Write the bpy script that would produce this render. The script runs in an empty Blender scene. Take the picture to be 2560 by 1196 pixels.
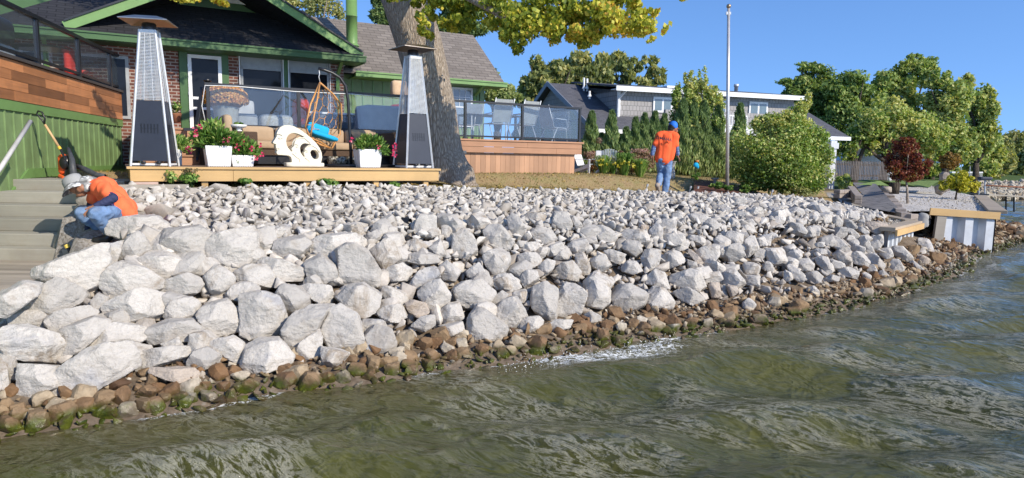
import bpy, bmesh, math, random
import numpy as np
from mathutils import Matrix, Vector, noise as mn
R = math.radians
RNG = np.random.default_rng(7)
random.seed(7)
S = bpy.context.scene
# ---------------- camera
F = 1700.0; CZ = 2.3; PITCH = math.atan(198/1700); ROLL = 0.015
cam = bpy.data.cameras.new('camera'); camo = bpy.data.objects.new('camera', cam); S.collection.objects.link(camo)
cam.sensor_width = 36; cam.lens = F/2560*36; cam.clip_start = .1; cam.clip_end = 6000
CM = Matrix.Translation((0, 0, CZ)) @ Matrix.Rotation(math.pi/2-PITCH, 4, 'X') @ Matrix.Rotation(ROLL, 4, 'Z')
camo.matrix_world = CM; S.camera = camo
# ---------------- light
SUN_EL = 31; SUN_DIR = Vector((.78, -.625, 0)).normalized()*math.cos(R(SUN_EL)) + Vector((0, 0, math.sin(R(SUN_EL))))
sl = bpy.data.lights.new('sun', 'SUN'); sl.energy = 5.0; sl.angle = R(.53); sl.color = (1, .91, .77)
so = bpy.data.objects.new('sun', sl); S.collection.objects.link(so); so.location = (20, -10, 30)
so.rotation_euler = SUN_DIR.to_track_quat('Z', 'Y').to_euler()
W = bpy.data.worlds.new('World'); S.world = W; W.use_nodes = True
nt = W.node_tree; bg = nt.nodes['Background']; sky = nt.nodes.new('ShaderNodeTexSky'); sky.sky_type = 'NISHITA'
sky.sun_disc = False; sky.sun_elevation = R(SUN_EL); sky.sun_rotation = math.atan2(SUN_DIR.x, SUN_DIR.y)
sky.air_density = 1.0; sky.dust_density = .3; sky.ozone_density = 4.0; sky.altitude = 300
tc = nt.nodes.new('ShaderNodeTexCoord'); mp = nt.nodes.new('ShaderNodeMapping'); mp.inputs['Scale'].default_value = (1, 1, .95); mp.inputs['Location'].default_value = (0, 0, .2)
nt.links.new(tc.outputs['Generated'], mp.inputs[0]); nt.links.new(mp.outputs[0], sky.inputs[0])
hs = nt.nodes.new('ShaderNodeHueSaturation'); hs.inputs['Saturation'].default_value = 1.12; hs.inputs['Value'].default_value = 1.6; hs.inputs['Hue'].default_value = .505; nt.links.new(sky.outputs[0], hs.inputs['Color'])
nt.links.new(hs.outputs[0], bg.inputs[0]); bg.inputs[1].default_value = .15
S.view_settings.view_transform = 'Standard'; S.view_settings.look = 'None'; S.view_settings.exposure = .08; S.view_settings.gamma = 1
S.render.engine = 'CYCLES'; S.cycles.max_bounces = 6; S.cycles.transparent_max_bounces = 16; S.cycles.use_denoising = True
S.cycles.diffuse_bounces = 3; S.cycles.glossy_bounces = 3; S.cycles.transmission_bounces = 4
S.cycles.caustics_reflective = False; S.cycles.caustics_refractive = False
# ---------------- projection helpers
CR = np.array(CM.to_3x3()); CP = np.array((0, 0, CZ))
def ray(px, py):
    d = CR @ np.array(((px-1280)/F, -(py-598)/F, -1.0)); return d
def P(px, py, d):          # point seen at pixel, at world y = d
    r = ray(px, py); return CP + r*(d/r[1])
def G(px, py, z=0.0):      # point seen at pixel on the level z
    r = ray(px, py); return CP + r*((z-CZ)/r[2])
def proj(p):
    q = (np.asarray(p, float)-CP) @ CR
    return np.stack((1280+F*q[..., 0]/-q[..., 2], 598-F*q[..., 1]/-q[..., 2]), -1)
TH = R(30); EU = np.array((math.cos(TH), math.sin(TH), 0)); EV = np.array((-math.sin(TH), math.cos(TH), 0)); EZ = np.array((0, 0, 1.0))
def H(u, v, z=0.0): return EU*u + EV*v + EZ*z
def on(v, px, py):         # (u, z) where the pixel's ray meets the vertical plane v = const of the house frame
    r = ray(px, py); t = v/(r @ EV); p = CP + r*t; return float(p @ EU), float(p[2])
# ---------------- mesh builder
INV = {}
class MB:
    def __init__(s): s.v = []; s.f = []; s.n = 0; s.att = None
    def add(s, vs, fs):
        vs = np.asarray(vs, float).reshape(-1, 3); s.v.append(vs); n = s.n
        s.f.extend([tuple(i+n for i in f) for f in fs]); s.n += len(vs); return s
    def box(s, c, size, ax=None):
        sx, sy, sz = [a/2 for a in size]
        pts = np.array([(x*sx, y*sy, z*sz) for z in (-1, 1) for y in (-1, 1) for x in (-1, 1)])
        if ax is not None: pts = pts @ np.array(ax)
        return s.add(pts+np.array(c), [(0, 2, 3, 1), (4, 5, 7, 6), (0, 1, 5, 4), (2, 6, 7, 3), (0, 4, 6, 2), (1, 3, 7, 5)])
    def hbox(s, u0, u1, v0, v1, z0, z1):   # box in house frame
        return s.box(H((u0+u1)/2, (v0+v1)/2, (z0+z1)/2), (u1-u0, v1-v0, z1-z0), (EU, EV, EZ))
    def wbox(s, x0, x1, y0, y1, z0, z1): return s.box(((x0+x1)/2, (y0+y1)/2, (z0+z1)/2), (x1-x0, y1-y0, z1-z0))
    def beam(s, a, b, w, h, up=(0, 0, 1)):
        a = np.array(a, float); b = np.array(b, float); d = b-a; L = np.linalg.norm(d); d /= L
        up = np.array(up, float); sd = np.cross(d, up)
        if np.linalg.norm(sd) < 1e-4: sd = np.cross(d, (1, 0, 0))
        sd /= np.linalg.norm(sd); u2 = np.cross(sd, d)
        return s.box((a+b)/2, (L, w, h), (d, sd, u2))
    def tube(s, pts, r, n=8, cap=True):
        pts = [np.array(p, float) for p in pts]; m = len(pts)
        rs = r if hasattr(r, '__len__') else [r]*m
        vs = []; prev = None
        for i, p in enumerate(pts):
            d = pts[min(i+1, m-1)]-pts[max(i-1, 0)]; d = d/(np.linalg.norm(d)+1e-9)
            if prev is None:
                a = np.cross(d, (0, 0, 1) if abs(d[2]) < .9 else (1, 0, 0))
            else: a = prev-d*(prev @ d)
            a = a/(np.linalg.norm(a)+1e-9); b = np.cross(d, a); prev = a
            for k in range(n):
                t = 2*math.pi*k/n; vs.append(p+rs[i]*(math.cos(t)*a+math.sin(t)*b))
        fs = [(i*n+k, i*n+(k+1) % n, (i+1)*n+(k+1) % n, (i+1)*n+k) for i in range(m-1) for k in range(n)]
        if cap: fs += [tuple(range(n))[::-1], tuple((m-1)*n+k for k in range(n))]
        return s.add(vs, fs)
    def lathe(s, prof, c=(0, 0, 0), n=24):   # prof: (r, z)
        vs = [(r*math.cos(2*math.pi*k/n), r*math.sin(2*math.pi*k/n), z) for r, z in prof for k in range(n)]
        m = len(prof)
        fs = [(i*n+k, i*n+(k+1) % n, (i+1)*n+(k+1) % n, (i+1)*n+k) for i in range(m-1) for k in range(n)]
        fs += [tuple(range(n))[::-1], tuple((m-1)*n+k for k in range(n))]
        return s.add(np.array(vs)+np.array(c), fs)
    def prism(s, poly, depth):               # poly: 3D points in a plane, depth: vector
        poly = np.array(poly, float); n = len(poly); depth = np.array(depth, float)
        return s.add(np.vstack((poly, poly+depth)), [tuple(range(n))[::-1], tuple(range(n, 2*n))]+[(i, (i+1) % n, n+(i+1) % n, n+i) for i in range(n)])
    def ell(s, c, r, n=10, ax=None):
        vs = []; 
        for i in range(n+1):
            a = math.pi*i/n
            for k in range(2*n):
                b = math.pi*k/n; vs.append((math.sin(a)*math.cos(b)*r[0], math.sin(a)*math.sin(b)*r[1], math.cos(a)*r[2]))
        vs = np.array(vs)
        if ax is not None: vs = vs @ np.array(ax)
        m = 2*n
        return s.add(vs+np.array(c), [(i*m+k, (i+1)*m+k, (i+1)*m+(k+1) % m, i*m+(k+1) % m) for i in range(n) for k in range(m)])
    def rbox(s, c, size, r=.05, ax=None, n=5, puff=0.0):   # soft rounded box
        g = 10; vs = []; 
        a = np.array(size)/2
        mb = bmesh.new(); bmesh.ops.create_cube(mb, size=2); bmesh.ops.subdivide_edges(mb, edges=mb.edges, cuts=n, use_grid_fill=True)
        q = np.array([v.co[:] for v in mb.verts]); fs = [tuple(v.index for v in f.verts) for f in mb.faces]; mb.free()
        p = q*a; inner = np.clip(p, -(a-r), a-r); d = p-inner; L = np.linalg.norm(d, axis=1, keepdims=True); 
        p = inner+d/np.maximum(L, 1e-9)*np.minimum(L, r)
        if puff: p += q*puff*np.prod(np.cos(q*1.3), axis=1, keepdims=True)
        if ax is not None: p = p @ np.array(ax)
        return s.add(p+np.array(c), fs)
    def build(s, name, mat, parent=None, smooth=False, bevel=0, label=None, cat=None, group=None, kind=None, loc=None, att=None):
        V = np.vstack(s.v) if s.v else np.zeros((0, 3))
        if parent is not None: 
            V = V @ INV[parent.name][:3, :3].T + INV[parent.name][:3, 3]; loc = np.zeros(3)
        else:
            if loc is None: loc = np.array(((V[:, 0].min()+V[:, 0].max())/2, (V[:, 1].min()+V[:, 1].max())/2, V[:, 2].min()))
            V = V-loc
        me = bpy.data.meshes.new(name); me.from_pydata(V.tolist(), [], s.f); me.update()
        if smooth: me.polygons.foreach_set('use_smooth', [True]*len(me.polygons))
        o = bpy.data.objects.new(name, me); S.collection.objects.link(o)
        if mat is not None: me.materials.append(mat)
        if parent is not None:
            o.parent = parent; INV[o.name] = INV[parent.name]
        else: 
            o.location = loc; m = np.eye(4); m[:3, 3] = -np.array(loc); INV[o.name] = m
        if bevel:
            b = o.modifiers.new('b', 'BEVEL'); b.width = bevel; b.segments = 2; b.limit_method = 'ANGLE'
        tag(o, label, cat, group, kind)
        if att is not None: put_att(me, att)
        return o
def put_att(me, att):
    for k, a in att.items():
        at = me.attributes.new(k, 'FLOAT', 'POINT'); at.data.foreach_set('value', np.asarray(a, np.float32))
def tag(o, label=None, cat=None, group=None, kind=None):
    if label: o['label'] = label
    if cat: o['category'] = cat
    if group: o['group'] = group
    if kind: o['kind'] = kind
    return o
def root(name, label, cat, loc, rz=0.0, group=None, kind=None):
    o = bpy.data.objects.new(name, None); S.collection.objects.link(o); o.empty_display_size = .1
    o.location = loc; o.rotation_euler = (0, 0, rz)
    m = Matrix.Translation(Vector([float(a) for a in loc])) @ Matrix.Rotation(rz, 4, 'Z'); INV[o.name] = np.array(m.inverted())
    return tag(o, label, cat, group, kind)
def dup(o, loc=None, rz=None, label=None, parent=None, scale=None):
    c = o.copy(); S.collection.objects.link(c)
    if parent is not None: c.parent = parent
    if loc is not None: c.location = loc
    if rz is not None: c.rotation_euler = (0, 0, rz)
    if scale is not None: c.scale = (scale,)*3
    if label: c['label'] = label
    for ch in list(o.children): dup(ch, parent=c)
    return c
def fast_mesh(name, V, loops_n, mat, parent=None, att=None, smooth=False, loc=(0, 0, 0), **kw):
    """V: (N*k) verts grouped as polygons of loops_n verts each"""
    V = np.asarray(V, np.float64).reshape(-1, 3)
    if parent is not None: V = V @ INV[parent.name][:3, :3].T + INV[parent.name][:3, 3]; loc = (0, 0, 0)
    V = V-np.array(loc)
    me = bpy.data.meshes.new(name); n = len(V)
    me.vertices.add(n); me.vertices.foreach_set('co', V.astype(np.float32).ravel())
    me.loops.add(n); me.loops.foreach_set('vertex_index', np.arange(n, dtype=np.int32))
    k = n//loops_n; me.polygons.add(k)
    me.polygons.foreach_set('loop_start', np.arange(k, dtype=np.int32)*loops_n); me.polygons.foreach_set('loop_total', np.full(k, loops_n, np.int32))
    me.update(calc_edges=True)
    me.materials.append(mat)
    if att: put_att(me, att)
    o = bpy.data.objects.new(name, me); S.collection.objects.link(o)
    if parent is not None: o.parent = parent; INV[o.name] = INV[parent.name]
    else: o.location = loc
    return tag(o, **kw)
def grid_mesh(name, X, Y, Z, mat, att=None, smooth=True, **kw):
    a, b = X.shape; me = bpy.data.meshes.new(name); n = a*b
    me.vertices.add(n); me.vertices.foreach_set('co', np.stack((X, Y, Z), -1).astype(np.float32).ravel())
    i = np.arange(n).reshape(a, b); q = np.stack((i[:-1, :-1], i[:-1, 1:], i[1:, 1:], i[1:, :-1]), -1).reshape(-1, 4)
    me.loops.add(q.size); me.loops.foreach_set('vertex_index', q.ravel().astype(np.int32))
    me.polygons.add(len(q)); me.polygons.foreach_set('loop_start', np.arange(len(q), dtype=np.int32)*4); me.polygons.foreach_set('loop_total', np.full(len(q), 4, np.int32))
    me.polygons.foreach_set('use_smooth', np.ones(len(q), bool)); me.update(calc_edges=True)
    me.materials.append(mat)
    if att: put_att(me, att)
    o = bpy.data.objects.new(name, me); S.collection.objects.link(o); return tag(o, **kw)
# ---------------- materials
class NT:
    def __init__(s, name):
        s.m = bpy.data.materials.new(name); s.m.use_nodes = True; s.t = s.m.node_tree; s.t.nodes.clear()
        s.out = s.n('OutputMaterial'); s.tc = s.n('TexCoord')
    def n(s, t, **k):
        x = s.t.nodes.new('ShaderNode'+t)
        for a, b in k.items(): setattr(x, a, b)
        return x
    def l(s, a, b): s.t.links.new(a, b)
    def noise(s, scale, detail=4, rough=.55, vec=None, dist=0, out='Fac'):
        x = s.n('TexNoise'); x.inputs['Scale'].default_value = scale; x.inputs['Detail'].default_value = detail
        x.inputs['Roughness'].default_value = rough; x.inputs['Distortion'].default_value = dist
        s.l(vec or s.tc.outputs['Object'], x.inputs['Vector']); return x.outputs[out]
    def ramp(s, fac, stops, interp='LINEAR'):
        x = s.n('ValToRGB'); x.color_ramp.interpolation = interp; e = x.color_ramp.elements
        while len(e) < len(stops): e.new(.5)
        for i, (p, c) in enumerate(stops):
            e[i].position = p; e[i].color = (*c, 1) if hasattr(c, '__len__') else (c, c, c, 1)
        s.l(fac, x.inputs[0]); return x.outputs[0]
    def mix(s, fac, a, b, mode='MIX'):
        x = s.n('Mix', data_type='RGBA', blend_type=mode)
        for v, i in ((fac, 0), (a, 6), (b, 7)):
            if isinstance(v, (int, float)): x.inputs[i].default_value = v if i == 0 else (v, v, v, 1)
            elif isinstance(v, tuple): x.inputs[i].default_value = (*v, 1)
            else: s.l(v, x.inputs[i])
        return x.outputs[2]
    def math(s, op, a, b=0.0, c=None):
        x = s.n('Math', operation=op)
        for i, v in enumerate((a, b) if c is None else (a, b, c)):
            if isinstance(v, (int, float)): x.inputs[i].default_value = v
            else: s.l(v, x.inputs[i])
        return x.outputs[0]
    def attr(s, name): return s.n('Attribute', attribute_name=name).outputs['Fac']
    def map(s, scale=(1, 1, 1), rot=(0, 0, 0), src='Object', loc=(0, 0, 0)):
        x = s.n('Mapping'); x.inputs['Scale'].default_value = scale; x.inputs['Rotation'].default_value = rot; x.inputs['Location'].default_value = loc
        s.l(s.tc.outputs[src], x.inputs[0]); return x.outputs[0]
    def rmap(s, rot, scale):
        a = s.map((1, 1, 1), (0, 0, rot)); x = s.n('Mapping'); x.inputs['Scale'].default_value = scale; s.l(a, x.inputs[0]); return x.outputs[0]
    def swz(s, axes):
        a = s.n('SeparateXYZ'); s.l(s.tc.outputs['Object'], a.inputs[0]); b = s.n('CombineXYZ')
        for i, c in enumerate(axes): s.l(a.outputs['xyz'.index(c)], b.inputs[i])
        return b.outputs[0]
    def bump(s, h, strength=.3, dist=.02, nrm=None):
        x = s.n('Bump'); x.inputs['Strength'].default_value = strength; x.inputs['Distance'].default_value = dist
        s.l(h, x.inputs['Height'])
        if nrm is not None: s.l(nrm, x.inputs['Normal'])
        return x.outputs[0]
    def pbr(s, col, rough=.7, metal=0, nrm=None, spec=.5, **k):
        x = s.n('BsdfPrincipled'); 
        if isinstance(col, tuple): x.inputs['Base Color'].default_value = (*col, 1)
        else: s.l(col, x.inputs['Base Color'])
        if isinstance(rough, (int, float)): x.inputs['Roughness'].default_value = rough
        else: s.l(rough, x.inputs['Roughness'])
        x.inputs['Metallic'].default_value = metal; x.inputs['Specular IOR Level'].default_value = spec
        for a, b in k.items(): x.inputs[a.replace('_', ' ')].default_value = b
        if nrm is not None: s.l(nrm, x.inputs['Normal'])
        s.l(x.outputs[0], s.out.inputs[0]); return x
MATS = {}
def mat(name, c, rough=.6, var=.15, scale=6, metal=0, bump=.15, bscale=40, bdist=.004, spec=.4, dirt=None):
    if name in MATS: return MATS[name]
    N = NT(name); c2 = tuple(min(1, a*(1+var)) for a in c); c1 = tuple(a*(1-var) for a in c)
    f = N.ramp(N.noise(scale, 5, .6), [(.3, c1), (.7, c2)])
    if dirt: f = N.mix(N.ramp(N.noise(scale*.6, 6, .7), [(.5, 0.0), (.75, dirt[0])]), f, dirt[1])
    N.pbr(f, rough, metal, N.bump(N.noise(bscale, 4, .6), bump, bdist) if bump else None, spec)
    MATS[name] = N.m; return N.m
def leaf_mat(name, stops, trans=.35, rough=.5):
    N = NT(name); c = N.ramp(N.attr('lc'), stops)
    a = N.n('BsdfPrincipled'); N.l(c, a.inputs['Base Color']); a.inputs['Roughness'].default_value = rough; a.inputs['Specular IOR Level'].default_value = .3
    b = N.n('BsdfTranslucent'); N.l(N.mix(1.0, c, (1.1, 1.15, .6), 'MULTIPLY'), b.inputs[0]); m = N.n('MixShader'); m.inputs[0].default_value = trans
    N.l(a.outputs[0], m.inputs[1]); N.l(b.outputs[0], m.inputs[2]); N.l(m.outputs[0], N.out.inputs[0]); return N.m
def wood_mat(name, c, var=.25, axis='u', rough=.65, scale=1.0, dirt=None, plank=None):
    N = NT(name); sc = {'u': (.6, 14, 14), 'z': (14, 14, .6), 'v': (14, .6, 14)}[axis]
    rnd = N.n('ObjectInfo').outputs['Random']; va = N.n('VectorMath', operation='ADD'); N.l(N.map(tuple(a*scale for a in sc)), va.inputs[0]); N.l(N.math('MULTIPLY', rnd, 60.0), va.inputs[1]); v = va.outputs[0]; w = N.noise(1.6, 6, .65, v, .6)
    f = N.ramp(w, [(.25, tuple(a*(1-var) for a in c)), (.5, c), (.75, tuple(min(1, a*(1+var)) for a in c))])
    big = N.noise(1.1, 3, .6); f = N.mix(.5, f, N.mix(N.ramp(big, [(.35, 0.0), (.65, 1.0)]), tuple(a*.75 for a in c), tuple(min(1, a*1.15) for a in c)))
    f = N.mix(1.0, f, N.ramp(rnd, [(0, 1-var*1.3), (1, 1+var*.5)]), 'MULTIPLY')
    if dirt: f = N.mix(N.ramp(N.noise(3, 6, .7), [(.5, 0.0), (.8, dirt[0])]), f, dirt[1])
    N.pbr(f, rough, 0, N.bump(w, .25, .004)); MATS[name] = N.m; return N.m
# ---------------- terrain
WL = [(-260, 1150), (0, 1100), (300, 1048), (700, 985), (1000, 950), (1250, 908), (1500, 868), (1800, 828), (2000, 796), (2200, 752), (2400, 686), (2450, 640), (2530, 615), (2600, 590)]
_w = np.array([G(a, b, 0) for a, b in WL]); WU = list(_w @ EU); WV = list(_w @ EV)
WU = [-30]+WU+[34, 50, 90]; WV = [WV[0]]+WV+[19, 26, 30]
def vs(u): return np.interp(u, WU, WV)
def crest(u): return np.clip(1.8-.035*(u-4), 1.25, 1.8)
def wall_x(y): return -7.4-.265*(y-9.8)
STEP_Y = [8.45, 8.72, 9.02, 9.36, 9.75, 10.25]; STEP_Z = [1.1, 1.26, 1.42, 1.58, 1.74, 1.9]
def stair_right(y): return -5.25-.3*(y-7.1)
def land_right(y): return -5.55+.42*(8.6-y)
def bl(u, v): return u-(16.3+.7*(v-9.1))
def T(x, y):
    u = x*EU[0]+y*EU[1]; v = x*EV[0]+y*EV[1]; s = v-vs(u); s = np.where(s > 0, s*np.interp(u, [8, 12, 13.5, 16], [1, 1.35, 1.35, 1.2]), s); c = crest(u)
    z = np.interp(s, [-3, -1, 0, .7, 1.25, 2.2, 4.9], [-1.4, -.45, 0, .22, .6, 1.2, 1.6])
    c0 = c-1.6; z = z+c0*np.clip(s/4.9, 0, 1)
    inland = np.clip(v-11.4, 0, 40)
    lim = np.interp(v, [11.4, 15, 30, 200], [0, 1.95, 1.95, 2.4])
    z = np.where(v > 11.4, np.minimum(np.maximum(lim, c), c+.1*inland), z)
    q = bl(u, v); capz = .97+.05*(v-9.1)-.07+.16*np.maximum(0, -q-.3); z = np.where((q > -3) & (v < 13) & (s > .6), np.minimum(z, np.maximum(capz, .5)), z)
    b = np.clip(bl(u, v)/.5, 0, 1); zb = np.interp(s, [-3, -1, 0, .8, 3, 5.5, 9, 16], [-1.4, -.45, 0, .22, .5, .9, 1.2, 1.6])
    z = z*(1-b)+zb*b
    # cut for the steps
    k = np.clip((np.maximum(stair_right(y), np.where(y < 8.5, land_right(y)+.1, -99))-x)/.25, 0, 1)*(y < 10.9)*(y > 6)
    zs = np.interp(y, [6.5, 8.4, 8.7, 10.3], [.5, .75, .9, 1.7]); hz_ = np.exp(-(((x+5.15)/.7)**2+((y-8.35)/.55)**2)**2); z = z-.12*hz_
    z = np.where(k > 0, z*(1-k)+np.minimum(z, zs)*k, z)
    return z
def TG(px, py, off=0.0, dmin=3.5):   # ray / terrain
    r = ray(px, py); r = r/r[1]
    ys = np.arange(dmin, 45, .02); p = CP[None]+r[None]*ys[:, None]
    h = p[:, 2]-T(p[:, 0], p[:, 1])-off; i = np.argmax(h < 0)
    return p[i] if h[i] < 0 else p[-1]
def nz(p, s): return mn.noise(Vector(p)*s)
# ground sheet: dense near, wide far
gu = np.concatenate((np.linspace(-400, -22, 14), np.arange(-20, 40, .16), np.linspace(42, 900, 30)))
gv = np.concatenate((np.arange(-2, 20, .13), np.linspace(20.5, 60, 30), np.linspace(70, 1500, 20)))
U_, V_ = np.meshgrid(gu, gv, indexing='ij'); X = U_*EU[0]+V_*EV[0]; Y = U_*EU[1]+V_*EV[1]; Z = T(X, Y)
Z = Z+.012*np.sin(X*3.1+np.sin(Y*2.3)*2)*np.cos(Y*3.7)*(V_ < 30)
s_ = V_-vs(U_)
grass = np.clip((V_-11.35)/.25, 0, 1)*np.where(bl(U_, V_) > 0, np.clip((V_-17)/1, 0, 1), 1)
N = NT('ground_soil'); pos = N.tc.outputs['Object']
lawn = N.ramp(N.noise(2.2, 6, .7, pos), [(.3, (.20, .125, .065)), (.45, (.28, .19, .10)), (.55, (.25, .195, .085)), (.7, (.16, .17, .05))])
lawn = N.mix(N.ramp(N.noise(55, 3, .7, pos), [(.4, .0), (.65, .8)]), lawn, (.42, .32, .17))
rub = N.ramp(N.noise(9, 6, .7, pos), [(.3, (.09, .065, .045)), (.6, (.22, .17, .12)), (.8, (.36, .33, .29))])
grv = N.ramp(N.noise(28, 3, .7, pos), [(.3, (.18, .16, .13)), (.5, (.38, .35, .31)), (.7, (.55, .53, .5))])
c = N.mix(N.attr('lawn'), rub, lawn); c = N.mix(N.attr('gravel'), c, grv); c = N.mix(N.attr('green'), c, (.07, .11, .03))
N.pbr(c, .95, 0, N.bump(N.noise(40, 5, .7, pos), .8, .02), .2)
gv_att = np.clip(bl(U_, V_)/.3, 0, 1)*np.clip((s_-1.2)/1.2, 0, 1)*(1-np.clip((V_-17)/1, 0, 1))+.8*(bl(U_, V_) < 0)*(V_ < 11.35)*np.clip((s_-2)/.8, 0, 1)
grn = np.clip((V_-20)/6, 0, 1)
Z = Z-.14*np.clip((s_-.6)/.3, 0, 1)*np.clip((3.1-s_)/.4, 0, 1)*(bl(U_, V_) < -1)
grid_mesh('ground', X, Y, Z, N.m, {'lawn': grass.ravel(), 'gravel': gv_att.ravel(), 'green': grn.ravel()}, kind='structure')
# ---------------- water
rr = np.concatenate((np.geomspace(2.6, 22, 620), np.geomspace(22.4, 120, 120), np.geomspace(125, 3000, 16))); aa = np.linspace(R(-62), R(75), 560)
RR, AA = np.meshgrid(rr, aa, indexing='ij'); X = RR*np.sin(AA); Y = RR*np.cos(AA)
uu = X*EU[0]+Y*EU[1]; vv = X*EV[0]+Y*EV[1]; sh = vs(uu)-vv       # distance out from shore
Z = np.zeros_like(X); rw = np.random.default_rng(3)
fade = np.clip(sh/1.6, .12, 1)*np.clip(40/RR, 0, 1)
for i in range(52):
    L = (1.9 if i < 5 else 1.15 if i < 12 else .55 if i < 22 else .27 if i < 36 else .16)*rw.uniform(.75, 1.3); a = R(88)+rw.normal()*(.22 if i < 6 else .45 if i < 20 else .8)
    k = 2*math.pi/L; ph = (X*math.cos(a)+Y*math.sin(a))*k+rw.uniform(0, 6.28)+.7*np.sin(X*.7+i)+.5*np.sin(Y*.9+i*2)
    amp = L*(.019 if i < 5 else .021 if i < 12 else .018 if i < 22 else .013)
    if L < .7: amp = amp*np.clip(.25+1.1*np.sin(X*.55+i*.9+np.sin(Y*.4))*np.sin(Y*.5+i), .1, 1.2)
    Z += amp*(2*((np.sin(ph)+1)/2)**1.7-.9)*np.clip(14*L/np.maximum(RR, 1), 0, 1)
cr = np.exp(-((sh-.95-.35*np.sin(uu*.9+1))/.3)**2)*(.5+.5*np.sin(uu*1.15+.6))     # breaking crest along the shore
Z = Z*fade+.11*cr
# foam
fx, fy = G(1430, 890, 0)[:2]; gx, gy = G(1600, 868, 0)[:2]
d1 = np.hypot(X-fx, Y-fy); d2 = np.hypot(X-gx, Y-gy)
foam = .62*np.exp(-(d1/.5)**2)*np.exp(-(np.clip(sh-.25, 0, 9)/.3)**2)+.6*np.exp(-(d2/.7)**2)*np.exp(-((sh-.3)/.25)**2)
foam += .5*np.exp(-((sh-.0)/.12)**2)*(.5+.5*np.sin(uu*2.1+np.sin(uu*5.3)))
foam += .12*np.exp(-((sh-1.0-.35*np.sin(uu*.9+1))/.07)**2)*(.5+.5*np.sin(uu*1.15+.6))
N = NT('lake_water'); pos = N.tc.outputs['Object']
deep = N.ramp(N.noise(.55, 3, .6, pos), [(.3, (.050, .055, .012)), (.7, (.088, .086, .020))])
deep = N.mix(N.ramp(N.attr('shallow'), [(0, 0.0), (1, 1.0)]), deep, (.09, .075, .03))
fm = N.math('MULTIPLY', N.attr('foam'), N.ramp(N.noise(16, 8, .8, pos, 1.0), [(.46, .0), (.58, 1.7)]))
fm = N.ramp(fm, [(.28, 0.0), (.55, 1.0)])
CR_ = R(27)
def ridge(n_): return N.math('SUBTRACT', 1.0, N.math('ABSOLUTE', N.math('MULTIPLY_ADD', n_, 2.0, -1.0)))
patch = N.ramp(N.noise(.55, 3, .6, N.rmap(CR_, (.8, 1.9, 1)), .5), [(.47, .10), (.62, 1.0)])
refl_paint = N.math('MULTIPLY', N.ramp(ridge(N.noise(3.4, 9, .72, N.rmap(CR_, (1, 2.8, 1)), .7)), [(.87, 0.0), (.98, .7)]), patch)  # beige reflections on the ripples, painted into the water colour as streaks
col = N.mix(refl_paint, deep, (.48, .46, .35)); col = N.mix(fm, col, (.85, .87, .85))
b1 = N.bump(ridge(N.noise(2.2, 3, .55, N.rmap(CR_, (1, 1.6, 1)), .5)), .6, .09)
b2 = N.bump(N.math('MULTIPLY', ridge(N.noise(6.5, 6, .68, N.rmap(CR_, (1, 2.2, 1)), .6)), patch), .9, .06, b1); b2 = N.bump(N.math('MULTIPLY', N.noise(26, 5, .7, N.rmap(CR_-.2, (1, 1.8, 1)), .6), patch), .7, .016, b2)
rg = N.mix(fm, .035, .8)
N.pbr(col, rg, 0, b2, .5, IOR=1.33)
grid_mesh('water', X, Y, Z, N.m, {'foam': foam.ravel(), 'shallow': np.clip(1-sh/.8, 0, 1).ravel()}, kind='structure')
# ---------------- rocks
def ico(n):
    b = bmesh.new(); bmesh.ops.create_icosphere(b, subdivisions=n, radius=1)
    V = np.array([v.co[:] for v in b.verts]); f = [tuple(v.index for v in a.verts) for a in b.faces]; b.free(); return V/np.linalg.norm(V, axis=1, keepdims=True), f
ICO = {n: ico(n) for n in (1, 2, 3, 4, 5)}
def fbm(Vs, s, seed, oct=3):
    o = Vector((seed*7.3, seed*1.7, seed*3.1)); out = np.empty(len(Vs))
    for i, p in enumerate(Vs): out[i] = mn.fractal(Vector(p)*s+o, .9, 2.1, oct)
    return out
def rock_shape(planes, n, seed, p=16, rough=.05):
    D, f = ICO[n]; nn = np.array([a for a, _ in planes]); dd = np.array([b for _, b in planes])
    nn = nn/np.linalg.norm(nn, axis=1, keepdims=True)
    q = np.maximum(D @ nn.T, 0)/dd[None]
    r = (q**p).sum(1)**(-1/p)
    V = D*r[:, None]; m = r.mean()
    if n >= 3:
        o = Vector((seed*3.7, seed*1.3, 0))
        a = fbm(V/m, 1.15, seed, 4); b = fbm(V/m*np.array((1, 1, 2.2)), 3.4, seed+5, 3)
        V = V*(1+rough*a+.55*rough*b-.9*rough*np.maximum(0, fbm(V/m, 2.1, seed+9, 2)-.12))[:, None]
    else:
        V = V*(1+RNG.normal(0, .03, len(V)))[:, None]
    return V, f
def rand_planes(rg, size, k=11, lo=.72, hi=1.05):
    n = rg.normal(size=(k, 3)); n /= np.linalg.norm(n, axis=1, keepdims=True); sz = np.array(size)
    d = np.sqrt(((n*sz)**2).sum(1))*rg.uniform(lo, hi, k)
    ax = [(np.array(a, float), abs(np.array(a, float)) @ sz) for a in ((1, 0, 0), (-1, 0, 0), (0, 1, 0), (0, -1, 0), (0, 0, 1), (0, 0, -1))]
    return [(a, b) for a, b in zip(n, d)]+ax
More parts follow.
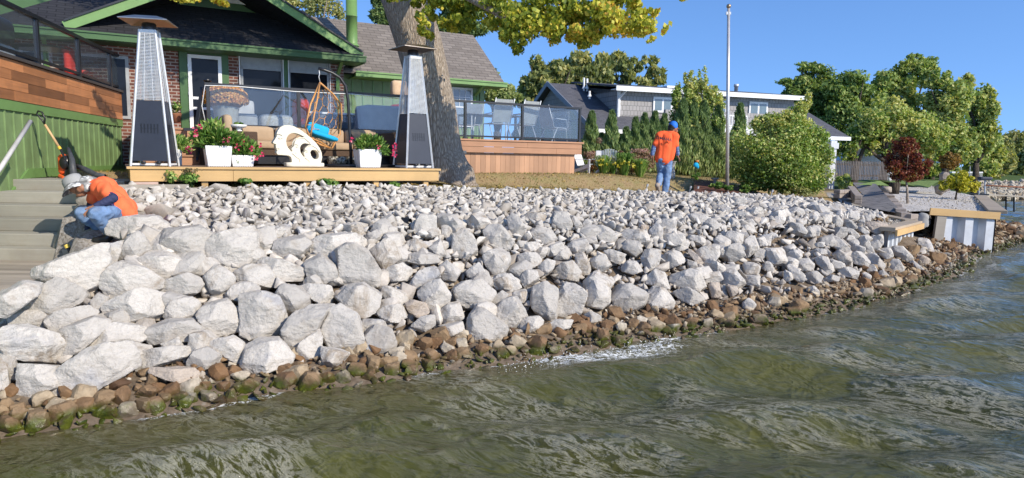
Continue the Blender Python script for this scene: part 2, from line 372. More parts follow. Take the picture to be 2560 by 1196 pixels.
def limestone(name, base, dirt_amt, seed, tint=None):
    N = NT(name); ob = N.tc.outputs['Object']; oi = N.n('ObjectInfo').outputs['Random']
    va = N.n('VectorMath', operation='ADD'); N.l(ob, va.inputs[0]); sc = N.math('MULTIPLY', oi, 37.0); N.l(sc, va.inputs[1]); v = va.outputs[0]
    a = N.noise(3.2, 8, .68, v, .7); c = N.ramp(a, [(.25, tuple(x*.62 for x in base)), (.40, tuple(x*.90 for x in base)), (.6, base), (.8, tuple(min(.9, x*1.12) for x in base))])
    fine = N.noise(34, 6, .7, v); c = N.mix(N.ramp(fine, [(.3, .4), (.52, 0.0)]), c, tuple(x*.6 for x in base))
    veins = N.ramp(N.noise(2.6, 7, .8, v, 2.2), [(.488, 0.0), (.5, .8), (.512, 0.0)]); c = N.mix(veins, c, tuple(x*.5 for x in base))
    d = N.ramp(N.noise(1.7, 8, .78, v, .5), [(.54, 0.0), (.64, dirt_amt+.15)]); c = N.mix(d, c, (.26, .19, .12))
    c = N.mix(N.math('MULTIPLY', N.math('POWER', oi, 2.0), .75), c, (.40, .375, .34)) if tint is None else N.mix(N.math('MULTIPLY', oi, .6), c, tint)
    if tint is None:
        blu = N.ramp(N.noise(1.3, 4, .6, v, .2), [(.63, 0.0), (.72, .45)]); c = N.mix(blu, c, (.25, .285, .36))
    h = N.noise(6, 10, .72, v, .5); b1 = N.bump(h, .6, .06)
    wv = N.noise(2.2, 8, .7, N.map((1, 1, 2), (.5, .3, 0)), .3); b2 = N.bump(wv, .55, .08, b1); b3 = N.bump(fine, .5, .01, b2)
    N.pbr(c, .93, 0, b3, .2); return N.m
M_ROCK = limestone('white_limestone', (.63, .585, .52), .55, 1)
M_ROCKP = limestone('pinkish_limestone', (.56, .47, .38), .5, 2)
# outlines of the larger boulders, traced in zoomed views: (offset x, offset y, scale, [outlines])
TR = [
(0, 400, 3.518, [[960,580,1000,520,1150,490,1380,490,1440,540,1495,600,1400,740,1290,690,1120,640,1060,695,975,650]]),
(0, 560, 2.214, [
[230,245,330,190,480,135,580,120,600,330,560,385,450,400,330,330,240,290],[640,170,690,90,760,40,810,90,845,165,770,210,700,215,650,190],
[890,80,930,30,1100,10,1190,70,1120,180,1040,220,960,180,895,150],[1140,120,1200,60,1400,10,1425,60,1425,190,1300,270,1210,220,1150,165],
[565,290,620,240,700,205,780,230,890,320,880,380,760,400,610,410,580,350],[775,190,800,165,930,165,1000,200,1000,280,890,310,810,240],
[885,350,900,310,1040,270,1100,300,1130,370,1060,400,920,410],[1045,240,1080,190,1180,185,1220,230,1150,290,1090,290],
[1130,290,1200,220,1300,300,1270,360,1200,405,1160,380],[1305,270,1360,220,1470,225,1510,270,1520,340,1480,370,1390,330,1320,320],
[1250,380,1290,330,1360,320,1430,345,1440,400,1330,440,1260,420],[150,440,200,370,320,305,440,370,455,420,420,460,260,510,160,460],
[0,390,130,320,210,340,200,400,150,440,60,505,0,490],[60,500,100,470,210,470,260,530,285,595,150,570,70,550],
[10,580,70,550,170,555,290,620,365,765,330,795,200,775,60,710,10,640],[270,520,300,490,480,460,525,500,500,530,380,570,300,595,280,560],
[300,610,460,530,570,500,605,560,570,590,480,640,480,690,350,725,325,690],[475,650,530,600,660,545,805,590,800,640,740,685,640,690,500,685],
[590,450,640,410,780,365,910,395,930,460,900,510,800,550,680,540,610,550,600,500],[505,430,550,380,600,410,590,470,560,500,520,490],
[915,500,960,410,1060,405,1105,450,1080,530,920,525],[1090,520,1130,450,1270,415,1310,500,1320,600,1180,625,1110,580,1100,555],
[805,650,840,560,960,530,1060,535,1135,600,1120,640,950,665,820,665],[320,870,345,800,480,710,710,685,755,810,560,900,400,950,340,940],
[110,930,130,760,230,780,310,800,325,930,170,965],[0,660,45,700,85,780,80,860,40,875,0,880],[-40,740,20,750,40,800,45,950,0,970,-40,960],
[740,740,780,690,1060,670,1080,700,1040,750,930,780,770,800],[830,810,850,780,1060,810,1100,850,1060,900,940,850],
[1035,760,1080,690,1150,680,1220,730,1225,780,1130,810,1050,800],[1150,650,1290,620,1360,670,1340,780,1290,790,1230,740,1180,690],
[0,540,40,500,70,540,20,580],[600,120,690,90,640,230,600,250],[-60,400,-10,380,0,470,-50,500],[-50,560,0,560,0,650,-50,660]]),
(600, 560, 2.214, [
[12,770,40,670,120,640,220,640,300,740,260,790,100,840,30,820],[0,470,20,380,120,370,210,400,270,560,230,620,60,640,0,610],
[0,340,60,320,110,360,100,420,20,470],[190,400,230,330,310,340,390,400,380,470,270,500,250,450],[320,340,380,330,500,345,520,400,500,450,420,440,380,390],
[230,620,290,520,420,450,510,470,450,570,340,640,290,710,240,680],[360,210,450,170,520,220,535,290,410,340,380,310],
[535,140,590,110,720,170,780,260,780,350,640,340,560,330,540,250],[175,180,200,90,360,70,400,110,330,200,240,200],
[370,110,440,65,620,50,690,80,690,140,540,150,470,190,380,170],[90,220,130,180,250,200,350,250,340,320,180,300],
[720,150,830,80,870,140,880,200,800,260,760,220],[790,290,820,240,900,215,960,260,930,320,850,320],[530,400,600,345,680,330,785,400,740,500,680,530,620,460,540,430],
[440,580,480,490,560,450,660,520,685,630,640,720,540,700,460,640],[300,740,330,650,440,580,450,640,440,740,320,770],[445,670,560,700,610,720,560,780,460,800],
[760,470,780,455,890,445,925,520,860,550,780,545],[780,400,790,340,870,360,920,390,930,440,830,450],[905,150,920,100,980,80,1040,120,1020,155,930,160],
[880,180,1000,155,1100,180,1105,230,1000,235,900,205],[930,340,960,290,1080,225,1115,290,1000,370,960,390],[980,400,1030,330,1110,310,1165,390,1160,440,1090,485,1010,440],
[1105,230,1150,205,1230,260,1190,325,1130,320],[1170,150,1180,60,1240,20,1290,60,1320,160,1280,205,1200,190],[1250,260,1320,210,1370,300,1340,330,1260,300],
[1340,90,1370,20,1440,20,1520,100,1490,150,1390,155],[1340,180,1400,140,1490,160,1480,250,1400,290,1370,250],[1380,310,1480,275,1550,310,1540,370,1440,375],
[1170,370,1200,320,1330,310,1415,380,1370,430,1250,480,1190,440],[1250,590,1270,500,1310,460,1400,500,1490,580,1470,640,1330,670,1250,650],
[1400,480,1440,430,1540,400,1550,560,1490,590,1430,520],[1090,490,1150,440,1220,440,1235,520,1150,560,1100,540],[910,440,940,420,1030,440,1050,490,980,525,930,490],
[940,570,1000,520,1080,500,1080,560,1010,600],[1100,570,1230,540,1245,590,1150,630],[690,620,740,560,840,590,870,660,860,720,700,710],
[1040,130,1110,85,1140,170,1110,195],[90,20,190,10,200,80,130,170,95,150],[1010,30,1100,20,1110,70,1030,85],[1110,10,1180,0,1180,60,1130,90],
[690,60,760,30,780,80,720,130],[800,20,870,10,870,70,820,80]]),
(1200, 480, 2.847, [
[20,310,60,240,140,240,250,370,200,420,60,420],[190,190,230,150,280,180,335,270,280,360,220,320],[305,180,350,140,460,160,510,210,460,250,370,250],
[500,230,530,140,620,140,665,230,640,300,540,300],[640,150,720,230,735,290,690,300,650,220],[330,310,380,260,500,265,550,340,470,370,340,350],
[250,400,290,365,420,350,440,390,400,425,270,430],[265,450,330,430,440,430,435,500,340,565,280,560],[10,480,60,415,210,430,220,490,180,590,100,600],
[70,650,120,590,220,585,300,680,210,715,110,690],[460,420,510,370,580,350,605,400,540,460,480,470],[610,400,650,350,740,330,780,400,730,430,640,440],
[790,280,810,240,880,240,980,310,960,370,860,350],[990,300,1050,265,1170,270,1210,350,1150,390,1030,350],[1000,390,1040,340,1130,350,1160,440,1110,470,1020,420],
[1200,300,1250,220,1300,260,1305,340,1230,365],[1300,260,1400,255,1400,310,1340,340,1310,320],[1350,370,1390,340,1490,345,1480,410,1380,420],
[1150,480,1170,410,1290,405,1270,520,1210,570,1160,530],[1280,480,1340,425,1440,425,1455,500,1330,560,1290,540],[670,440,740,430,785,520,770,590,690,600,680,520],
[780,480,880,440,940,520,860,580,800,540],[880,430,930,410,1040,440,1000,520,940,500],[1000,540,1050,490,1110,490,1160,560,1080,590,1010,570],
[520,580,590,500,650,490,720,570,700,640,540,620],[400,540,470,480,540,490,520,560,450,610],[270,620,350,550,400,560,420,620,320,690],
[355,760,380,670,460,640,560,700,545,900,480,930,400,870],[545,740,600,640,690,660,760,740,730,850,660,905,545,890],[750,690,820,630,920,680,930,780,870,840,760,840],
[930,740,960,660,1060,655,1190,710,1170,800,1070,860,960,840],[1180,740,1230,670,1320,690,1390,780,1380,830,1270,850,1190,820],
[1170,620,1240,550,1310,570,1360,690,1270,680,1180,660],[1345,600,1420,570,1490,540,1550,560,1610,660,1550,715,1390,690],
[1370,720,1470,680,1570,730,1595,760,1520,815,1440,780],[1560,620,1600,580,1700,560,1730,620,1670,650,1590,650],[1720,650,1730,570,1800,550,1890,650,1860,690,1760,690],
[1540,430,1600,390,1700,380,1705,450,1650,520,1590,500],[1720,430,1840,360,1885,450,1800,510,1730,490],[1730,300,1800,280,1870,300,1860,370,1790,400,1720,370],
[1870,320,1950,310,1985,400,1900,475,1870,400],[1590,200,1650,190,1720,240,1640,280],[1790,140,1900,140,1940,190,1860,215,1800,190],[1850,215,1930,190,1970,230,1890,260],
[1360,160,1430,150,1465,220,1410,240,1370,220],[100,870,180,760,260,740,330,860,320,930,250,980,150,940],[285,920,320,890,465,880,440,960,370,1010,310,1000],
[730,880,790,850,860,880,870,930,760,925],[460,950,540,910,665,905,640,970,480,1020],[70,770,160,700,210,730,140,810,90,820],[0,690,60,680,110,720,80,790,0,830],
[215,710,330,700,350,740,310,790],[1480,400,1510,420,1595,510,1560,535,1480,440],[1865,800,1910,750,1970,800,1950,850,1880,860],[1870,600,1990,590,1990,680,1900,670],
[1620,660,1700,640,1720,750,1650,760],[850,640,930,600,960,640,900,690],[100,190,160,180,190,230,150,270],[720,230,760,190,800,210,780,270,740,280],[1470,480,1540,500,1550,550,1480,560]]),
(1960, 420, 3.737, [
[400,690,440,645,500,645,620,760,600,790,500,770,410,730],[590,790,700,780,800,880,770,930,660,900],[450,820,520,770,620,830,630,890,580,920,510,880],
[690,660,740,630,810,720,830,780,710,770,695,720],[600,680,680,665,700,700,680,750,610,740],[280,850,320,820,400,830,445,930,370,960,300,900],
[90,930,140,850,220,840,270,900,250,960,170,970],[20,810,80,755,160,780,170,830,60,895,20,870],[20,920,60,900,190,1000,190,1050,140,1075,60,1010],
[190,990,300,960,360,1010,355,1060,280,1080,210,1060],[500,960,600,930,690,960,680,1040,600,1030],[430,850,560,890,570,930,480,960,440,900],
[225,790,300,760,430,760,440,800,270,820],[970,950,1010,850,1060,850,1120,940,1110,990,1010,980],[1160,880,1200,860,1310,950,1310,980,1250,985],
[760,810,850,800,940,900,930,960,820,940],[870,970,930,955,985,1010,970,1045,900,1045],[720,1000,760,975,810,1010,800,1060,740,1060],[770,900,830,900,870,960,840,1010,790,970],
[360,1050,430,1000,520,1010,500,1060,400,1080],[560,560,640,570,700,620,690,670,600,620],[680,550,740,560,800,600,770,630,700,600],[740,530,800,500,940,510,960,560,900,630,800,580],
[540,480,620,490,700,560,620,570,550,540],[435,480,500,440,540,500,520,560,470,530],[160,620,230,540,290,580,300,650,180,660],[0,950,60,980,85,1040,0,1080],
[900,760,990,740,1020,820,960,860,890,820],[1000,740,1100,730,1200,830,1130,880,1020,820],[800,700,870,670,910,720,880,780,830,760],[1210,830,1290,810,1360,850,1340,900,1240,890],
[210,1130,270,1100,330,1150,330,1196,220,1196],[280,720,310,700,380,690,370,740,290,750],[760,740,820,730,850,800,780,800],[40,500,60,480,210,470,200,520,60,550]]),
]
PINK = {(600, 33), (1200, 52), (1200, 55), (1960, 22), (1960, 30), (0, 28)}
polys = []
for ox, oy, sc, L in TR:
    for i, a in enumerate(L):
        q = np.array(a, float).reshape(-1, 2)/sc+np.array((ox, oy)); polys.append((q, (ox, i) in PINK))
boulders = []; circ = []
for k, (q, pink) in enumerate(polys):
    c = (q.max(0)+q.min(0))/2; w, h = q.max(0)-q.min(0)
    p = TG(c[0], min(c[1]+h*.12, 1150), .02); d = p[1]
    if c[0] < 120 and 690 < c[1] < 790: d = 6.35 if c[0] < 70 else 6.6
    p = P(c[0], c[1], d-.02)
    dist = d/math.cos(math.atan((c[0]-1280)/F)); rg = np.random.default_rng(100+k)
    fw = ray(c[0], c[1]); fw = fw/np.linalg.norm(fw); rt = np.cross(fw, (0, 0, 1)); rt /= np.linalg.norm(rt); up = np.cross(rt, fw)
    m = F/ (d/ray(c[0], c[1])[1]*1.0) ; sc = 1/m                    # metres per pixel
    loc2 = (q-c)*np.array((sc, -sc))*1.015
    planes = []; n = len(loc2); area = sum(loc2[i][0]*loc2[(i+1) % n][1]-loc2[(i+1) % n][0]*loc2[i][1] for i in range(n))
    for i in range(n):
        a, b = loc2[i], loc2[(i+1) % n]; e = b-a; nn = np.array((e[1], -e[0])); nn /= np.linalg.norm(nn)+1e-9
        if area < 0: nn = -nn
        dd = a @ nn
        dmax = max(pt @ nn for pt in loc2); dd = max(dd, dmax*.93)
        if dd > .01: planes.append((np.array((nn[0], rg.uniform(-.25, .25), nn[1])), dd))
    rx, rz = w*sc/2, h*sc/2; ry = .8*math.sqrt(rx*rz)+.25*min(rx, rz)
    for j in range(7):
        a = rg.uniform(-1, 1); b = rg.uniform(-.8, 1.1); planes.append((np.array((a, -1, b)), ry*rg.uniform(.62, .9)*(1+.35*math.hypot(a, b))))
    for j in range(5):
        n3 = rg.normal(size=3); n3[1] = -abs(n3[1]); n3 /= np.linalg.norm(n3); planes.append((n3, math.sqrt((n3[0]*rx)**2+(n3[1]*ry)**2+(n3[2]*rz)**2)*rg.uniform(.93, 1.12)))
    for j in range(3):
        planes.append((np.array((rg.uniform(-.7, .7), 1, rg.uniform(-.7, .7))), ry*rg.uniform(.7, 1)))
    big = max(w, h)
    V, f = rock_shape(planes, 5 if big > 95 else 4 if big > 42 else 3, k, 120 if big > 60 else 70, .05)
    Wd = p+V @ np.array((rt, fw, up))
    mb = MB().add(Wd, f); boulders.append((mb, pink, c, w, h)); circ.append((c, w, h, q))
def hollow(x, y, z=.7, yl=640):
    if ((x+5.15)/.78)**2+((y-8.42)/.62)**2 < 1 or (x < -4.45 and y < 8.7): return True
    p = proj((x, y, z)); return 2205 < p[0] < 2302 and 545 < p[1] < yl
def inside(pt, shrink=.86):
    for c, w, h, q in circ:
        if abs(pt[0]-c[0]) < w/2*shrink and abs(pt[1]-c[1]) < h/2*shrink:
            if ((pt[0]-c[0])/(w/2))**2+((pt[1]-c[1])/(h/2))**2 < shrink**2: return True
    return False
rg = np.random.default_rng(11); cand = []
for t in range(2600):
    u = rg.uniform(-4.5, 16.6); s = rg.uniform(.75, 2.75) if u < 10 else rg.uniform(.75, 3.2); v = vs(u)+s; x, y = (EU*u+EV*v)[:2]
    if x < stair_right(y)+.25 or (bl(u, v) > -.3 and s > .9) or hollow(x, y): continue
    r = rg.uniform(.09, .19)*(1.15 if u < 4 else 1) if s < 2.3 else rg.uniform(.07, .13)
    z = T(x, y)-.02; pp = proj((x, y, z+r*.5))
    if not (-60 < pp[0] < 2420 and pp[1] < 1150): continue
    if any((a[0]-x)**2+(a[1]-y)**2 < ((a[3]+r)*.72)**2 for a in cand): continue
    if inside(pp, .8): continue
    cand.append((x, y, z, r))
EXTRA = cand
for k, (x, y, z, r) in enumerate(EXTRA[:135]):
    rg2 = np.random.default_rng(900+k); sz = (r*rg2.uniform(.9, 1.35), r*rg2.uniform(.8, 1.2), r*rg2.uniform(.65, 1))
    V, f = rock_shape(rand_planes(rg2, sz), 3, k+500, 60, .06); a = rg2.uniform(0, 6.28); Rm = np.array(Matrix.Rotation(a, 3, 'Z') @ Matrix.Rotation(rg2.uniform(-.6, .6), 3, 'X'))
    V = V @ Rm.T; pp = proj((x, y, z+r*.4)); sp = F/y
    boulders.append((MB().add(V+np.array((x, y, z+r*.35)), f), k % 23 == 0, pp, 2*sz[0]*sp, 2*sz[2]*sp))
# labels
LM = [(150, 'wooden steps'), (260, 'crouching man'), (400, 'left patio heater'), (500, 'tall leafy weeds'), (600, 'white planter'), (720, 'plain middle deck'), (810, 'face sculpture'), (920, 'hanging chair'), (1040, 'right patio heater'), (1160, 'large tree trunk'), (1300, 'cedar deck'), (1460, 'deck corner'), (1600, 'white garden chair'), (1720, 'standing man'), (1860, 'flagpole'), (2010, 'big round bush'), (2140, 'grey porch post'), (2260, 'stone block wall'), (2700, 'steel walls')]
ORD = ['', 'second ', 'third ', 'fourth ', 'fifth ', 'sixth ', 'seventh ', 'eighth ', 'ninth ', 'tenth ', 'eleventh ', 'twelfth ', 'thirteenth ', 'fourteenth ', 'fifteenth ', 'sixteenth ', 'seventeenth ', 'eighteenth ', 'nineteenth ', 'twentieth ']
def rock_labels(items, rowf, noun, tonef):
    cells = {}
    for i, (c, w, h, pk) in enumerate(items):
        lm = next(n for x, n in LM if c[0] < x); row = rowf(c)
        asp = w/max(h, 1); shp = 'wide' if asp > 1.7 else 'tall' if asp < .8 else 'blocky' if asp < 1.15 else 'stout'
        cells.setdefault((row, lm, shp, tonef(pk, w*h)), []).append((c[0], i))
    out = {}
    for (row, lm, shp, tone), L in cells.items():
        L.sort()
        for j, (_, i) in enumerate(L):
            o = (ORD[min(j, 19)] if j else 'leftmost ') if len(L) > 1 else 'the only '
            out[i] = f'{o}{shp} {tone} {noun}{" from left" if j else ""} {row} below the {lm}'
    return out
def frac(c):
    yb = np.interp(c[0], [0, 700, 1300, 1900, 2300], [990, 900, 850, 760, 650]); yt = np.interp(c[0], [0, 300, 700, 1300, 2000, 2300], [700, 560, 560, 545, 500, 560]); return (yb-c[1])/(yb-yt)
def rowf(c):
    t = frac(c); return 'in lowest course' if t < .2 else 'in second course' if t < .4 else 'in middle course' if t < .6 else 'in upper course' if t < .82 else 'along top course'
lab = rock_labels([(b[2], b[3], b[4], b[1]) for b in boulders], rowf, 'boulder', lambda pk, a: 'tan stained' if pk else 'huge white' if a > 11000 else 'white' if a > 3600 else 'small white')
for i, (mb, pink, c, w, h) in enumerate(boulders):
    mb.build('boulder', M_ROCKP if pink else M_ROCK, smooth=False, label=lab[i], cat='boulder', group='white limestone boulders on the bank')
# loose small stones: instanced shapes baked in one mesh
def rubble(name, pts, mat_, protos, seed, **kw):
    rg = np.random.default_rng(seed); VV = []; FF = []; n0 = 0
    fs = [np.array(f) for _, f in protos]; at = []
    for (x, y, z, r) in pts:
        k = rg.integers(len(protos)); V = protos[k][0]
        q = rg.normal(size=4); q /= np.linalg.norm(q); w_, a, b, c = q
        Rm = np.array([[1-2*(b*b+c*c), 2*(a*b-c*w_), 2*(a*c+b*w_)], [2*(a*b+c*w_), 1-2*(a*a+c*c), 2*(b*c-a*w_)], [2*(a*c-b*w_), 2*(b*c+a*w_), 1-2*(a*a+b*b)]])
        V = (V*r) @ Rm.T; V[:, 2] *= .85; VV.append(V+np.array((x, y, z))); FF.append(fs[k]+n0); n0 += len(V); at.append(np.full(len(V), rg.random()))
    V = np.vstack(VV); f = np.vstack(FF); me = bpy.data.meshes.new(name); me.vertices.add(len(V)); me.vertices.foreach_set('co', V.astype(np.float32).ravel())
    me.loops.add(f.size); me.loops.foreach_set('vertex_index', f.ravel().astype(np.int32)); me.polygons.add(len(f))
    me.polygons.foreach_set('loop_start', np.arange(len(f), dtype=np.int32)*3); me.polygons.foreach_set('loop_total', np.full(len(f), 3, np.int32)); me.update(calc_edges=True)
    me.materials.append(mat_); put_att(me, {'lc': np.concatenate(at)})
    o = bpy.data.objects.new(name, me); S.collection.objects.link(o); return tag(o, **kw)
def stone_mat(name, stops, dirt=(.3, .24, .18), wet=False):
    N = NT(name); pos = N.tc.outputs['Object']; c = N.ramp(N.attr('lc'), stops)
    a = N.noise(9, 6, .7, pos); c = N.mix(N.ramp(a, [(.3, .5), (.6, 0.0)]), c, tuple(x*.55 for x in stops[0][1])); 
    c = N.mix(N.ramp(N.noise(2.2, 5, .7, pos), [(.55, 0.0), (.75, .45)]), c, dirt)
    rough = .9
    if wet:
        sp = N.n('SeparateXYZ'); N.l(pos, sp.inputs[0]); zz = N.math('ADD', sp.outputs[2], N.math('MULTIPLY', N.noise(6, 3, .6, pos), -.12))
        lo = N.ramp(zz, [(0, 1.0), (.1, 0.0)]); 
        alg = N.math('MULTIPLY', N.ramp(zz, [(.02, 1.0), (.09, 0.0)]), N.ramp(N.noise(3.5, 5, .7, pos), [(.4, 0.0), (.55, 1.0)]))
        c = N.mix(N.math('MULTIPLY', lo, .7), c, (.045, .035, .018)); c = N.mix(alg, c, N.ramp(N.noise(14, 4, .7, pos), [(.3, (.02, .035, .006)), (.7, (.11, .12, .015))]))
        rough = N.ramp(zz, [(.0, .18), (.14, .85)])
    N.pbr(c, rough, 0, N.bump(N.noise(22, 5, .7, pos), .7, .015), .35); return N.m
rgp = np.random.default_rng(5)
def hullrock(rg, n=11, size=(1.2, .95, .8)):
    b = bmesh.new(); q = rg.normal(size=(n, 3)); q = q/np.linalg.norm(q, axis=1, keepdims=True)*rg.uniform(.75, 1.15, (n, 1))*np.array(size)
    for p in q: b.verts.new(p)
    r = bmesh.ops.convex_hull(b, input=b.verts[:]); bmesh.ops.delete(b, geom=[v for v in b.verts if not v.link_faces], context='VERTS')
    bmesh.ops.bevel(b, geom=b.edges[:], offset=.035, segments=1, affect='EDGES'); bmesh.ops.triangulate(b, faces=b.faces[:]); b.verts.index_update()
    V = np.array([v.co[:] for v in b.verts]); f = [tuple(v.index for v in a.verts) for a in b.faces]; b.free(); return V, f
PR = [hullrock(rgp, int(rgp.integers(7, 11)), (1.35, 1.0, .78)) for i in range(22)]
M_SMALL = stone_mat('pale_stones', [(0, (.36, .32, .27)), (.2, (.49, .45, .395)), (.7, (.60, .56, .50)), (1, (.68, .64, .58))], (.42, .35, .28))
rg = np.random.default_rng(21); pts = []
# apron above the boulders
cellg = {}
for t in range(60000):
    u = rg.uniform(-5, 18.5); s = rg.uniform(1.7, 5.6); v = vs(u)+s; x, y = (EU*u+EV*v)[:2]
    vmax = 11.35+.06*math.sin(u*3)
    if v > vmax or x < stair_right(y)+.12 or hollow(x, y): continue
    if bl(u, v) > -.2: continue
    r = abs(rg.normal(.062, .022))+.022
    if s > 3.6: r *= .82
    if u < .5: r *= 1.45
    if u > 12: r *= 1.1
    key = (int(x/.2), int(y/.2)); ok = True
    for i in (-1, 0, 1):
        for j in (-1, 0, 1):
            for a in cellg.get((key[0]+i, key[1]+j), ()):
                if (a[0]-x)**2+(a[1]-y)**2 < ((a[2]+r)*.56)**2: ok = False; break
            if not ok: break
        if not ok: break
    if not ok: continue
    cellg.setdefault(key, []).append((x, y, r)); pts.append((x, y, T(x, y)+r*.3+rg.uniform(0, .035), r))
rubble('small_white_stones', pts, M_SMALL, PR, 1, label='bed of small broken white stones between the big boulders and the lawn', cat='stones', kind='stuff')
# filler between boulders
pts = []
for t in range(5200):
    u = rg.uniform(-5, 17); s = rg.uniform(.42, 2.8); v = vs(u)+s; x, y = (EU*u+EV*v)[:2]
    if x < stair_right(y)+.1 or (bl(u, v) > -.3 and s > .9) or hollow(x, y): continue
    r = rg.uniform(.025, .085); pts.append((x, y, T(x, y)-.1+r*.1+rg.uniform(-.03, .07), r))
for a in EXTRA[135:]: pts.append((a[0], a[1], a[2]+.03, a[3]*.8))
rubble('wedged_stones', pts, stone_mat('wedge_stones', [(0, (.34, .29, .24)), (.4, (.48, .43, .37)), (1, (.64, .59, .52))]), PR, 2, label='pale broken stones wedged in the gaps between the big boulders', cat='stones', kind='stuff')
# brown shore rocks
M_BR = stone_mat('brown_shore_rock', [(0, (.09, .05, .028)), (.3, (.22, .125, .06)), (.6, (.34, .24, .135)), (.85, (.47, .38, .26)), (1, (.58, .52, .42))], (.26, .13, .05), True)
br = []; cellg = {}
for t in range(20000):
    u = rg.uniform(-6, 24) if t < 15000 else rg.uniform(20, 38); s = rg.uniform(-.45, .62)if u < 12 else rg.uniform(-.4, .7 if u < 14.5 else 2.3 if u < 16 else 1.6); s = s if t < 15000 else rg.uniform(-.3, 3.2); v = vs(u)+s; x, y = (EU*u+EV*v)[:2]
    r = abs(rg.normal(.037, .025))+.018
    if s < -.1: r *= .8
    if s > 1.2 and t < 15000: r *= .65
    if t >= 15000: r *= 2
    if u > 12: r *= 1.1
    key = (int(x/.3), int(y/.3)); ok = all((a[0]-x)**2+(a[1]-y)**2 >= ((a[2]+r)*.6)**2 for i in (-1, 0, 1) for j in (-1, 0, 1) for a in cellg.get((key[0]+i, key[1]+j), ()))
    if not ok or (u > 12 and hollow(x, y, float(T(x, y))+.06, 612)): continue
    cellg.setdefault(key, []).append((x, y, r)); br.append((x, y, T(x, y)+r*.25+rg.uniform(0, .03)-(.02 if s < 0 else 0), r))
def showing(a): 
    pp = proj(a[:3]); ok = -20 < pp[0] < 2580 and pp[1] < 1110 and a[2] > .03 and not inside(pp, 1.0); return (a[3]/a[1])*ok
br.sort(key=showing, reverse=True)
big = br[:170]; rubble('shore_rubble', br[170:], M_BR, PR, 3, label='wet brown broken rock along the waterline with green algae', cat='rocks', kind='stuff')
items = []
for a in big:
    pp = proj(a[:3]); w = 2*a[3]*F/a[1]*random.uniform(.8, 1.3); items.append((pp, w, w*random.uniform(.6, 1.1), random.random() < .3))
def rowb(c):
    t = frac(c); return 'at waterline' if t < -.22 else 'above waterline' if t < -.12 else 'in brown band' if t < -.03 else 'touching the boulders'
lab = rock_labels(items, rowb, 'shore rock', lambda pk, a: 'tan' if pk else 'brown')
for i, a in enumerate(big):
    rg2 = np.random.default_rng(3000+i); pk = items[i][3]; asp = items[i][1]/items[i][2]
    sz = (a[3]*1.25, a[3], a[3]*1.25/asp); V, f = rock_shape(rand_planes(rg2, sz, 9, .6, .95), 3, i, 80, .05)
    V = V @ np.array(Matrix.Rotation(rg2.uniform(-.4, .4), 3, 'Y') @ Matrix.Rotation(rg2.uniform(-.3, .3), 3, 'Z')).T
    MB().add(V+np.array(a[:3]), f).build('shore_rock', M_BR, loc=np.zeros(3), label=lab[i], cat='rock', group='brown rocks along the waterline', att={'lc': np.full(len(V), (.85 if pk else .4)+rg2.uniform(-.15, .15))})
# ---------------- materials for buildings
def brick_mat(name, axes, bw, bh, c1, c2, mortar, msize=.012, var=.5, rough=.85, bstr=.5, offs=.5, grain=60):
    N = NT(name); v = N.swz(axes); b = N.n('TexBrick'); N.l(v, b.inputs['Vector'])
    b.inputs['Scale'].default_value = 1; b.inputs['Brick Width'].default_value = bw; b.inputs['Row Height'].default_value = bh
    b.inputs['Mortar Size'].default_value = msize; b.inputs['Bias'].default_value = 0; b.offset = offs
    b.inputs['Color1'].default_value = (*c1, 1); b.inputs['Color2'].default_value = (*c2, 1); b.inputs['Mortar'].default_value = (*mortar, 1)
    c = N.mix(N.ramp(N.noise(grain, 3, .7), [(.3, .4), (.7, 0.0)]), b.outputs[0], tuple(x*.5 for x in c1))
    c = N.mix(N.ramp(N.noise(1.3, 5, .7), [(.45, 0.0), (.7, .35)]), c, tuple(x*.7 for x in c1))
    h = N.mix(1.0, N.ramp(b.outputs['Fac'], [(0, 1.0), (1, 0.0)]), N.ramp(N.noise(grain, 3, .7), [(0, .6), (1, 1.0)]), 'MULTIPLY')
    N.pbr(c, rough, 0, N.bump(h, bstr, .01), .3); MATS[name] = N.m; return N.m
M_BRICK = brick_mat('red_brick', 'xzy', .21, .075, (.24, .075, .045), (.10, .05, .04), (.42, .38, .33))
M_BRICKS = brick_mat('red_brick_side', 'yzx', .21, .075, (.24, .075, .045), (.10, .05, .04), (.42, .38, .33))
M_SHD = brick_mat('charcoal_shingles', 'xyz', .32, .13, (.042, .042, .047), (.024, .024, .028), (.011, .011, .012), .012)
M_SHB = brick_mat('brown_grey_shingles', 'xyz', .32, .12, (.26, .225, .195), (.17, .145, .125), (.09, .08, .07), .010)
M_GRN = mat('green_paint', (.18, .265, .11), .55, .18, 2.5, dirt=(.6, (.10, .15, .06)))
M_GRNL = mat('light_green_trim', (.15, .27, .085), .45, .1, 3, bump=.05)
M_GRND = mat('deep_green_trim', (.05, .115, .035), .45, .1, 3, bump=.05)
M_WHT = mat('white_paint', (.78, .78, .77), .4, .05, 4, bump=.03, dirt=(.3, (.55, .54, .5)))
M_BLK = mat('black_metal', (.014, .014, .016), .35, .2, 10, bump=.02, spec=.5)
M_PANEL = mat('charcoal_panel', (.035, .04, .055), .4, .1, 4, bump=.02)
M_STEEL = mat('brushed_steel', (.66, .66, .65), .38, .08, 8, metal=.35, bump=.03)
M_GALV = mat('galvanised', (.52, .55, .58), .45, .12, 6, metal=.3, bump=.08, dirt=(.35, (.4, .36, .3)))
M_DARK = mat('dark_glazing', (.012, .014, .018), .06, .2, 2, bump=0, spec=.18)
M_CREAM = mat('cream_stone', (.72, .66, .53), .8, .05, 5, bump=.25, bscale=90)
M_TAN = mat('tan_cushion', (.42, .30, .19), .9, .08, 5, bump=.3, bscale=140, bdist=.003)
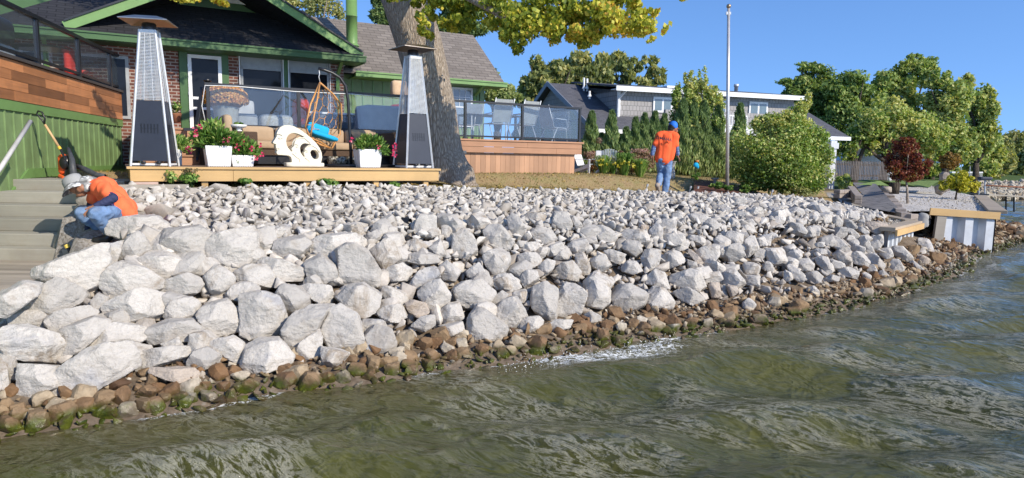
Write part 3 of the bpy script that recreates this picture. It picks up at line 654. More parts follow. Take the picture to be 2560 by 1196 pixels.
M_WICK = brick_mat('brown_wicker', 'xzy', .022, .014, (.19, .12, .075), (.13, .085, .06), (.04, .025, .018), .003, grain=120)
M_PINE = wood_mat('yellow_pine', (.56, .36, .15), .14)
M_DECKT = wood_mat('weathered_deck_boards', (.36, .25, .17), .2)
M_CED = wood_mat('cedar_boards', (.43, .225, .125), .22)
M_CEDZ = wood_mat('cedar_upright_boards', (.46, .26, .15), .2, 'z')
M_REDW = wood_mat('redwood_boards', (.46, .19, .075), .5, 'u', .45, .9, dirt=(.5, (.14, .06, .03)))
M_TIMB = wood_mat('grey_timber', (.38, .34, .28), .2, dirt=(.5, (.24, .2, .15)))
def glass_mat(name, tint, refl, haze):
    N = NT(name); t = N.n('BsdfTransparent'); t.inputs[0].default_value = (*tint, 1); g = N.n('BsdfGlossy'); g.inputs['Roughness'].default_value = .02; g.inputs[0].default_value = (.9, .95, 1, 1)
    d = N.n('BsdfDiffuse'); d.inputs[0].default_value = (.45, .5, .55, 1); m = N.n('MixShader'); m2 = N.n('MixShader'); lw = N.n('LayerWeight'); lw.inputs[0].default_value = .25
    N.l(N.math('ADD', N.math('MULTIPLY', lw.outputs['Facing'], .16), refl), m.inputs[0]); N.l(t.outputs[0], m.inputs[1]); N.l(g.outputs[0], m.inputs[2])
    m2.inputs[0].default_value = haze; N.l(m.outputs[0], m2.inputs[1]); N.l(d.outputs[0], m2.inputs[2]); N.l(m2.outputs[0], N.out.inputs[0]); return N.m
M_GLASS = glass_mat('railing_glass', (.88, .9, .91), .04, .035)
M_GLASSC = glass_mat('clear_railing_glass', (.9, .92, .91), .04, .03)
# ---------------- main house
hs_ = root('brick_house', 'green trimmed brick lake house with dark shingle roof behind the left patio heater', 'house', H(2, 18.1, 2.8), TH)
VF = 18.1; FL = 2.8; EA = 4.82
def seg(u0, u1, z0, z1, m, name, v0=VF, th=.2, label=None): return MB().hbox(u0, u1, v0, v0+th, z0, z1).build(name, m, hs_, label=label)
seg(-3.2, 1.33, 1.8, EA, M_BRICK, 'wall'); seg(2.42, 2.66, 1.8, EA, M_BRICK, 'wall'); seg(4.88, 5.25, 1.8, EA, M_BRICK, 'wall')
seg(1.33, 2.42, 1.8, FL, M_BRICK, 'wall'); seg(2.66, 4.88, 1.8, FL+.15, M_GRND, 'wall', label='low green panel under the big sliding windows')
MB().hbox(5.05, 5.25, 18.3, 19.5, 1.8, EA).build('wall', M_BRICKS, hs_)
MB().hbox(-3.2, 5.05, 22.6, 22.8, 1.8, 7).build('wall', M_GRND, hs_, label='dark rear wall')
MB().hbox(-3.2, 5.0, 18.4, 22.5, FL-.1, FL).build('floor', M_DARK, hs_)
fr = MB().hbox(1.34, 1.52, VF-.03, VF+.06, FL, EA).hbox(2.26, 2.42, VF-.03, VF+.06, FL, EA).hbox(1.52, 2.26, VF-.03, VF+.06, 4.68, EA).build('door_frame', M_GRND, hs_)
dr = MB().hbox(1.52, 1.60, VF-.06, VF-.02, FL+.02, 4.66).hbox(2.18, 2.26, VF-.06, VF-.02, FL+.02, 4.66).hbox(1.60, 2.18, VF-.06, VF-.02, 4.58, 4.66).hbox(1.6, 2.18, VF-.06, VF-.02, FL+.02, FL+.12).hbox(1.6, 2.18, VF-.06, VF-.02, 3.62, 3.68).hbox(1.6, 2.18, VF-.06, VF-.02, 3.38, 3.44)
for k in range(3): dr.hbox(1.74+k*.16, 1.77+k*.16, VF-.06, VF-.02, 3.44, 3.62)
dr = dr.build('screen_door', M_WHT, hs_, label='white framed screen door with a dark mesh')
MB().hbox(1.60, 2.18, VF-.045, VF-.035, FL+.12, 4.58).build('screen', M_DARK, dr); MB().ell(H(2.21, VF-.08, 3.7), (.02, .02, .05)).build('handle', M_STEEL, dr)
MB().hbox(1.515, 1.53, VF-.075, VF-.055, 4.35, 4.43).hbox(1.515, 1.53, VF-.075, VF-.055, 3.1, 3.18).hbox(1.515, 1.53, VF-.075, VF-.055, 3.7, 3.78).build('hinge', M_STEEL, dr)
M_WFR = mat('grey_window_frame', (.3, .31, .31), .4)
for a, b, x in ((2.70, 3.70, 0), (3.83, 4.86, 1)):
    w = MB().hbox(a, a+.05, VF-.02, VF+.05, FL+.1, EA-.02).hbox(b-.05, b, VF-.02, VF+.05, FL+.1, EA-.02).hbox(a, b, VF-.02, VF+.05, 4.42, 4.5).hbox(a, b, VF-.02, VF+.05, FL+.1, FL+.2).hbox(a+.05, b-.05, VF, VF+.05, 4.5, EA-.02).build('sliding_window', M_WFR, hs_)
    MB().hbox(a+.05, b-.05, VF+.03, VF+.035, FL+.2, 4.42).build('pane', M_DARK, w)
MB().hbox(3.70, 3.83, VF-.03, VF+.06, FL, EA).build('window_post', M_GRND, hs_)
MB().hbox(2.655, 2.68, VF-.06, VF-.03, FL, EA).hbox(3.69, 3.71, VF-.06, VF-.03, FL, EA).hbox(3.82, 3.84, VF-.06, VF-.03, FL, EA).hbox(4.87, 4.885, VF-.06, VF-.03, FL, EA).build('light_cord', M_WHT, hs_)
for ua in (-2.5, -.9):
    w = MB().hbox(ua, ua+1.2, VF-.03, VF-.01, FL+.3, 4.5).build('window', M_WFR, hs_); MB().hbox(ua+.07, ua+1.13, VF-.04, VF-.032, FL+.37, 4.43).build('pane', M_DARK, w)
for uu_ in (-1.25, 5.08): MB().beam(H(uu_, VF-.06, 2.6), H(uu_, VF-.06, 4.5), .08, .07).beam(H(uu_, VF-.06, 4.46), H(uu_, VF-.5, 4.78), .08, .07).build('downspout', M_GRNL, hs_)
# pent roof (eave v 17.45 to gable wall v 19.6)
sl_ = .56
def pent(v): return EA+.05+(v-17.45)*sl_
rf = MB(); a0, a1 = -2.35, 5.62
q = [H(a0, 17.45, pent(17.45)), H(a1, 17.45, pent(17.45)), H(a1-.9, 20.2, pent(20.2)), H(-.2, 20.2, pent(20.2))]
rf.prism(q, (0, 0, -.06)); rf.prism([H(a0, 17.45, pent(17.45)), H(-.2, 20.2, pent(20.2)), H(-2.9, 22.8, pent(17.45)+.3)], (0, 0, -.06))
rf.build('roof', M_SHD, hs_)
g = MB()
g.hbox(a0, a1, 17.33, 17.45, EA-.10, EA+.05).hbox(a0, a1, 17.30, 17.33, EA+.02, EA+.055).hbox(a0, a1, 17.45, 18.1, EA-.11, EA-.09).hbox(a1-.06, a1, 17.45, 19.4, EA-.12, EA+.04).build('gutter', M_GRND, hs_)
# upper gable: wall, vent panel, rakes, roof planes
def rk(px, py): return on(17.62, px, py)
(uR0, zR0), (uR1, zR1) = rk(905, 140), rk(690, 2); mR = (zR1-zR0)/(uR1-uR0)
(uL0, zL0), (uL1, zL1) = rk(161, 64), rk(345, 0); mL = (zL1-zL0)/(uL1-uL0)
ua = (zL0-zR0+mR*uR0-mL*uL0)/(mR-mL); za = zR0+mR*(ua-uR0)
gw = MB().prism([H(uL0+1.2, 19.6, zL0+.5), H(uR0-.7, 19.6, zR0+.35), H(ua, 19.6, za-.05)], EV*.15).build('gable_wall', M_GRND, hs_)
pv0 = on(19.55, 556, -30); pv1 = on(19.55, 650, 12); pv2 = on(19.55, 560, 6)
MB().prism([H(pv0[0], 19.54, pv2[1]), H(pv1[0], 19.54, pv2[1]-.0), H(pv0[0]+.1, 19.54, pv0[1]+.3), H(pv0[0], 19.54, pv0[1]+.3)], EV*.04).build('gable_vent', M_WHT, gw)
for (u0, z0) in ((uR0, zR0), (uL0, zL0)):
    MB().beam(H(u0, 17.62, z0-.02), H(ua, 17.62, za-.02), .05, .2, EZ).build('rake_board', M_GRNL if u0 == uR0 else M_GRNL, hs_)
    MB().beam(H(u0, 17.6, z0+.10), H(ua, 17.6, za+.10), .09, .04, EZ).build('rake_edge', M_BLK, hs_)
    MB().prism([H(u0, 17.62, z0+.1), H(ua, 17.62, za+.1), H(ua, 25, za+.1), H(u0, 25, z0+.1)], (0, 0, -.1)).build('upper_roof', M_SHD, hs_)
# right wing
EW = 4.58; uE = 10.25; VW = 18.9
wg = lambda *a: a
MB().hbox(5.25, uE-.42, VW, VW+.15, 1.8, EW).build('wing_wall', M_GRN, hs_, label='light green board and batten wall of the low wing')
b = MB(); k = 5.4
while k < uE-.5: b.hbox(k, k+.04, VW-.02, VW-.0005, 1.9, EW-.01); k += .3
b.build('batten', M_GRNL, hs_)
MB().hbox(uE-.57, uE-.42, VW-.05, 22.6, 1.8, EW).build('corner_post', M_GRN, hs_)
rv = 20.6; rz_ = 6.35
MB().prism([H(4.9, 18.35, EW+.03), H(uE, 18.35, EW+.03), H(uE+.05, rv, rz_), H(4.9, rv, rz_)], (0, 0, -.06)).prism([H(4.9, rv+.002, rz_), H(uE+.05, rv+.002, rz_), H(uE, 23, EW), H(4.9, 23, EW)], (0, 0, -.06)).build('wing_roof', M_SHB, hs_, label='brown grey shingle roof of the low wing')
MB().prism([H(uE-.5, VW, EW-.05), H(uE-.5, 22.5, EW-.05), H(uE-.5, rv, rz_-.1)], EU*.08).build('wing_gable', M_GRN, hs_)
MB().hbox(5.62, uE+.03, 18.22, 18.35, EW-.11, EW+.0).hbox(5.62, uE+.03, 18.19, 18.22, EW-.01, EW+.03).hbox(5.62, uE+.03, 18.35, VW, EW-.12, EW-.1).build('wing_gutter', M_GRNL, hs_, label='light green gutter of the low wing')
dsu = uE-.75
MB().beam(H(dsu, 18.3, EW-.1), H(dsu, 18.85, EW-.35), .08, .08).beam(H(dsu, 18.85, EW-.33), H(dsu, 18.85, 2), .08, .08).build('downspout', M_GRNL, hs_)
wa, wb = on(VW-.03, 1128, 218), on(VW-.03, 1180, 318)
w = MB().hbox(wa[0], wb[0], VW-.07, VW-.03, wb[1], wa[1]).build('window', M_WHT, hs_)
MB().hbox(wa[0]+.07, wb[0]-.07, VW-.078, VW-.072, wb[1]+.07, wa[1]-.07).build('pane', mat('wing_pane', (.16, .2, .24), .08, bump=0, spec=.8), w)
m = MB(); uc = (wa[0]+wb[0])/2; zc = (wa[1]+wb[1])/2; m.hbox(wa[0], wb[0], VW-.095, VW-.08, zc-.02, zc+.02)
for i in (-1, 1): m.hbox(uc+i*.1-.008, uc+i*.1+.008, VW-.09, VW-.08, zc, wa[1]-.05)
m.hbox(wa[0]+.05, wb[0]-.05, VW-.092, VW-.081, (zc+wa[1])/2-.008, (zc+wa[1])/2+.008).build('mullion', M_WHT, w)
fx_ = H(*[on(18.6, 868, 168)[0], 18.6, on(18.6, 868, 168)[1]])
fl = MB().ell(fx_-EU*.1, (.07, .09, .08), 8).build('flood_light', M_WHT, hs_); MB().ell(fx_+EU*.16+EZ*-.03, (.07, .07, .07), 8).tube([fx_-EU*.1, fx_+EZ*.1, fx_+EU*.16], .02, 6).build('arm', M_BLK, fl)
# flue pipe
cu, cz0 = on(19.3, 880, 125)
MB().lathe([(.19, cz0-.25), (.19, cz0), (.175, cz0+.08), (.155, cz0+.12), (.155, cz0+.9), (.162, cz0+.9), (.162, cz0+.93), (.155, cz0+.93), (.155, 8.2)], H(cu, 19.3, 0), 20).build('flue_pipe', M_GRNL, hs_, True)
MB().lathe([(.21, cz0+.1), (.17, cz0+.16)], H(cu, 19.3, 0), 20).build('flue_collar', M_GRNL, hs_)
# ---------------- upper deck with glass railing
def railing(rt, u0, u1, v, z0, h, posts, gm, pm, top=.05, side=None):
    MB().hbox(u0-.05, u1+.05, v-.035, v+.035, z0+h-.05, z0+h).build('top_rail', pm, rt); MB().hbox(u0, u1, v-.02, v+.02, z0+.05, z0+.09).build('bottom_rail', pm, rt)
    for p in posts: MB().hbox(p-.03, p+.03, v-.03, v+.03, z0-.1, z0+h-.052).hbox(p-.05, p+.05, v-.05, v+.05, z0, z0+.03).build('post', pm, rt)
    for a, b in zip(posts[:-1], posts[1:]): MB().hbox(a+.035, b-.035, v-.004, v+.004, z0+.09, z0+h-.06).build('glass_pane', gm, rt)
ud = root('upper_deck', 'raised deck outside the sliding windows, behind the wicker sofa', 'deck', H(3.3, 14, 1.9), TH)
MB().hbox(1.45, 5.95, 13.97, 18.1, 2.64, 2.8).hbox(.35, 1.45, 16.1, 18.1, 2.6, 2.79).build('floor', M_DECKT, ud); MB().hbox(1.45, 5.95, 13.95, 14.05, 1.85, 2.78).build('skirt', M_CED, ud)
r1 = root('glass_railing', 'dark framed glass railing behind the wicker sofa and orange flowers', 'railing', H(3.3, 14, 2.8), TH)
railing(r1, 1.5, 5.4, 14.0, 2.8, .84, [1.5, 3.15, 5.38], M_GLASS, M_BLK)
m = MB().tube([H(1.45, 13.92, 2.8), H(1.38, 13.9, 3.2), H(1.45, 13.93, 3.58), H(2, 13.95, 3.6), H(3.1, 13.95, 3.57), H(4.2, 13.95, 3.59), H(5.3, 13.95, 3.56)], .008, 6).build('rope_light', M_WHT, r1, True)
MB().ell(H(1.5, 14, 3.68), (.07, .07, .04), 8).build('post_cap', M_BLK, r1)
# stair railing with balusters + steps
sr = root('stair_railing', 'black sloping baluster rail beside the wooden house steps', 'railing', H(1.45, 14.6, 2.4), TH)
m = MB().beam(H(1.2, 13.2, 2.75), H(1.42, 14.2, 3.55), .05, .05).build('handrail', M_BLK, sr)
MB().beam(H(1.0, 13.15, 2.74), H(1.22, 13.15, 2.74), .05, .05).beam(H(1.2, 13.2, 2.2), H(1.42, 14.2, 2.95), .04, .04).build('lower_rail', M_BLK, sr)
for i in range(7):
    t = i/7+.06; p = H(1.2+.22*t, 13.2+t, 0); MB().beam(p+EZ*(2.2+.75*t), p+EZ*(2.75+.8*t), .025, .025).build('baluster', M_BLK, sr)
st = root('wooden_steps', 'reddish wooden steps up to the white screen door', 'steps', H(.95, 14, 2.12), TH)
for i in range(4): MB().hbox(.35, 1.25, 13.3+i*.28, 13.6+i*.28, 2.27+i*.165, 2.3+i*.165).build('tread', M_CED, st); MB().hbox(.35, 1.25, 13.33+i*.28, 13.35+i*.28, 2.1+i*.165, 2.265+i*.165).build('riser', M_CED, st)
MB().hbox(.35, 1.45, 14.42, 16.1, 1.9, 2.79).build('landing', M_CED, st)
# ---------------- low pine deck
ld = root('low_deck', 'low yellow pine deck platform carrying heaters, planters and sculpture', 'deck', H(2.6, 11.5, 1.75), TH)
v = 11.42; i = 0
while v < 13.95: MB().hbox(.1+(i % 2)*.01, 5.08-(i % 3)*.008, v, v+.135, 2.085, 2.12).build('deck_board', M_DECKT if i else M_PINE, ld); v += .142; i += 1
MB().hbox(.14, 1.55, 11.45, 11.49, 1.9, 2.083).hbox(1.553, 5.05, 11.45, 11.49, 1.9, 2.083).hbox(5.01, 5.05, 11.49, 13.9, 1.9, 2.083).hbox(.14, .18, 11.49, 13.9, 1.9, 2.083).build('fascia', M_PINE, ld, bevel=.004)
for px in (377, 512, 620, 767, 940, 1064):
    u = on(11.52, px, 460)[0]; MB().hbox(u-.045, u+.045, 11.5, 11.59, 1.6, 1.898).build('post', M_PINE, ld)
MB().hbox(.14, 5.0, 13.3, 13.34, 1.6, 1.89).build('back_skirt', M_BLK, ld)
MB().hbox(.14, .5, 11.4, 11.6, 1.72, 1.893).build('concrete_block', mat('pink_block', (.5, .36, .3), .9), None, label='pinkish block under the left end of the pine deck', cat='block')
# ---------------- patio heaters
def heater(loc, rz, label):
    h = root('patio_heater', label, 'patio heater', (0, 0, 0), 0, 'pyramid patio heaters on the pine deck')
    B, Tp, H0, H1, H2 = .27, .105, .03, .98, 2.02
    def cs(z): t = z/H2; return B*(1-t)+Tp*t
    M_R = mat('heater_panel', (.03, .035, .05), .38, .1, 4, bump=.02)
    for sx in (-1, 1):
        for sy in (-1, 1):
            MB().beam((sx*B, sy*B, 0), (sx*Tp, sy*Tp, H2), .028, .028).build('leg', M_STEEL, h)
    for a in range(4):
        rm = np.array(Matrix.Rotation(a*math.pi/2, 3, 'Z'))
        b0, b1 = cs(H0)-.016, cs(H1)-.016
        pts = np.array([(-b0, -b0-.004, H0+.05), (b0, -b0-.004, H0+.05), (b1, -b1-.004, H1), (-b1, -b1-.004, H1)]) @ rm.T
        pn = MB().prism(pts, rm @ np.array((0, .012, 0))).build('side_panel', M_R, h)
        sl = MB()
        for i in range(6):
            for j in range(9):
                z = .5+j*.016; yy = -cs(z)-.0065+.0*i; sl.box(rm @ np.array(((i-2.5)*.045, yy+.012, z)), (.02, .003, .007), rm.T)
        sl.box(rm @ np.array((0, -cs(.564)+.0055, .564)), (.24, .002, .002), rm.T).build('vent_grille', M_BLK, pn)
        gr = MB(); z = H1+.02
        while z < H2-.05:
            c = cs(z); gr.add((np.array([(-c, -c-.005, z-.0045), (c, -c-.005, z-.0045), (c, -c-.005, z+.0045), (-c, -c-.005, z+.0045), (-c, -c+.004, z-.0045), (c, -c+.004, z-.0045), (c, -c+.004, z+.0045), (-c, -c+.004, z+.0045)]) @ rm.T), [(0, 1, 2, 3), (7, 6, 5, 4), (3, 2, 6, 7), (0, 4, 5, 1)]); z += .021
        for t in (-.33, .33): gr.tube([rm @ np.array((t*cs(H1), -cs(H1)-.008, H1)), rm @ np.array((t*cs(H2), -cs(H2)-.008, H2))], .004, 4)
        gr.build('wire_guard', M_STEEL, h)
    MB().lathe([(.05, H1+.02), (.05, H2)], n=16).build('glass_tube', glass_mat('heater_tube', (.8, .85, .9), .15, .15), h, True)
    MB().box((0, 0, .03), (.5, .5, .03)).build('base_plate', M_WHT, h)
    MB().box((0, 0, H1-.01), (cs(H1)*2-.04,)*2+(.02,)).build('burner_plate', M_STEEL, h)
    MB().lathe([(.09, H2-.04), (.1, H2), (.1, H2+.10), (.085, H2+.115)], n=20).build('burner_head', M_BLK, h, True)
    MB().box((0, 0, H2-.02), (.24, .24, .05)).build('top_bracket', M_STEEL, h)
    e = MB(); rf = .33; pts = [(-rf, -rf, H2+.12), (rf, -rf, H2+.12), (rf, rf, H2+.12), (-rf, rf, H2+.12)]; top = [(x*.45, y*.45, H2+.19) for x, y, z in pts]
    V = pts+top+[(x, y, z+.012) for x, y, z in pts]+[(x, y, z+.012) for x, y, z in top]
    e.add(V, [(0, 4, 5, 1), (1, 5, 6, 2), (2, 6, 7, 3), (3, 7, 4, 0), (4, 7, 6, 5), (8, 9, 13, 12), (9, 10, 14, 13), (10, 11, 15, 14), (11, 8, 12, 15), (12, 13, 14, 15), (0, 1, 9, 8), (1, 2, 10, 9), (2, 3, 11, 10), (3, 0, 8, 11)]).build('reflector', mat('reflector_metal', (.55, .45, .36), .35, .15, 5, metal=1), h)
    for sx in (-.09, .12): MB().lathe([(.03, 0), (.034, .01), (.034, .03), (.03, .04)], (0, 0, 0), 10).build('wheel', M_BLK, h).location = (sx, -B-.0, .035)
    h.location = loc; h.rotation_euler = (0, 0, rz); return h
hA = heater(H(.49, 11.86, 2.122), R(27)-R(0), 'taller looking left patio heater with dark front panel, beside the leafy planters')
hB = dup(hA, H(4.74, 11.92, 2.122), R(27)+R(38), 'right patio heater in front of the big tree trunk'); hA.rotation_euler = (0, 0, R(13))
hB.rotation_euler = (0, 0, R(36))
# ---------------- face sculpture
sc_ = root('face_sculpture', 'cream sculpture of three nested faces in profile on a slab', 'sculpture', H(3, 11.7, 2.12), TH)
VS = 11.68
def opx(L): return [on(VS, 660+a/8.542, 290+b/8.542) for a, b in L]
big_o = [(265,380),(290,320),(340,250),(420,205),(520,198),(640,225),(760,290),(880,375),(1000,470),(1100,570),(1180,680),(1225,780),(1238,880),(1225,960),(1205,1012),(590,1012),(588,940),(570,880),(520,850),(290,835),(265,800),(262,770),(280,745),(262,720),(265,700),(245,680),(250,655),(240,640),(255,620),(240,605),(195,590),(188,565),(230,500),(265,440)]
hole1 = [(470,540),(480,470),(520,410),(580,375),(640,368),(700,380),(780,410),(860,455),(800,462),(740,470),(690,495),(655,540),(640,600),(640,640),(590,690),(580,715),(600,740),(585,770),(560,740),(510,680),(480,620)]
hole2 = [(765,690),(780,640),(820,600),(870,588),(930,600),(1000,622),(940,635),(900,660),(880,700),(880,740),(840,790),(850,820),(860,850),(855,890),(815,840),(775,780)]
hole3 = [(985,780),(1000,745),(1040,728),(1090,732),(1140,770),(1165,830),(1160,890),(1130,925),(1090,930),(1040,905),(1000,850)]
def plate_with_holes(outer, holes, v0, v1):
    bmn = bmesh.new(); allp = [opx(outer)]+[opx(h) for h in holes]; ed = []
    for L in allp:
        vs_ = [bmn.verts.new(Vector(H(u, v0, z))) for u, z in L]
        for i in range(len(vs_)): ed.append(bmn.edges.new((vs_[i], vs_[(i+1) % len(vs_)])))
    bmesh.ops.triangle_fill(bmn, use_beauty=True, edges=ed, normal=Vector(-EV))
    r = bmesh.ops.extrude_face_region(bmn, geom=bmn.faces[:]); nv = [e for e in r['geom'] if isinstance(e, bmesh.types.BMVert)]
    bmesh.ops.translate(bmn, vec=Vector(EV*(v1-v0)), verts=nv); bmesh.ops.recalc_face_normals(bmn, faces=bmn.faces[:])
    bmn.verts.index_update(); V = np.array([v.co[:] for v in bmn.verts]); fs = [tuple(v.index for v in f.verts) for f in bmn.faces]; bmn.free()
    return MB().add(V, fs)
plate_with_holes(big_o, [hole1, hole2, hole3], VS-.02, VS+.15).build('faces', M_CREAM, sc_, bevel=.012)
for (cx, cy, s) in ((330, 460, 1), (690, 650, .6), (900, 765, .42)):   # raised eye, brow and cheek of each profile
    def q(a, b): u, z = on(VS, 660+(cx+a*s)/8.542, 290+(cy+b*s)/8.542); return H(u, VS-.028, z)
    MB().tube([q(-55, -60), q(-20, -75), q(30, -60), q(60, -25)], [.004*s, .011*s, .011*s, .003*s], 6).build('brow', M_CREAM, sc_, True)
    MB().tube([q(-30, 20), q(0, 0), q(35, 8), q(62, 25)], [.003, .009*s, .009*s, .003], 6).ell(q(5, 18), (.022*s, .008, .016*s), 6, (EU, EV, EZ)).build('eye', M_CREAM, sc_, True)
    MB().tube([q(-40, 230), q(-20, 240), q(0, 236)], .007*s, 6).build('lip', M_CREAM, sc_, True)
for pts in ([(590, 1010), (588, 940), (620, 900), (720, 905), (760, 940), (765, 1010)],): pass
cut = MB()
for L in ([(600, 800), (700, 885), (755, 920), (768, 1005)], [(870, 890), (930, 935), (962, 960), (970, 1005)], [(860, 470), (960, 560), (1010, 625), (1110, 680), (1180, 780)], [(600, 640), (610, 560), (660, 500), (760, 465), (860, 480)], [(855, 760), (880, 690), (940, 640), (1020, 632)]):
    cut.tube([H(*[opx([p])[0][0], VS-.024, opx([p])[0][1]]) for p in L], .009, 6)
cut.build('carved_ridge', M_CREAM, sc_, True)
u0, z0 = on(VS, 714, 417); u1, z1 = on(VS, 809, 417); MB().rbox(H((u0+u1)/2, VS+.05, 2.12+.045), (u1-u0, .26, .085), .03, (EU, EV, EZ)).build('slab', M_CREAM, sc_, True)
# ---------------- hanging chair
hc = root('hanging_chair', 'rattan hexagon hanging chair with turquoise cushion on a dark curved stand', 'hanging chair', H(3.9, 12.4, 2.12), TH)
VH = 12.45
def hp(px, py, dv=0): u, z = on(VH+dv, px, py); return H(u, VH+dv, z)
MB().tube([hp(878, 412), hp(876, 360), hp(873, 300), hp(870, 250), hp(864, 216), hp(850, 195), hp(831, 183), hp(812, 176), hp(796, 171)], .028, 10).build('pole', M_BLK, hc, True)
MB().tube([H(3.2, 12.1, 2.15), H(4.55, 12.15, 2.15), H(4.55, 12.9, 2.15)], .028, 8).tube([H(3.2, 12.9, 2.15), H(4.5, 12.9, 2.15)], .028, 8).tube([hp(877, 335), H(3.95, 12.15, 2.16)], .018, 8).build('base', M_BLK, hc, True)
MB().tube([hp(797, 173), hp(799, 185), hp(797, 192), hp(800, 206)], .008, 6).build('hook', M_STEEL, hc, True)
M_RAT = mat('orange_rattan', (.56, .27, .09), .5, .2, 12)
top = hp(800, 207); Lp = [hp(800, 207), hp(776, 262, -.3), hp(764, 318, -.35), hp(775, 345, -.3), hp(800, 362, -.25), hp(826, 371, -.1)]
Rp = [hp(800, 207), hp(832, 235, .15), hp(853, 262, .25), hp(854, 300, .25), hp(850, 335, .2), hp(830, 371, 0)]
Bk = [hp(800, 207), hp(812, 245, .55), hp(822, 285, .65), hp(822, 325, .55), hp(815, 350, .35), hp(826, 371, -.1)]
rt_ = MB()
for L in (Lp, Rp): rt_.tube(L, .017, 8)
rt_.tube([Lp[0], hp(792, 255, -.45), hp(783, 300, -.55), hp(776, 345, -.5)], .014, 8).tube([Rp[1], hp(845, 262, .35), hp(846, 335, .3)], .012, 6).tube([hp(776, 345, -.5), hp(800, 355, -.2), hp(826, 371, -.1)], .014, 8)
rt_.build('frame', M_RAT, hc, True)
def bez(L, t): 
    n = len(L)-1; f = min(t*n, n-1e-6); i = int(f); return L[i]*(1-(f-i))+L[i+1]*(f-i)
net = MB(); NR, NC = 8, 8
def sp(i, j):      # basket surface through left rim, back and right rim
    t = .1+.88*i/NR; s = j/NC; a, b, c = bez(Lp, t), bez(Bk, t), bez(Rp, t)
    return a*(1-s)*(1-2*s)+b*4*s*(1-s)*1.0+c*s*(2*s-1) if False else (1-s)**2*a+2*s*(1-s)*(2*b-(a+c)/2)+s**2*c
for i in range(NR):
    for j in range(NC+1):
        if (i+j) % 2 == 0:
            net.tube([sp(i, j), sp(i+.55, j)], .0065, 5)
            if j < NC: net.tube([sp(i+.55, j), sp(i+1, j+1)], .0065, 5)
            if j > 0: net.tube([sp(i+.55, j), sp(i+1, j-1)], .0065, 5)
net.build('woven_net', M_RAT, hc)
M_TURQ = mat('turquoise_cushion', (.01, .36, .62), .85, .08, 5, bump=.3)
cc = hp(806, 346, .0); ax = (np.array(EU)*.96-EZ*.28, EV, EZ*.96+np.array(EU)*.28)
MB().rbox(cc+EZ*.04, (.50, .44, .09), .045, ax, puff=.015).build('cushion', M_TURQ, hc, True); MB().rbox(cc+EV*.3+EZ*.16, (.4, .1, .2), .05, ax).build('back_pillow', M_TURQ, hc, True)
# ---------------- wicker seating
sf = root('wicker_sofa', 'brown wicker sectional sofa with tan cushions under the glass railing', 'sofa', H(3.4, 13.2, 2.12), TH)
def U(px, v): return on(v, px, 350)[0]
ua_, ub_ = U(560, 13.3), U(975, 13.3)
M_WK = M_WICK
MB().hbox(ua_, ub_, 13.62, 13.8, 2.16, 2.80).build('back', M_WK, sf, bevel=.03)
MB().hbox(ua_+.2, ub_-.1, 12.95, 13.6, 2.16, 2.36).build('base', M_BLK, sf)
MB().hbox(ua_+.2, ub_-.1, 12.9, 13.6, 2.32, 2.42).build('seat_frame', M_WK, sf)
n = 4; w = (ub_-ua_-.45)/n
for i in range(n):
    a = ua_+.25+i*w
    MB().rbox(H(a+w/2, 13.22, 2.50), (w-.02, .68, .15), .05, (EU, EV, EZ), puff=.015).build('seat_cushion', M_TAN, sf, True)
    MB().rbox(H(a+w/2, 13.55, 2.70), (w-.03, .16, .30), .07, (EU, EV, EZ), puff=.02).build('back_cushion', M_TAN, sf, True)
MB().hbox(ub_-.14, ub_+.06, 12.75, 13.8, 2.16, 2.80).build('arm', M_WK, sf, bevel=.05); MB().hbox(ua_, ua_+.24, 12.7, 13.8, 2.16, 2.78).build('arm', M_WK, sf, bevel=.03)
ac = root('wicker_armchair', 'wicker armchair with tall tan back cushion beside the red flowers', 'armchair', H(1.7, 12.9, 2.12), TH)
a0 = U(528, 12.9)
MB().hbox(a0, a0+.16, 12.6, 13.5, 2.16, 2.9).build('back', M_WK, ac, bevel=.03); MB().rbox(H(a0+.25, 13.0, 2.82), (.16, .7, .36), .07, (EU, EV, EZ), puff=.02).build('back_cushion', M_TAN, ac, True)
MB().hbox(a0+.16, a0+.72, 12.62, 12.8, 2.16, 2.72).hbox(a0+.16, a0+.75, 12.8, 13.5, 2.16, 2.45).build('seat_base', M_WK, ac, bevel=.02); MB().rbox(H(a0+.5, 13.1, 2.52), (.5, .62, .14), .05, (EU, EV, EZ)).build('seat_cushion', M_TAN, ac, True)
bw = root('footed_bowl', 'white footed bowl of succulents on the wicker arm', 'bowl', H(a0+.42, 12.7, 2.72), 0)
bl_ = H(a0+.42, 12.7, 2.722)
MB().lathe([(.06, 0), (.055, .02), (.035, .03), (.06, .05), (.12, .07), (.145, .11), (.135, .112), (.11, .08), (.02, .07)], bl_, 20).build('bowl', M_WHT, bw, True)
# dark decorated bowls by the swing base
M_POT = NT('mosaic_pot'); M_POT.pbr(M_POT.ramp(M_POT.noise(24, 3, .8), [(.4, (.05, .04, .035)), (.52, (.3, .26, .18)), (.6, (.62, .6, .52))]), .35); M_POT = M_POT.m
for k, (px, lb) in enumerate(((842, 'left mosaic bowl planter under the hanging chair'), (890, 'right mosaic bowl planter beside the swing pole'))):
    p = H(U(px, 12.75), 12.75, 2.122); MB().lathe([(.08, 0), (.16, .05), (.19, .12), (.17, .19), (.15, .19), (.15, .12)], p, 20).build('bowl_planter', M_POT, None, True, label=lb, cat='planter', group='mosaic bowls by the swing')
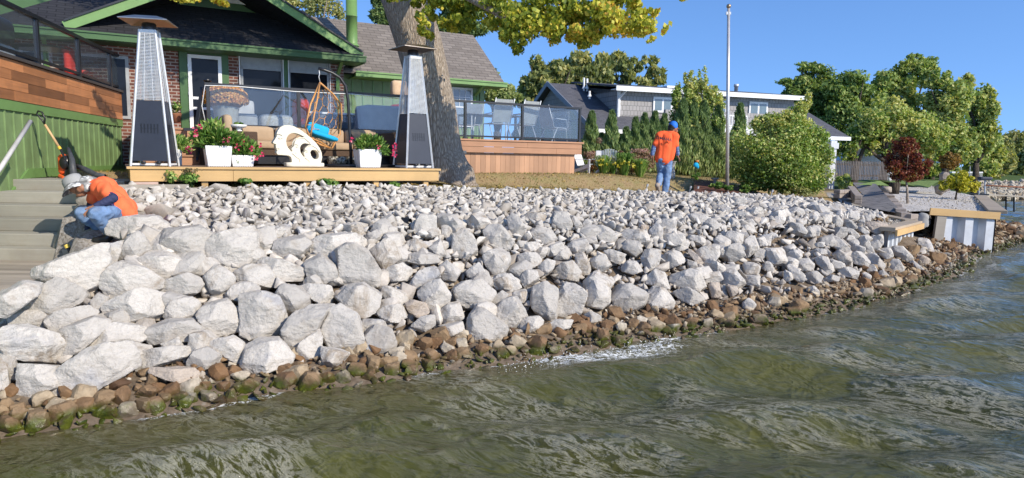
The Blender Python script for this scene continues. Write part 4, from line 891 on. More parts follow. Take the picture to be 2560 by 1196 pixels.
# ---------------- things on the upper deck
mp_ = root('flower_pot', 'large grey pot of orange chrysanthemums behind the left glass railing', 'potted plant', H(2.0, 14.5, 2.8), 0)
pc = on(14.45, 566, 300); pc = H(pc[0], 14.45, 2.8)
MB().lathe([(.17, 0), (.18, .03), (.25, .46), (.27, .5), (.25, .51), (.23, .45)], pc, 24).build('pot', mat('grey_pot', (.5, .5, .46), .6, .1), mp_, True)
MUMP = pc+EZ*.62
for px, nm, lb in ((672, 'pouf', 'left speckled grey pouf behind the glass railing'), (706, 'pouf', 'right speckled grey pouf behind the glass railing')):
    p = on(14.8, px, 300); MB().rbox(H(p[0], 14.8, 2.98), (.4, .42, .35), .13, (EU, EV, EZ)).build(nm, mat('speckled_pouf', (.5, .5, .48), .9, .3, 30), None, True, label=lb, cat='pouf', group='speckled poufs on upper deck')
p = on(14.9, 615, 300); cr_ = root('garden_chair', 'light grey outdoor chair behind the orange flower pot', 'chair', H(p[0], 15.1, 2.8), TH)
M_GC = mat('pale_grey_fabric', (.42, .43, .44), .8)
MB().rbox(H(p[0], 15, 3.0), (.42, .6, .3), .06, (EU, EV, EZ)).build('seat', M_GC, cr_, True); MB().rbox(H(p[0], 15.3, 3.2), (.46, .15, .5), .06, (EU, EV, EZ)).build('backrest', M_GC, cr_, True)
def umb(px, py, v, lb, hgt=1.3):
    u, z = on(v, px, py); r = root('closed_umbrella', lb, 'umbrella', H(u, v, 2.8), TH)
    MB().tube([H(u, v, 2.8), H(u, v, 2.8+hgt+.5)], .02, 8).build('pole', M_BLK, r); MB().lathe([(.04, 2.8+.4), (.16, 2.8+.42), (.14, 2.8+hgt*.7), (.03, 2.8+hgt+.4)], H(u, v, 0), 10).build('canopy', M_RED, r, True); return r
M_RED = mat('red_fabric', (.5, .03, .02), .8, .15)
lr = root('red_lounge_chair', 'red lounge chair behind the middle glass pane', 'chair', H(3.3, 16, 2.8), TH)
p = on(15.6, 752, 290); MB().rbox(H(p[0], 15.6, 3.28), (.3, .5, .6), .12, (EU, EV, EZ)).build('seat_shell', M_RED, lr, True); MB().tube([H(p[0], 15.6, 2.8), H(p[0], 15.6, 3.0)], .03, 8).build('pedestal', M_BLK, lr)
lr2 = dup(lr, H(5.5, 16, 2.8), TH+.4, 'red lounge chair behind the right glass pane, beside the swing pole')
bc_ = root('storage_bench', 'long dark bench with white top behind the glass railing', 'bench', H(4.2, 16.5, 2.8), TH)
MB().hbox(3.6, 4.9, 16, 16.5, 2.8, 3.28).build('body', mat('slate_bench', (.1, .12, .15), .6), bc_); MB().hbox(3.58, 4.92, 15.97, 16.52, 3.29, 3.33).build('bench_top', M_WHT, bc_)  # plain white slab as the bench top
cv = root('covered_couch', 'large grey covered couch behind the right glass pane', 'couch', H(5.0, 14.8, 2.8), TH)
cu0 = on(14.6, 905, 300)[0]
MB().rbox(H(cu0+.5, 14.7, 3.12), (1.15, .5, .64), .1, (EU, EV, EZ)).build('cover', mat('grey_cover', (.3, .33, .38), .8), cv, True); MB().rbox(H(cu0+1.12, 14.8, 3.2), (.22, .6, .8), .08, (EU, EV, EZ)).build('raised_end', mat('grey_cover', (.3, .33, .38), .8), cv, True)
# dark heater seen through glass
pn_ = on(17.4, 1000, 225); ub2 = root('tan_patio_umbrella', 'folded tan patio umbrella hanging beside the tree trunk under the wing eave', 'umbrella', H(pn_[0], 17.4, 2.8), TH)
MB().tube([H(pn_[0]+.2, 17.4, 2.8), H(pn_[0]+.2, 17.4, 4.5)], .025, 8).build('pole', M_BLK, ub2); MB().rbox(H(pn_[0]-.02, 17.35, pn_[1]+.02), (.5, .25, .42), .09, (EU, EV, EZ)).build('canopy', mat('tan_canvas', (.6, .42, .27), .85), ub2, True)
# ---------------- right deck
rd = root('cedar_deck', 'raised cedar deck with upright board skirt beside the tree', 'deck', H(9, 16, 1.9), TH)
DL, DR_, DV = 6.6, 10.92, 15.2
MB().hbox(DL, DR_+.05, DV-.03, 18.85, 2.76, 2.8).build('floor', M_CED, rd)
MB().hbox(DL, 9.2, DV, DV+.04, 2.62, 2.755).hbox(9.205, DR_+.0, DV, DV+.04, 2.62, 2.755).hbox(DL, 10.1, DV+.002, DV+.04, 2.47, 2.612).hbox(10.105, DR_, DV+.002, DV+.04, 2.47, 2.612).hbox(DR_-.04, DR_, DV+.04, 18.8, 2.47, 2.755).build('fascia', M_CED, rd)
u = DL
while u < DR_-.2: MB().hbox(u, u+.138, DV+.1, DV+.13, 1.9, 2.468).build('skirt_board', M_CEDZ, rd, ).rotation_euler = (0, 0, 0); u += .143
MB().hbox(DR_-.17, DR_-.14, DV+.13, 18.8, 1.9, 2.468).build('side_skirt', M_CEDZ, rd)
rr_ = root('deck_glass_railing', 'black framed glass railing round the cedar deck', 'railing', H(9, 15.2, 2.8), TH)
railing(rr_, 6.9, DR_-.06, DV+.05, 2.8, .93, [6.9, on(DV, 1165, 300)[0], on(DV, 1308, 300)[0], DR_-.06], M_GLASS, M_BLK)
for v0, v1 in ((15.4, 17.1), (17.1, 18.7)):
    MB().hbox(DR_-.063, DR_-.057, v0, v1, 2.89, 3.67).build('glass_pane', M_GLASS, rr_); MB().hbox(DR_-.09, DR_-.03, v1-.03, v1+.03, 2.75, 3.68).build('post', M_BLK, rr_)
MB().hbox(DR_-.09, DR_-.03, 15.3, 18.8, 3.685, 3.728).build('side_rail', M_BLK, rr_)
# patio dining set
def pchair(u, v, rz, lb):
    r = root('patio_chair', lb, 'patio chair', (0, 0, 0), 0, 'sling patio chairs on the cedar deck'); M_SL = mat('sling_fabric', (.36, .38, .38), .7)
    MB().box((0, 0, .42), (.5, .48, .02)).build('seat', M_SL, r); MB().beam((0, .23, .45), (0, .42, 1.02), .5, .02, (0, 1, 0)).build('backrest', M_SL, r)
    for s in (-1, 1):
        MB().tube([(s*.27, .45, 1.05), (s*.27, .23, .43), (s*.27, -.22, .42), (s*.27, -.28, 0)], .014, 6).build('frame', M_GALV, r, True)
        MB().tube([(s*.27, .1, .42), (s*.27, .32, 0)], .014, 6).build('leg', M_GALV, r); MB().tube([(s*.3, -.25, .42), (s*.3, -.2, .66), (s*.3, .32, .68)], .014, 6).build('armrest', M_GALV, r, True)
    r.location = H(u, v, 2.802); r.rotation_euler = (0, 0, TH+rz); return r
uu1 = on(15.9, 1235, 300)[0]; uu2 = on(15.9, 1300, 300)[0]; uu3 = on(16.5, 1390, 300)[0]; uu4 = on(16.8, 1175, 300)[0]
c1_ = pchair(uu1, 15.75, math.pi, 'left sling patio chair with its back to the glass railing')
dup(c1_, H(uu2, 15.8, 2.802), TH+math.pi+.15, 'middle sling patio chair with its back to the glass railing'); dup(c1_, H(uu3, 16.6, 2.802), TH+1.7, 'right sling patio chair seen side on near the railing corner'); dup(c1_, H(uu4, 16.9, 2.802), TH-.9, 'left rear patio chair near the white window')
tb = root('patio_table', 'glass topped patio table among the sling chairs', 'table', H((uu1+uu2)/2, 16.9, 2.8), TH); tc_ = H((uu1+uu2)/2, 16.9, 0)
MB().rbox(tc_+EZ*3.5, (1.7, .95, .03), .012, (EU, EV, EZ)).build('table_top', M_PANEL, tb)
for a in (-.75, .75):
    for b in (-.4, .4): MB().tube([tc_+EU*a+EV*b+EZ*2.8, tc_+EU*a+EV*b+EZ*3.48], .02, 6).build('leg', M_GALV, tb)
bx = on(14.75, 1150, 400); sb = root('deck_box', 'dark grey resin storage box between trunk and cedar deck', 'storage box', H(bx[0], 14.9, 1.9), TH)
z0_ = 1.9; M_RES = mat('grey_resin', (.08, .085, .095), .6)
MB().hbox(bx[0]-.3, bx[0]+.14, 14.75, 15.1, z0_, 2.42).build('body', M_RES, sb, bevel=.01); MB().hbox(bx[0]-.32, bx[0]+.16, 14.72, 15.12, 2.423, 2.5).build('lid', M_RES, sb, bevel=.01); MB().hbox(bx[0]-.25, bx[0]+.09, 14.74, 14.748, z0_+.06, 2.36).build('front_panel', mat('woven_resin', (.12, .13, .145), .7, .3, 60), sb)
# ---------------- left raised deck with redwood boards over green wall
WD = np.array((-.265, 1, 0))/math.hypot(.265, 1); WNn = np.array((WD[1], -WD[0], 0)); W0 = np.array((-7.4, 9.8, 0))
ANG = math.atan2(WD[1], WD[0])
def Wp(t, o=0.0, z=0.0): return W0+WD*t+WNn*o+EZ*z      # along the wall, out towards the steps
def wb_(m, t0, t1, o0, o1, z0, z1): return m.box(Wp((t0+t1)/2, (o0+o1)/2, (z0+z1)/2), (t1-t0, o1-o0, z1-z0), (WD, WNn, EZ))
lw = root('left_deck', 'raised deck on the far left, redwood fascia over a green board wall', 'deck', Wp(3, 0, 1.9), ANG)
t0, t1 = -6.0, 7.9
wb_(MB(), t0, t1, -.15, 0, 0.2, 3.06).build('green_wall', M_GRN, lw)
m = MB(); t = t0
while t < t1: wb_(m, t, t+.035, 0, .02, .6, 2.93); t += .3
m.build('batten', M_GRN, lw)
wb_(MB(), t0, t1, .0, .035, 2.92, 3.07).build('top_trim', M_GRNL, lw); wb_(MB(), .95, t1, .0, .035, 1.9, 2.05).build('bottom_trim', M_GRNL, lw)
MB().beam(Wp(.98, .02, 1.97), Wp(-3.2, .02, -.15), .035, .15, EZ).build('slanted_trim', M_GRNL, lw)
for r_ in range(4):
    t = t0-.3*r_; k = 0
    while t < t1:
        L = 1.0+.8*((k*7+r_*3) % 4)/3; e = min(t+L, t1)
        if e > t0: wb_(MB(), max(t, t0), e-.004, .02, .045+.002*((k+r_) % 2), 3.075+r_*.15, 3.22+r_*.15).build('fascia_board', M_REDW, lw)
        t += L; k += 1
wb_(MB(), t0, t1, -.3, .09, 3.68, 3.73).build('edge_cap', mat('dark_trim', (.06, .05, .045), .6), lw); wb_(MB(), t0, t1, -5, -.3, 3.62, 3.66).build('floor', M_DECKT, lw)
lr_ = root('left_deck_railing', 'black framed glass railing along the far left deck edge', 'railing', Wp(3, 0, 3.73), ANG)
wb_(MB(), t0, t1, -.06, .03, 4.47, 4.53).build('top_rail', M_BLK, lr_); wb_(MB(), t0, t1, -.03, .0, 3.79, 3.84).build('bottom_rail', M_BLK, lr_)
def tpx(px):   # position along the wall of a pixel column
    r = ray(px, 250); A = np.array([[WD[0], -r[0]], [WD[1], -r[1]]]); return float(np.linalg.solve(A, -W0[:2])[0])
pts_ = [t0, -2.5, tpx(104), tpx(204), tpx(280), t1-.05]
for p in pts_: wb_(MB(), p-.035, p+.035, -.05, .02, 3.73, 4.468).build('post', M_BLK, lr_)
for a, b in zip(pts_[:-1], pts_[1:]): wb_(MB(), a+.04, b-.04, -.018, -.012, 3.84, 4.468).build('glass_pane', M_GLASSC, lr_)
gr_ = root('covered_grill', 'black covered barbecue grill behind the far left railing', 'grill', Wp(1.6, -1.2, 3.66), ANG)
gc = Wp(tpx(45)+1.0, -.75, 3.66)
MB().rbox(gc+EZ*.62, (.9, .55, .5), .18, (WD, WNn, EZ)).build('cover', mat('black_cover', (.012, .012, .013), .5), gr_, True); MB().rbox(gc+EZ*.2, (.75, .5, .4), .04, (WD, WNn, EZ)).build('cart', M_GALV, gr_)
tb2 = root('patio_table', 'round dark metal patio table behind the left railing', 'table', Wp(4.2, -1.3, 3.66), 0)
c = Wp(tpx(225)+.4, -1.0, 3.66); MB().lathe([(.55, .70), (.56, .73), (.02, .74)], c, 24).build('table_top', M_BLK, tb2); MB().tube([c, c+EZ*.7], .04, 8).build('pedestal', M_BLK, tb2)
cr2 = root('red_chair', 'red cushioned patio chair behind the left railing', 'chair', Wp(tpx(268)+.6, -.9, 3.66), ANG); c = Wp(tpx(268)+.55, -.85, 3.66)
MB().rbox(c+EZ*.62, (.4, .14, .62), .07, (WD, WNn, EZ)).build('backrest', M_RED, cr2, True); MB().rbox(c+EZ*.38-WNn*-.2, (.42, .42, .12), .05, (WD, WNn, EZ)).build('seat', M_RED, cr2, True); MB().tube([c+EZ*.0, c+EZ*.35], .03, 6).build('leg', M_BLK, cr2)
# tan neighbour beyond
th_ = root('tan_house', 'tan sided house with brown roof seen through the far left glass', 'house', P(60, 300, 24), 0)
pA, pB, pC = P(-260, 20, 22), P(118, 88, 26), P(170, 165, 26)
MB().prism([P(-300, 190, 21.5), P(150, 190, 25.5), P(132, 118, 25.5), P(-60, 62, 23.5), P(-300, 100, 21.5)], (0, 3, 0)).prism([P(-300, 190, 21.5), P(150, 190, 25.5), P(150, 400, 25.5), P(-300, 420, 21.5)], (0, 3, 0)).build('wall', mat('tan_siding', (.55, .42, .28), .8), th_)
MB().prism([P(-60, 48, 23.3), P(-60, 66, 23.3), P(150, 130, 25.3), P(160, 118, 25.3)], (0, 4, .3)).prism([P(-60, 48, 23.3), P(-320, 110, 21), P(-320, 130, 21), P(-60, 66, 23.3)], (0, 4, .3)).build('roof', M_SHB, th_)
# ---------------- steps, landing, handrail
cs_ = root('concrete_steps', 'six pale weathered steps beside the green wall', 'steps', (-6.5, 9.3, 1.0), 0)
M_CONC = wood_mat('weathered_step', (.37, .35, .30), .2, 'u', .9, .8, (.6, (.27, .23, .18)))
for i, (y, z) in enumerate(zip(STEP_Y, STEP_Z)):
    xr = stair_right(y)+(.25 if i < 3 else .55 if i < 5 else .35); yb = 11.2 if i == 5 else STEP_Y[i+1]+.05; xl = wall_x(y)-.1
    MB().wbox(xl, xr, y, yb, z-.165, z-.004*(i % 2)).build('step', M_CONC, cs_, bevel=.012)
ldg = root('wooden_landing', 'weathered grey board landing at the foot of the steps', 'landing', (-6, 7.8, .9), 0)
y = 6.72; i = 0
while y < 8.44: MB().wbox(-8.2, land_right(y), y, y+.135, .86, .95).build('board', wood_mat('landing_board', (.4, .34, .28), .25, 'u') if 'landing_board' not in MATS else MATS['landing_board'], ldg); y += .142; i += 1
hr = root('handrail', 'pale grey pole handrail slanting up the left side', 'handrail', P(40, 360, 8.6), 0)
MB().tube([P(-40, 470, 7.9), P(0, 422, 8.3), P(76, 304, 9.5)], .028, 10).build('rail', mat('pale_pipe', (.6, .58, .54), .5), hr, True); MB().tube([P(-40, 470, 7.9), P(-40, 640, 7.9)], .03, 8).build('post', M_WHT, hr)
# shovel + leaf blower
sv = root('shovel', 'shovel with black grip and yellow wooden shaft leaning on green wall', 'shovel', P(172, 425, 10.9), 0)
a = P(96, 286, 10.9); bq = P(150, 372, 10.95); c = P(176, 425, 10.95)
MB().tube([a+(bq-a)*.3, bq-(bq-a)*.06], .019, 10).build('shaft', mat('ash_wood', (.62, .4, .2), .5), sv, True); MB().tube([bq-(bq-a)*.06, bq+(bq-a)*.02], .023, 10).build('ferrule', mat('yellow_band', (.75, .5, .05), .4), sv)
MB().tube([bq+(bq-a)*.02, c], .018, 8).build('socket', M_BLK, sv)
MB().tube([a+(bq-a)*.3, a+(bq-a)*.16, a+np.array((-.03, 0, .0)), a+np.array((.0, 0, .05)), a+np.array((.06, 0, .03)), a+(bq-a)*.16+np.array((.05, 0, .02)), a+(bq-a)*.28], .014, 8).build('grip', M_BLK, sv, True)
MB().prism([c+np.array(q) for q in ((-.09, 0, 0), (.09, 0, 0), (.11, -.05, -.2), (0, -.08, -.3), (-.1, -.05, -.2))], (0, .012, 0)).build('blade', M_BLK, sv)
lb_ = root('leaf_blower', 'orange and black backpack leaf blower lying by green wall', 'leaf blower', P(175, 440, 10.9), 0)
M_ORG = mat('orange_plastic', (.85, .13, .03), .4, .08, bump=0)
c = P(162, 412, 11.1)
MB().rbox(c, (.16, .2, .34), .07).build('housing', M_ORG, lb_, True); MB().ell(c+np.array((.08, -.08, .03)), (.1, .1, .12), 10).build('engine', M_BLK, lb_, True)
MB().tube([P(170, 372, 11.1), P(180, 400, 10.95), P(184, 440, 10.8)], [.03, .045, .055], 10).build('intake_hose', mat('dark_hose', (.06, .065, .075), .5, .3, 20), lb_, True)
MB().tube([P(192, 416, 11.1), P(212, 424, 11.0), P(240, 438, 10.95), P(262, 440, 10.9)], [.04, .045, .045, .03], 12).build('blower_tube', mat('dark_hose', (.06, .065, .075), .5, .3, 20), lb_, True); MB().tube([P(150, 440, 11), P(160, 446, 10.9), P(172, 448, 10.9)], .03, 8).build('foot', M_ORG, lb_)
hm = root('hammer', 'small yellow topped tool standing on the step by the kneeling hand', 'tool', P(172, 630, 8.3), 0)
MB().tube([P(176, 634, 8.3), P(170, 618, 8.3)], [.02, .022], 10).build('handle', M_BLK, hm); MB().tube([P(170, 620, 8.28), P(166, 612, 8.28)], .03, 10).build('cap', mat('yellow_tip', (.8, .6, .12), .5), hm)
# timber edging along the lawn
te = MB(); 
MB().beam(H(-.6, 11.33, 1.80), H(.9, 11.36, 1.80), .14, .12).build('edging_timber', M_TIMB, None, label='weathered edging timber left of the pine deck', cat='timber', group='edging timbers')
MB().beam(H(.95, 11.36, 1.76), H(3.6, 11.36, 1.76), .13, .1).build('edging_timber', M_TIMB, None, label='weathered edging timber under the middle of the pine deck', cat='timber', group='edging timbers')
MB().beam(H(3.65, 11.36, 1.755), H(5.95, 11.38, 1.73), .14, .1).build('edging_timber', M_TIMB, None, label='weathered edging timber right of the pine deck, at the lawn edge', cat='timber', group='edging timbers')
for px, py, lb, ln in ((1000, 554, 'left black corrugated drain pipe poking out of the small stones', 1), (1688, 520, 'right black corrugated drain pipe poking out of the small stones', 1)):
    c = TG(px, py, .05); m = MB(); d = np.array((.93, -.3, -.12)); k = 0; prof = []
    pts = []; rs = []
    for i in range(46): pts.append(c+d*(i/45*.34-.18)); rs.append(.062+.006*(i % 2))
    m.tube(pts, rs, 16, False); o = m.build('drain_pipe', M_BLK, None, True, label=lb, cat='drain pipe', group='corrugated drain pipes')
# ---------------- leaves
def rand_unit(rg, n): q = rg.normal(size=(n, 3)); return q/np.linalg.norm(q, axis=1, keepdims=True)
def leaf_quads(pos, nrm, size, rg, elong=1.5, axis=None):
    n = len(pos); a = np.cross(nrm, rand_unit(rg, n)) if axis is None else axis
    a = a/(np.linalg.norm(a, axis=1, keepdims=True)+1e-9); b = np.cross(nrm, a); b = b/(np.linalg.norm(b, axis=1, keepdims=True)+1e-9)
    s = size[:, None]; fold = nrm*s*.18
    return np.stack((pos-a*s*elong*.5, pos+b*s*.5-fold*0+a*s*.05, pos+a*s*elong*.5-fold, pos-b*s*.5+a*s*.05), 1).reshape(-1, 3)
def clump_pts(rg, c, r, n, pw=.5):
    d = rand_unit(rg, n); rad = rg.random(n)**pw; p = np.array(c)+d*rad[:, None]*np.array(r); return p, d
def crown(name, clumps, size, m, parent, rg, elong=1.5, up=.35, droop=0, lcj=.22, **kw):
    Vs, at = [], []
    for c, r, n, base in clumps:
        p, d = clump_pts(rg, c, r, n); nm = d*.7+rand_unit(rg, n)*.8+np.array((0, 0, up)); nm /= np.linalg.norm(nm, axis=1, keepdims=True)
        ax = None
        if droop: ax = rand_unit(rg, n)*(1-droop)+np.array((0, 0, -droop*1.6))
        sz = size*rg.uniform(.6, 1.3, n); Vs.append(leaf_quads(p, nm, sz, rg, elong, ax)); at.append(np.repeat(np.clip(base+rg.normal(0, lcj, n), 0, 1), 4))
    return fast_mesh(name, np.vstack(Vs), 4, m, parent, {'lc': np.concatenate(at)}, **kw)
def sub(rg, c, r, k, n, base, rs=.38, bj=.15):   # split one big ellipsoid into uneven leaf clumps
    out = []
    for i in range(k):
        d = rand_unit(rg, 1)[0]; q = np.array(c)+d*np.array(r)*rg.uniform(.45, .95); s = rs*rg.uniform(.6, 1.25)
        out.append((q, np.array(r)*s, max(6, int(n/k*s/rs)), base+rg.normal(0, bj)))
    return out
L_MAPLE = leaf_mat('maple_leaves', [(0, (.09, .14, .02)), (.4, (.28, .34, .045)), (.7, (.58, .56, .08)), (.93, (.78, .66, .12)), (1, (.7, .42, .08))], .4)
L_DARK = leaf_mat('dark_green_leaves', [(0, (.07, .12, .03)), (.4, (.19, .28, .07)), (.75, (.36, .45, .13)), (1, (.56, .54, .18))])
L_OLIVE = leaf_mat('olive_leaves', [(0, (.08, .105, .035)), (.5, (.27, .31, .11)), (.85, (.46, .45, .18)), (1, (.58, .5, .18))])
L_GRN = leaf_mat('fresh_green_leaves', [(0, (.03, .08, .015)), (.45, (.09, .2, .035)), (.8, (.22, .36, .07)), (1, (.5, .55, .18))])
L_BUSH = leaf_mat('bush_leaves', [(0, (.05, .1, .018)), (.4, (.14, .24, .04)), (.75, (.32, .42, .09)), (.93, (.58, .62, .25)), (1, (.62, .58, .2))])
L_RED = leaf_mat('red_maple_leaves', [(0, (.05, .012, .012)), (.5, (.17, .035, .025)), (.85, (.30, .09, .04)), (1, (.22, .16, .04))], .3)
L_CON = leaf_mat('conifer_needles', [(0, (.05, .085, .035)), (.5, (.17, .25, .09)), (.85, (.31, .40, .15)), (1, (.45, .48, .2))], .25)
L_ORG = leaf_mat('orange_blooms', [(0, (.4, .14, .03)), (.4, (.85, .38, .06)), (1, (.95, .6, .18))], .2)
L_PNK = leaf_mat('pink_blooms', [(0, (.45, .01, .06)), (.6, (.75, .05, .16)), (1, (.85, .3, .35))], .3)
L_YEL = leaf_mat('yellow_foliage', [(0, (.12, .16, .02)), (.5, (.4, .4, .03)), (1, (.7, .6, .08))], .4)
L_RUST = leaf_mat('rust_foliage', [(0, (.1, .05, .015)), (.5, (.3, .14, .03)), (1, (.35, .25, .08))], .3)
L_DRY = leaf_mat('dry_pink_heads', [(0, (.1, .1, .03)), (.5, (.3, .2, .12)), (1, (.55, .33, .28))], .3)
def bark(name, c1, c2, sc=1.0, st=1.0):
    N = NT(name); v = N.map((7*sc, 7*sc, 1.1*sc)); h = N.noise(3.6, 8, .7, v, 1.6); vo = N.n('TexVoronoi', feature='DISTANCE_TO_EDGE'); vo.inputs['Scale'].default_value = 4.6; N.l(N.map((6*sc, 6*sc, 1.0*sc)), vo.inputs['Vector'])
    k = N.ramp(vo.outputs['Distance'], [(0, 0.0), (.25, 1.0)]); hh = N.mix(.28, h, k)
    c = N.ramp(hh, [(.3, c1), (.55, tuple((a+b)/2 for a, b in zip(c1, c2))), (.8, c2)]); N.pbr(c, .9, 0, N.bump(hh, st, .05), .2); return N.m
M_BARK = bark('maple_bark', (.24, .185, .135), (.66, .56, .45), 1.0, 1.3)
M_BARKD = bark('dark_bark', (.04, .032, .025), (.17, .14, .11), 1)
# ---------------- big foreground tree
rg = np.random.default_rng(41)
bt = root('large_tree', 'large maple with ridged bark trunk behind the right patio heater, yellow green leaves overhead', 'tree', H(6.05, 13.75, 1.88), 0)
def TP(px, py, d=14.8): return P(px, py, d)
path = [(1105, 452, .72), (1108, 436, .60), (1105, 415, .53), (1098, 380, .475), (1090, 320, .45), (1080, 250, .44), (1066, 180, .44), (1048, 110, .45), (1030, 50, .465), (1012, -10, .48), (1000, -80, .5), (990, -160, .45)]
pp_ = [TP(a, b) for a, b, r in path]; rs = [r*1.06*14.8/14.8 for a, b, r in path]
pf, rf_ = [], []
for i in range(len(pp_)-1):
    for t in np.linspace(0, 1, 5)[:-1]: pf.append(pp_[i]*(1-t)+pp_[i+1]*t); rf_.append(rs[i]*(1-t)+rs[i+1]*t)
m = MB().tube(pf, rf_, 40); V = m.v[0]
for i in range(len(pf)):
    for k in range(40):
        t = 2*math.pi*k/40; fl = max(0, 1-i/9)
        w = 1+fl*(.16*math.sin(3*t+1)+.13*math.sin(5*t+2.3)+.07*math.sin(9*t))+.025*mn.noise(Vector((math.cos(t)*3, math.sin(t)*3, i*.25)))+.03*mn.noise(Vector((math.cos(t)*9, math.sin(t)*9, i*.2)))
        V[i*40+k] = pf[i]+(V[i*40+k]-pf[i])*w
m.build('trunk', M_BARK, bt, True)
topc = pp_[-1]
br_ = MB(); limbs = [(TP(1100, -60, 14.5), TP(1250, -40, 13.2), TP(1450, 20, 12.3), TP(1600, 70, 12)), (TP(1050, -40, 14), TP(1150, -20, 12.5), TP(1290, 60, 12), TP(1330, 100, 11.8)), (TP(1000, -60, 14.5), TP(820, -140, 13.5), TP(600, -60, 13), TP(510, -8, 12.6)), (topc, topc+np.array((-1.5, 1, 3)), topc+np.array((-3.5, 2, 4.5)), topc+np.array((-6, 2.5, 5.5))), (topc, topc+np.array((1, -.5, 3)), topc+np.array((2, -1, 5)), topc+np.array((4, -1.5, 6))), (topc, topc+np.array((-1, -1, 3)), topc+np.array((-2, -2, 5)), topc+np.array((-3.5, -2.5, 6)))]
for L in limbs: MB().tube(L, [.14, .09, .045, .012], 8).build('limb', M_BARK, bt, True)
cl = []
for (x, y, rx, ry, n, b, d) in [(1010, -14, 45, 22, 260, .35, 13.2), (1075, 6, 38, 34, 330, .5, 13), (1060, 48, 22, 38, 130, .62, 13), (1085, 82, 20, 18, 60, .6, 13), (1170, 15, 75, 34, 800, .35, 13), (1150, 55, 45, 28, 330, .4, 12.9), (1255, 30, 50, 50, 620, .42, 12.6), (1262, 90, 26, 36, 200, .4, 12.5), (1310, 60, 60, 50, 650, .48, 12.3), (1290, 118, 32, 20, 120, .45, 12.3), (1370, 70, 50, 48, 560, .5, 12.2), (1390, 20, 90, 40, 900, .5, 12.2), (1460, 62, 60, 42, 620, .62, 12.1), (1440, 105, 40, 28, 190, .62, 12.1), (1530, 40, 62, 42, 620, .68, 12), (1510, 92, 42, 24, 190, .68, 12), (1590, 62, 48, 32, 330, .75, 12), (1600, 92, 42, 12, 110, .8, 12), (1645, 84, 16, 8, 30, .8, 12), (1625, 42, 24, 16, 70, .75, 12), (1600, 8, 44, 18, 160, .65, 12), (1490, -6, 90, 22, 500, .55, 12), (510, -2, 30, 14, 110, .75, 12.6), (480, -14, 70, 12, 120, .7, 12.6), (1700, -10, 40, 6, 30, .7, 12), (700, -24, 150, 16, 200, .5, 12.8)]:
    c = P(x, y, d); r = np.array((rx*d/F, .7, ry*d/F)); cl += sub(rg, c, r, max(3, n//45), n, b, .42, .1)
for (x, y, z, r, n) in [(-2, 13.5, 9.6, 2.2, 2600), (-4.5, 14.5, 9.8, 2.2, 2400), (.5, 13, 9.3, 1.8, 1600), (-2.5, 12.5, 11.5, 2.2, 1500), (-6, 14, 9, 1.5, 900), (-3.4, 13.2, 8.3, 1.2, 900)]: cl += sub(rg, (x, y, z), (r, r, r*.6), 16, n, .4, .4, .1)
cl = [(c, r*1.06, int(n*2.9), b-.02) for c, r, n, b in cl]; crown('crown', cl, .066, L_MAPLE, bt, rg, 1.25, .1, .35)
# ---------------- generic trees
def tree(name, label, blobs, d, m, trunkpx=None, size=.3, k=14, tr=.16, bm=None, group=None, elong=1.6, droop=0, cat='tree', seed=0, rs=.38, base_z=None, dens=3):
    rg = np.random.default_rng(500+seed); cls = []; 
    bx_ = sum(b[0] for b in blobs)/len(blobs); by_ = max(b[1]+b[3] for b in blobs)
    if trunkpx is None: trunkpx = (bx_, by_)
    gz = float(T(*P(trunkpx[0], 430, d)[:2])) if base_z is None else base_z
    base = P(trunkpx[0], 430, d); base[2] = gz
    r0 = root(name, label, cat, base, 0, group)
    for b in blobs:
        x, y, rx, ry, n = b[:5]; bs = b[5] if len(b) > 5 else .45; dd = d+(b[6] if len(b) > 6 else 0)
        c = P(x, y, dd); s = dd/F; cls += sub(rg, c, (rx*s, (rx+ry)/2*s*.8, ry*s), int(k*1.7), int(n*dens), bs+.1, rs*1.05, .12)
    crown('crown', cls, size*.58, m, r0, rg, min(elong, 2.2), .25, droop*.6)
    big = max(blobs, key=lambda b: b[2]*b[3]); cc = P(big[0], big[1], d)
    fork = base*.45+cc*.55; fork[2] = base[2]+(cc[2]-base[2])*.5
    tm = MB().tube([base-EZ*.2, (base+fork)/2+rg.normal(0, .06, 3)*tr*3, fork], [tr*1.25, tr, tr*.8], 9)
    tm.build('trunk', bm or M_BARKD, r0, True)
    for b in blobs:
        for j in range(2):
            c = P(b[0], b[1], d+(b[6] if len(b) > 6 else 0))+rg.normal(0, .35, 3)*np.array((b[2], b[2], b[3]))*d/F
            MB().tube([fork, (fork+c)/2+rg.normal(0, .15, 3), c*.92+fork*.08, c], [tr*.6, tr*.35, tr*.15, tr*.04], 6).build('limb', bm or M_BARKD, r0, True)
    return r0
G1 = 'trees beyond the grey house'
tree('willow_tree', 'feathery olive willow behind the cedar deck railing', [(1350, 215, 45, 45, 1500, .5), (1330, 255, 40, 25, 700, .4), (1395, 180, 40, 30, 900, .55), (1340, 160, 18, 18, 150, .5)], 42, L_OLIVE, (1370, 330), .34, 16, .25, group=G1, elong=3, droop=.6, seed=1, dens=1.7)
tree('willow_tree', 'middle olive willow rising behind the grey house ridge', [(1450, 175, 55, 36, 1500, .6), (1500, 170, 45, 34, 1100, .5), (1470, 205, 60, 25, 900, .4), (1420, 205, 30, 25, 500, .45)], 44, L_OLIVE, (1450, 330), .34, 16, .25, group=G1, elong=3, droop=.6, seed=2, dens=1.7)
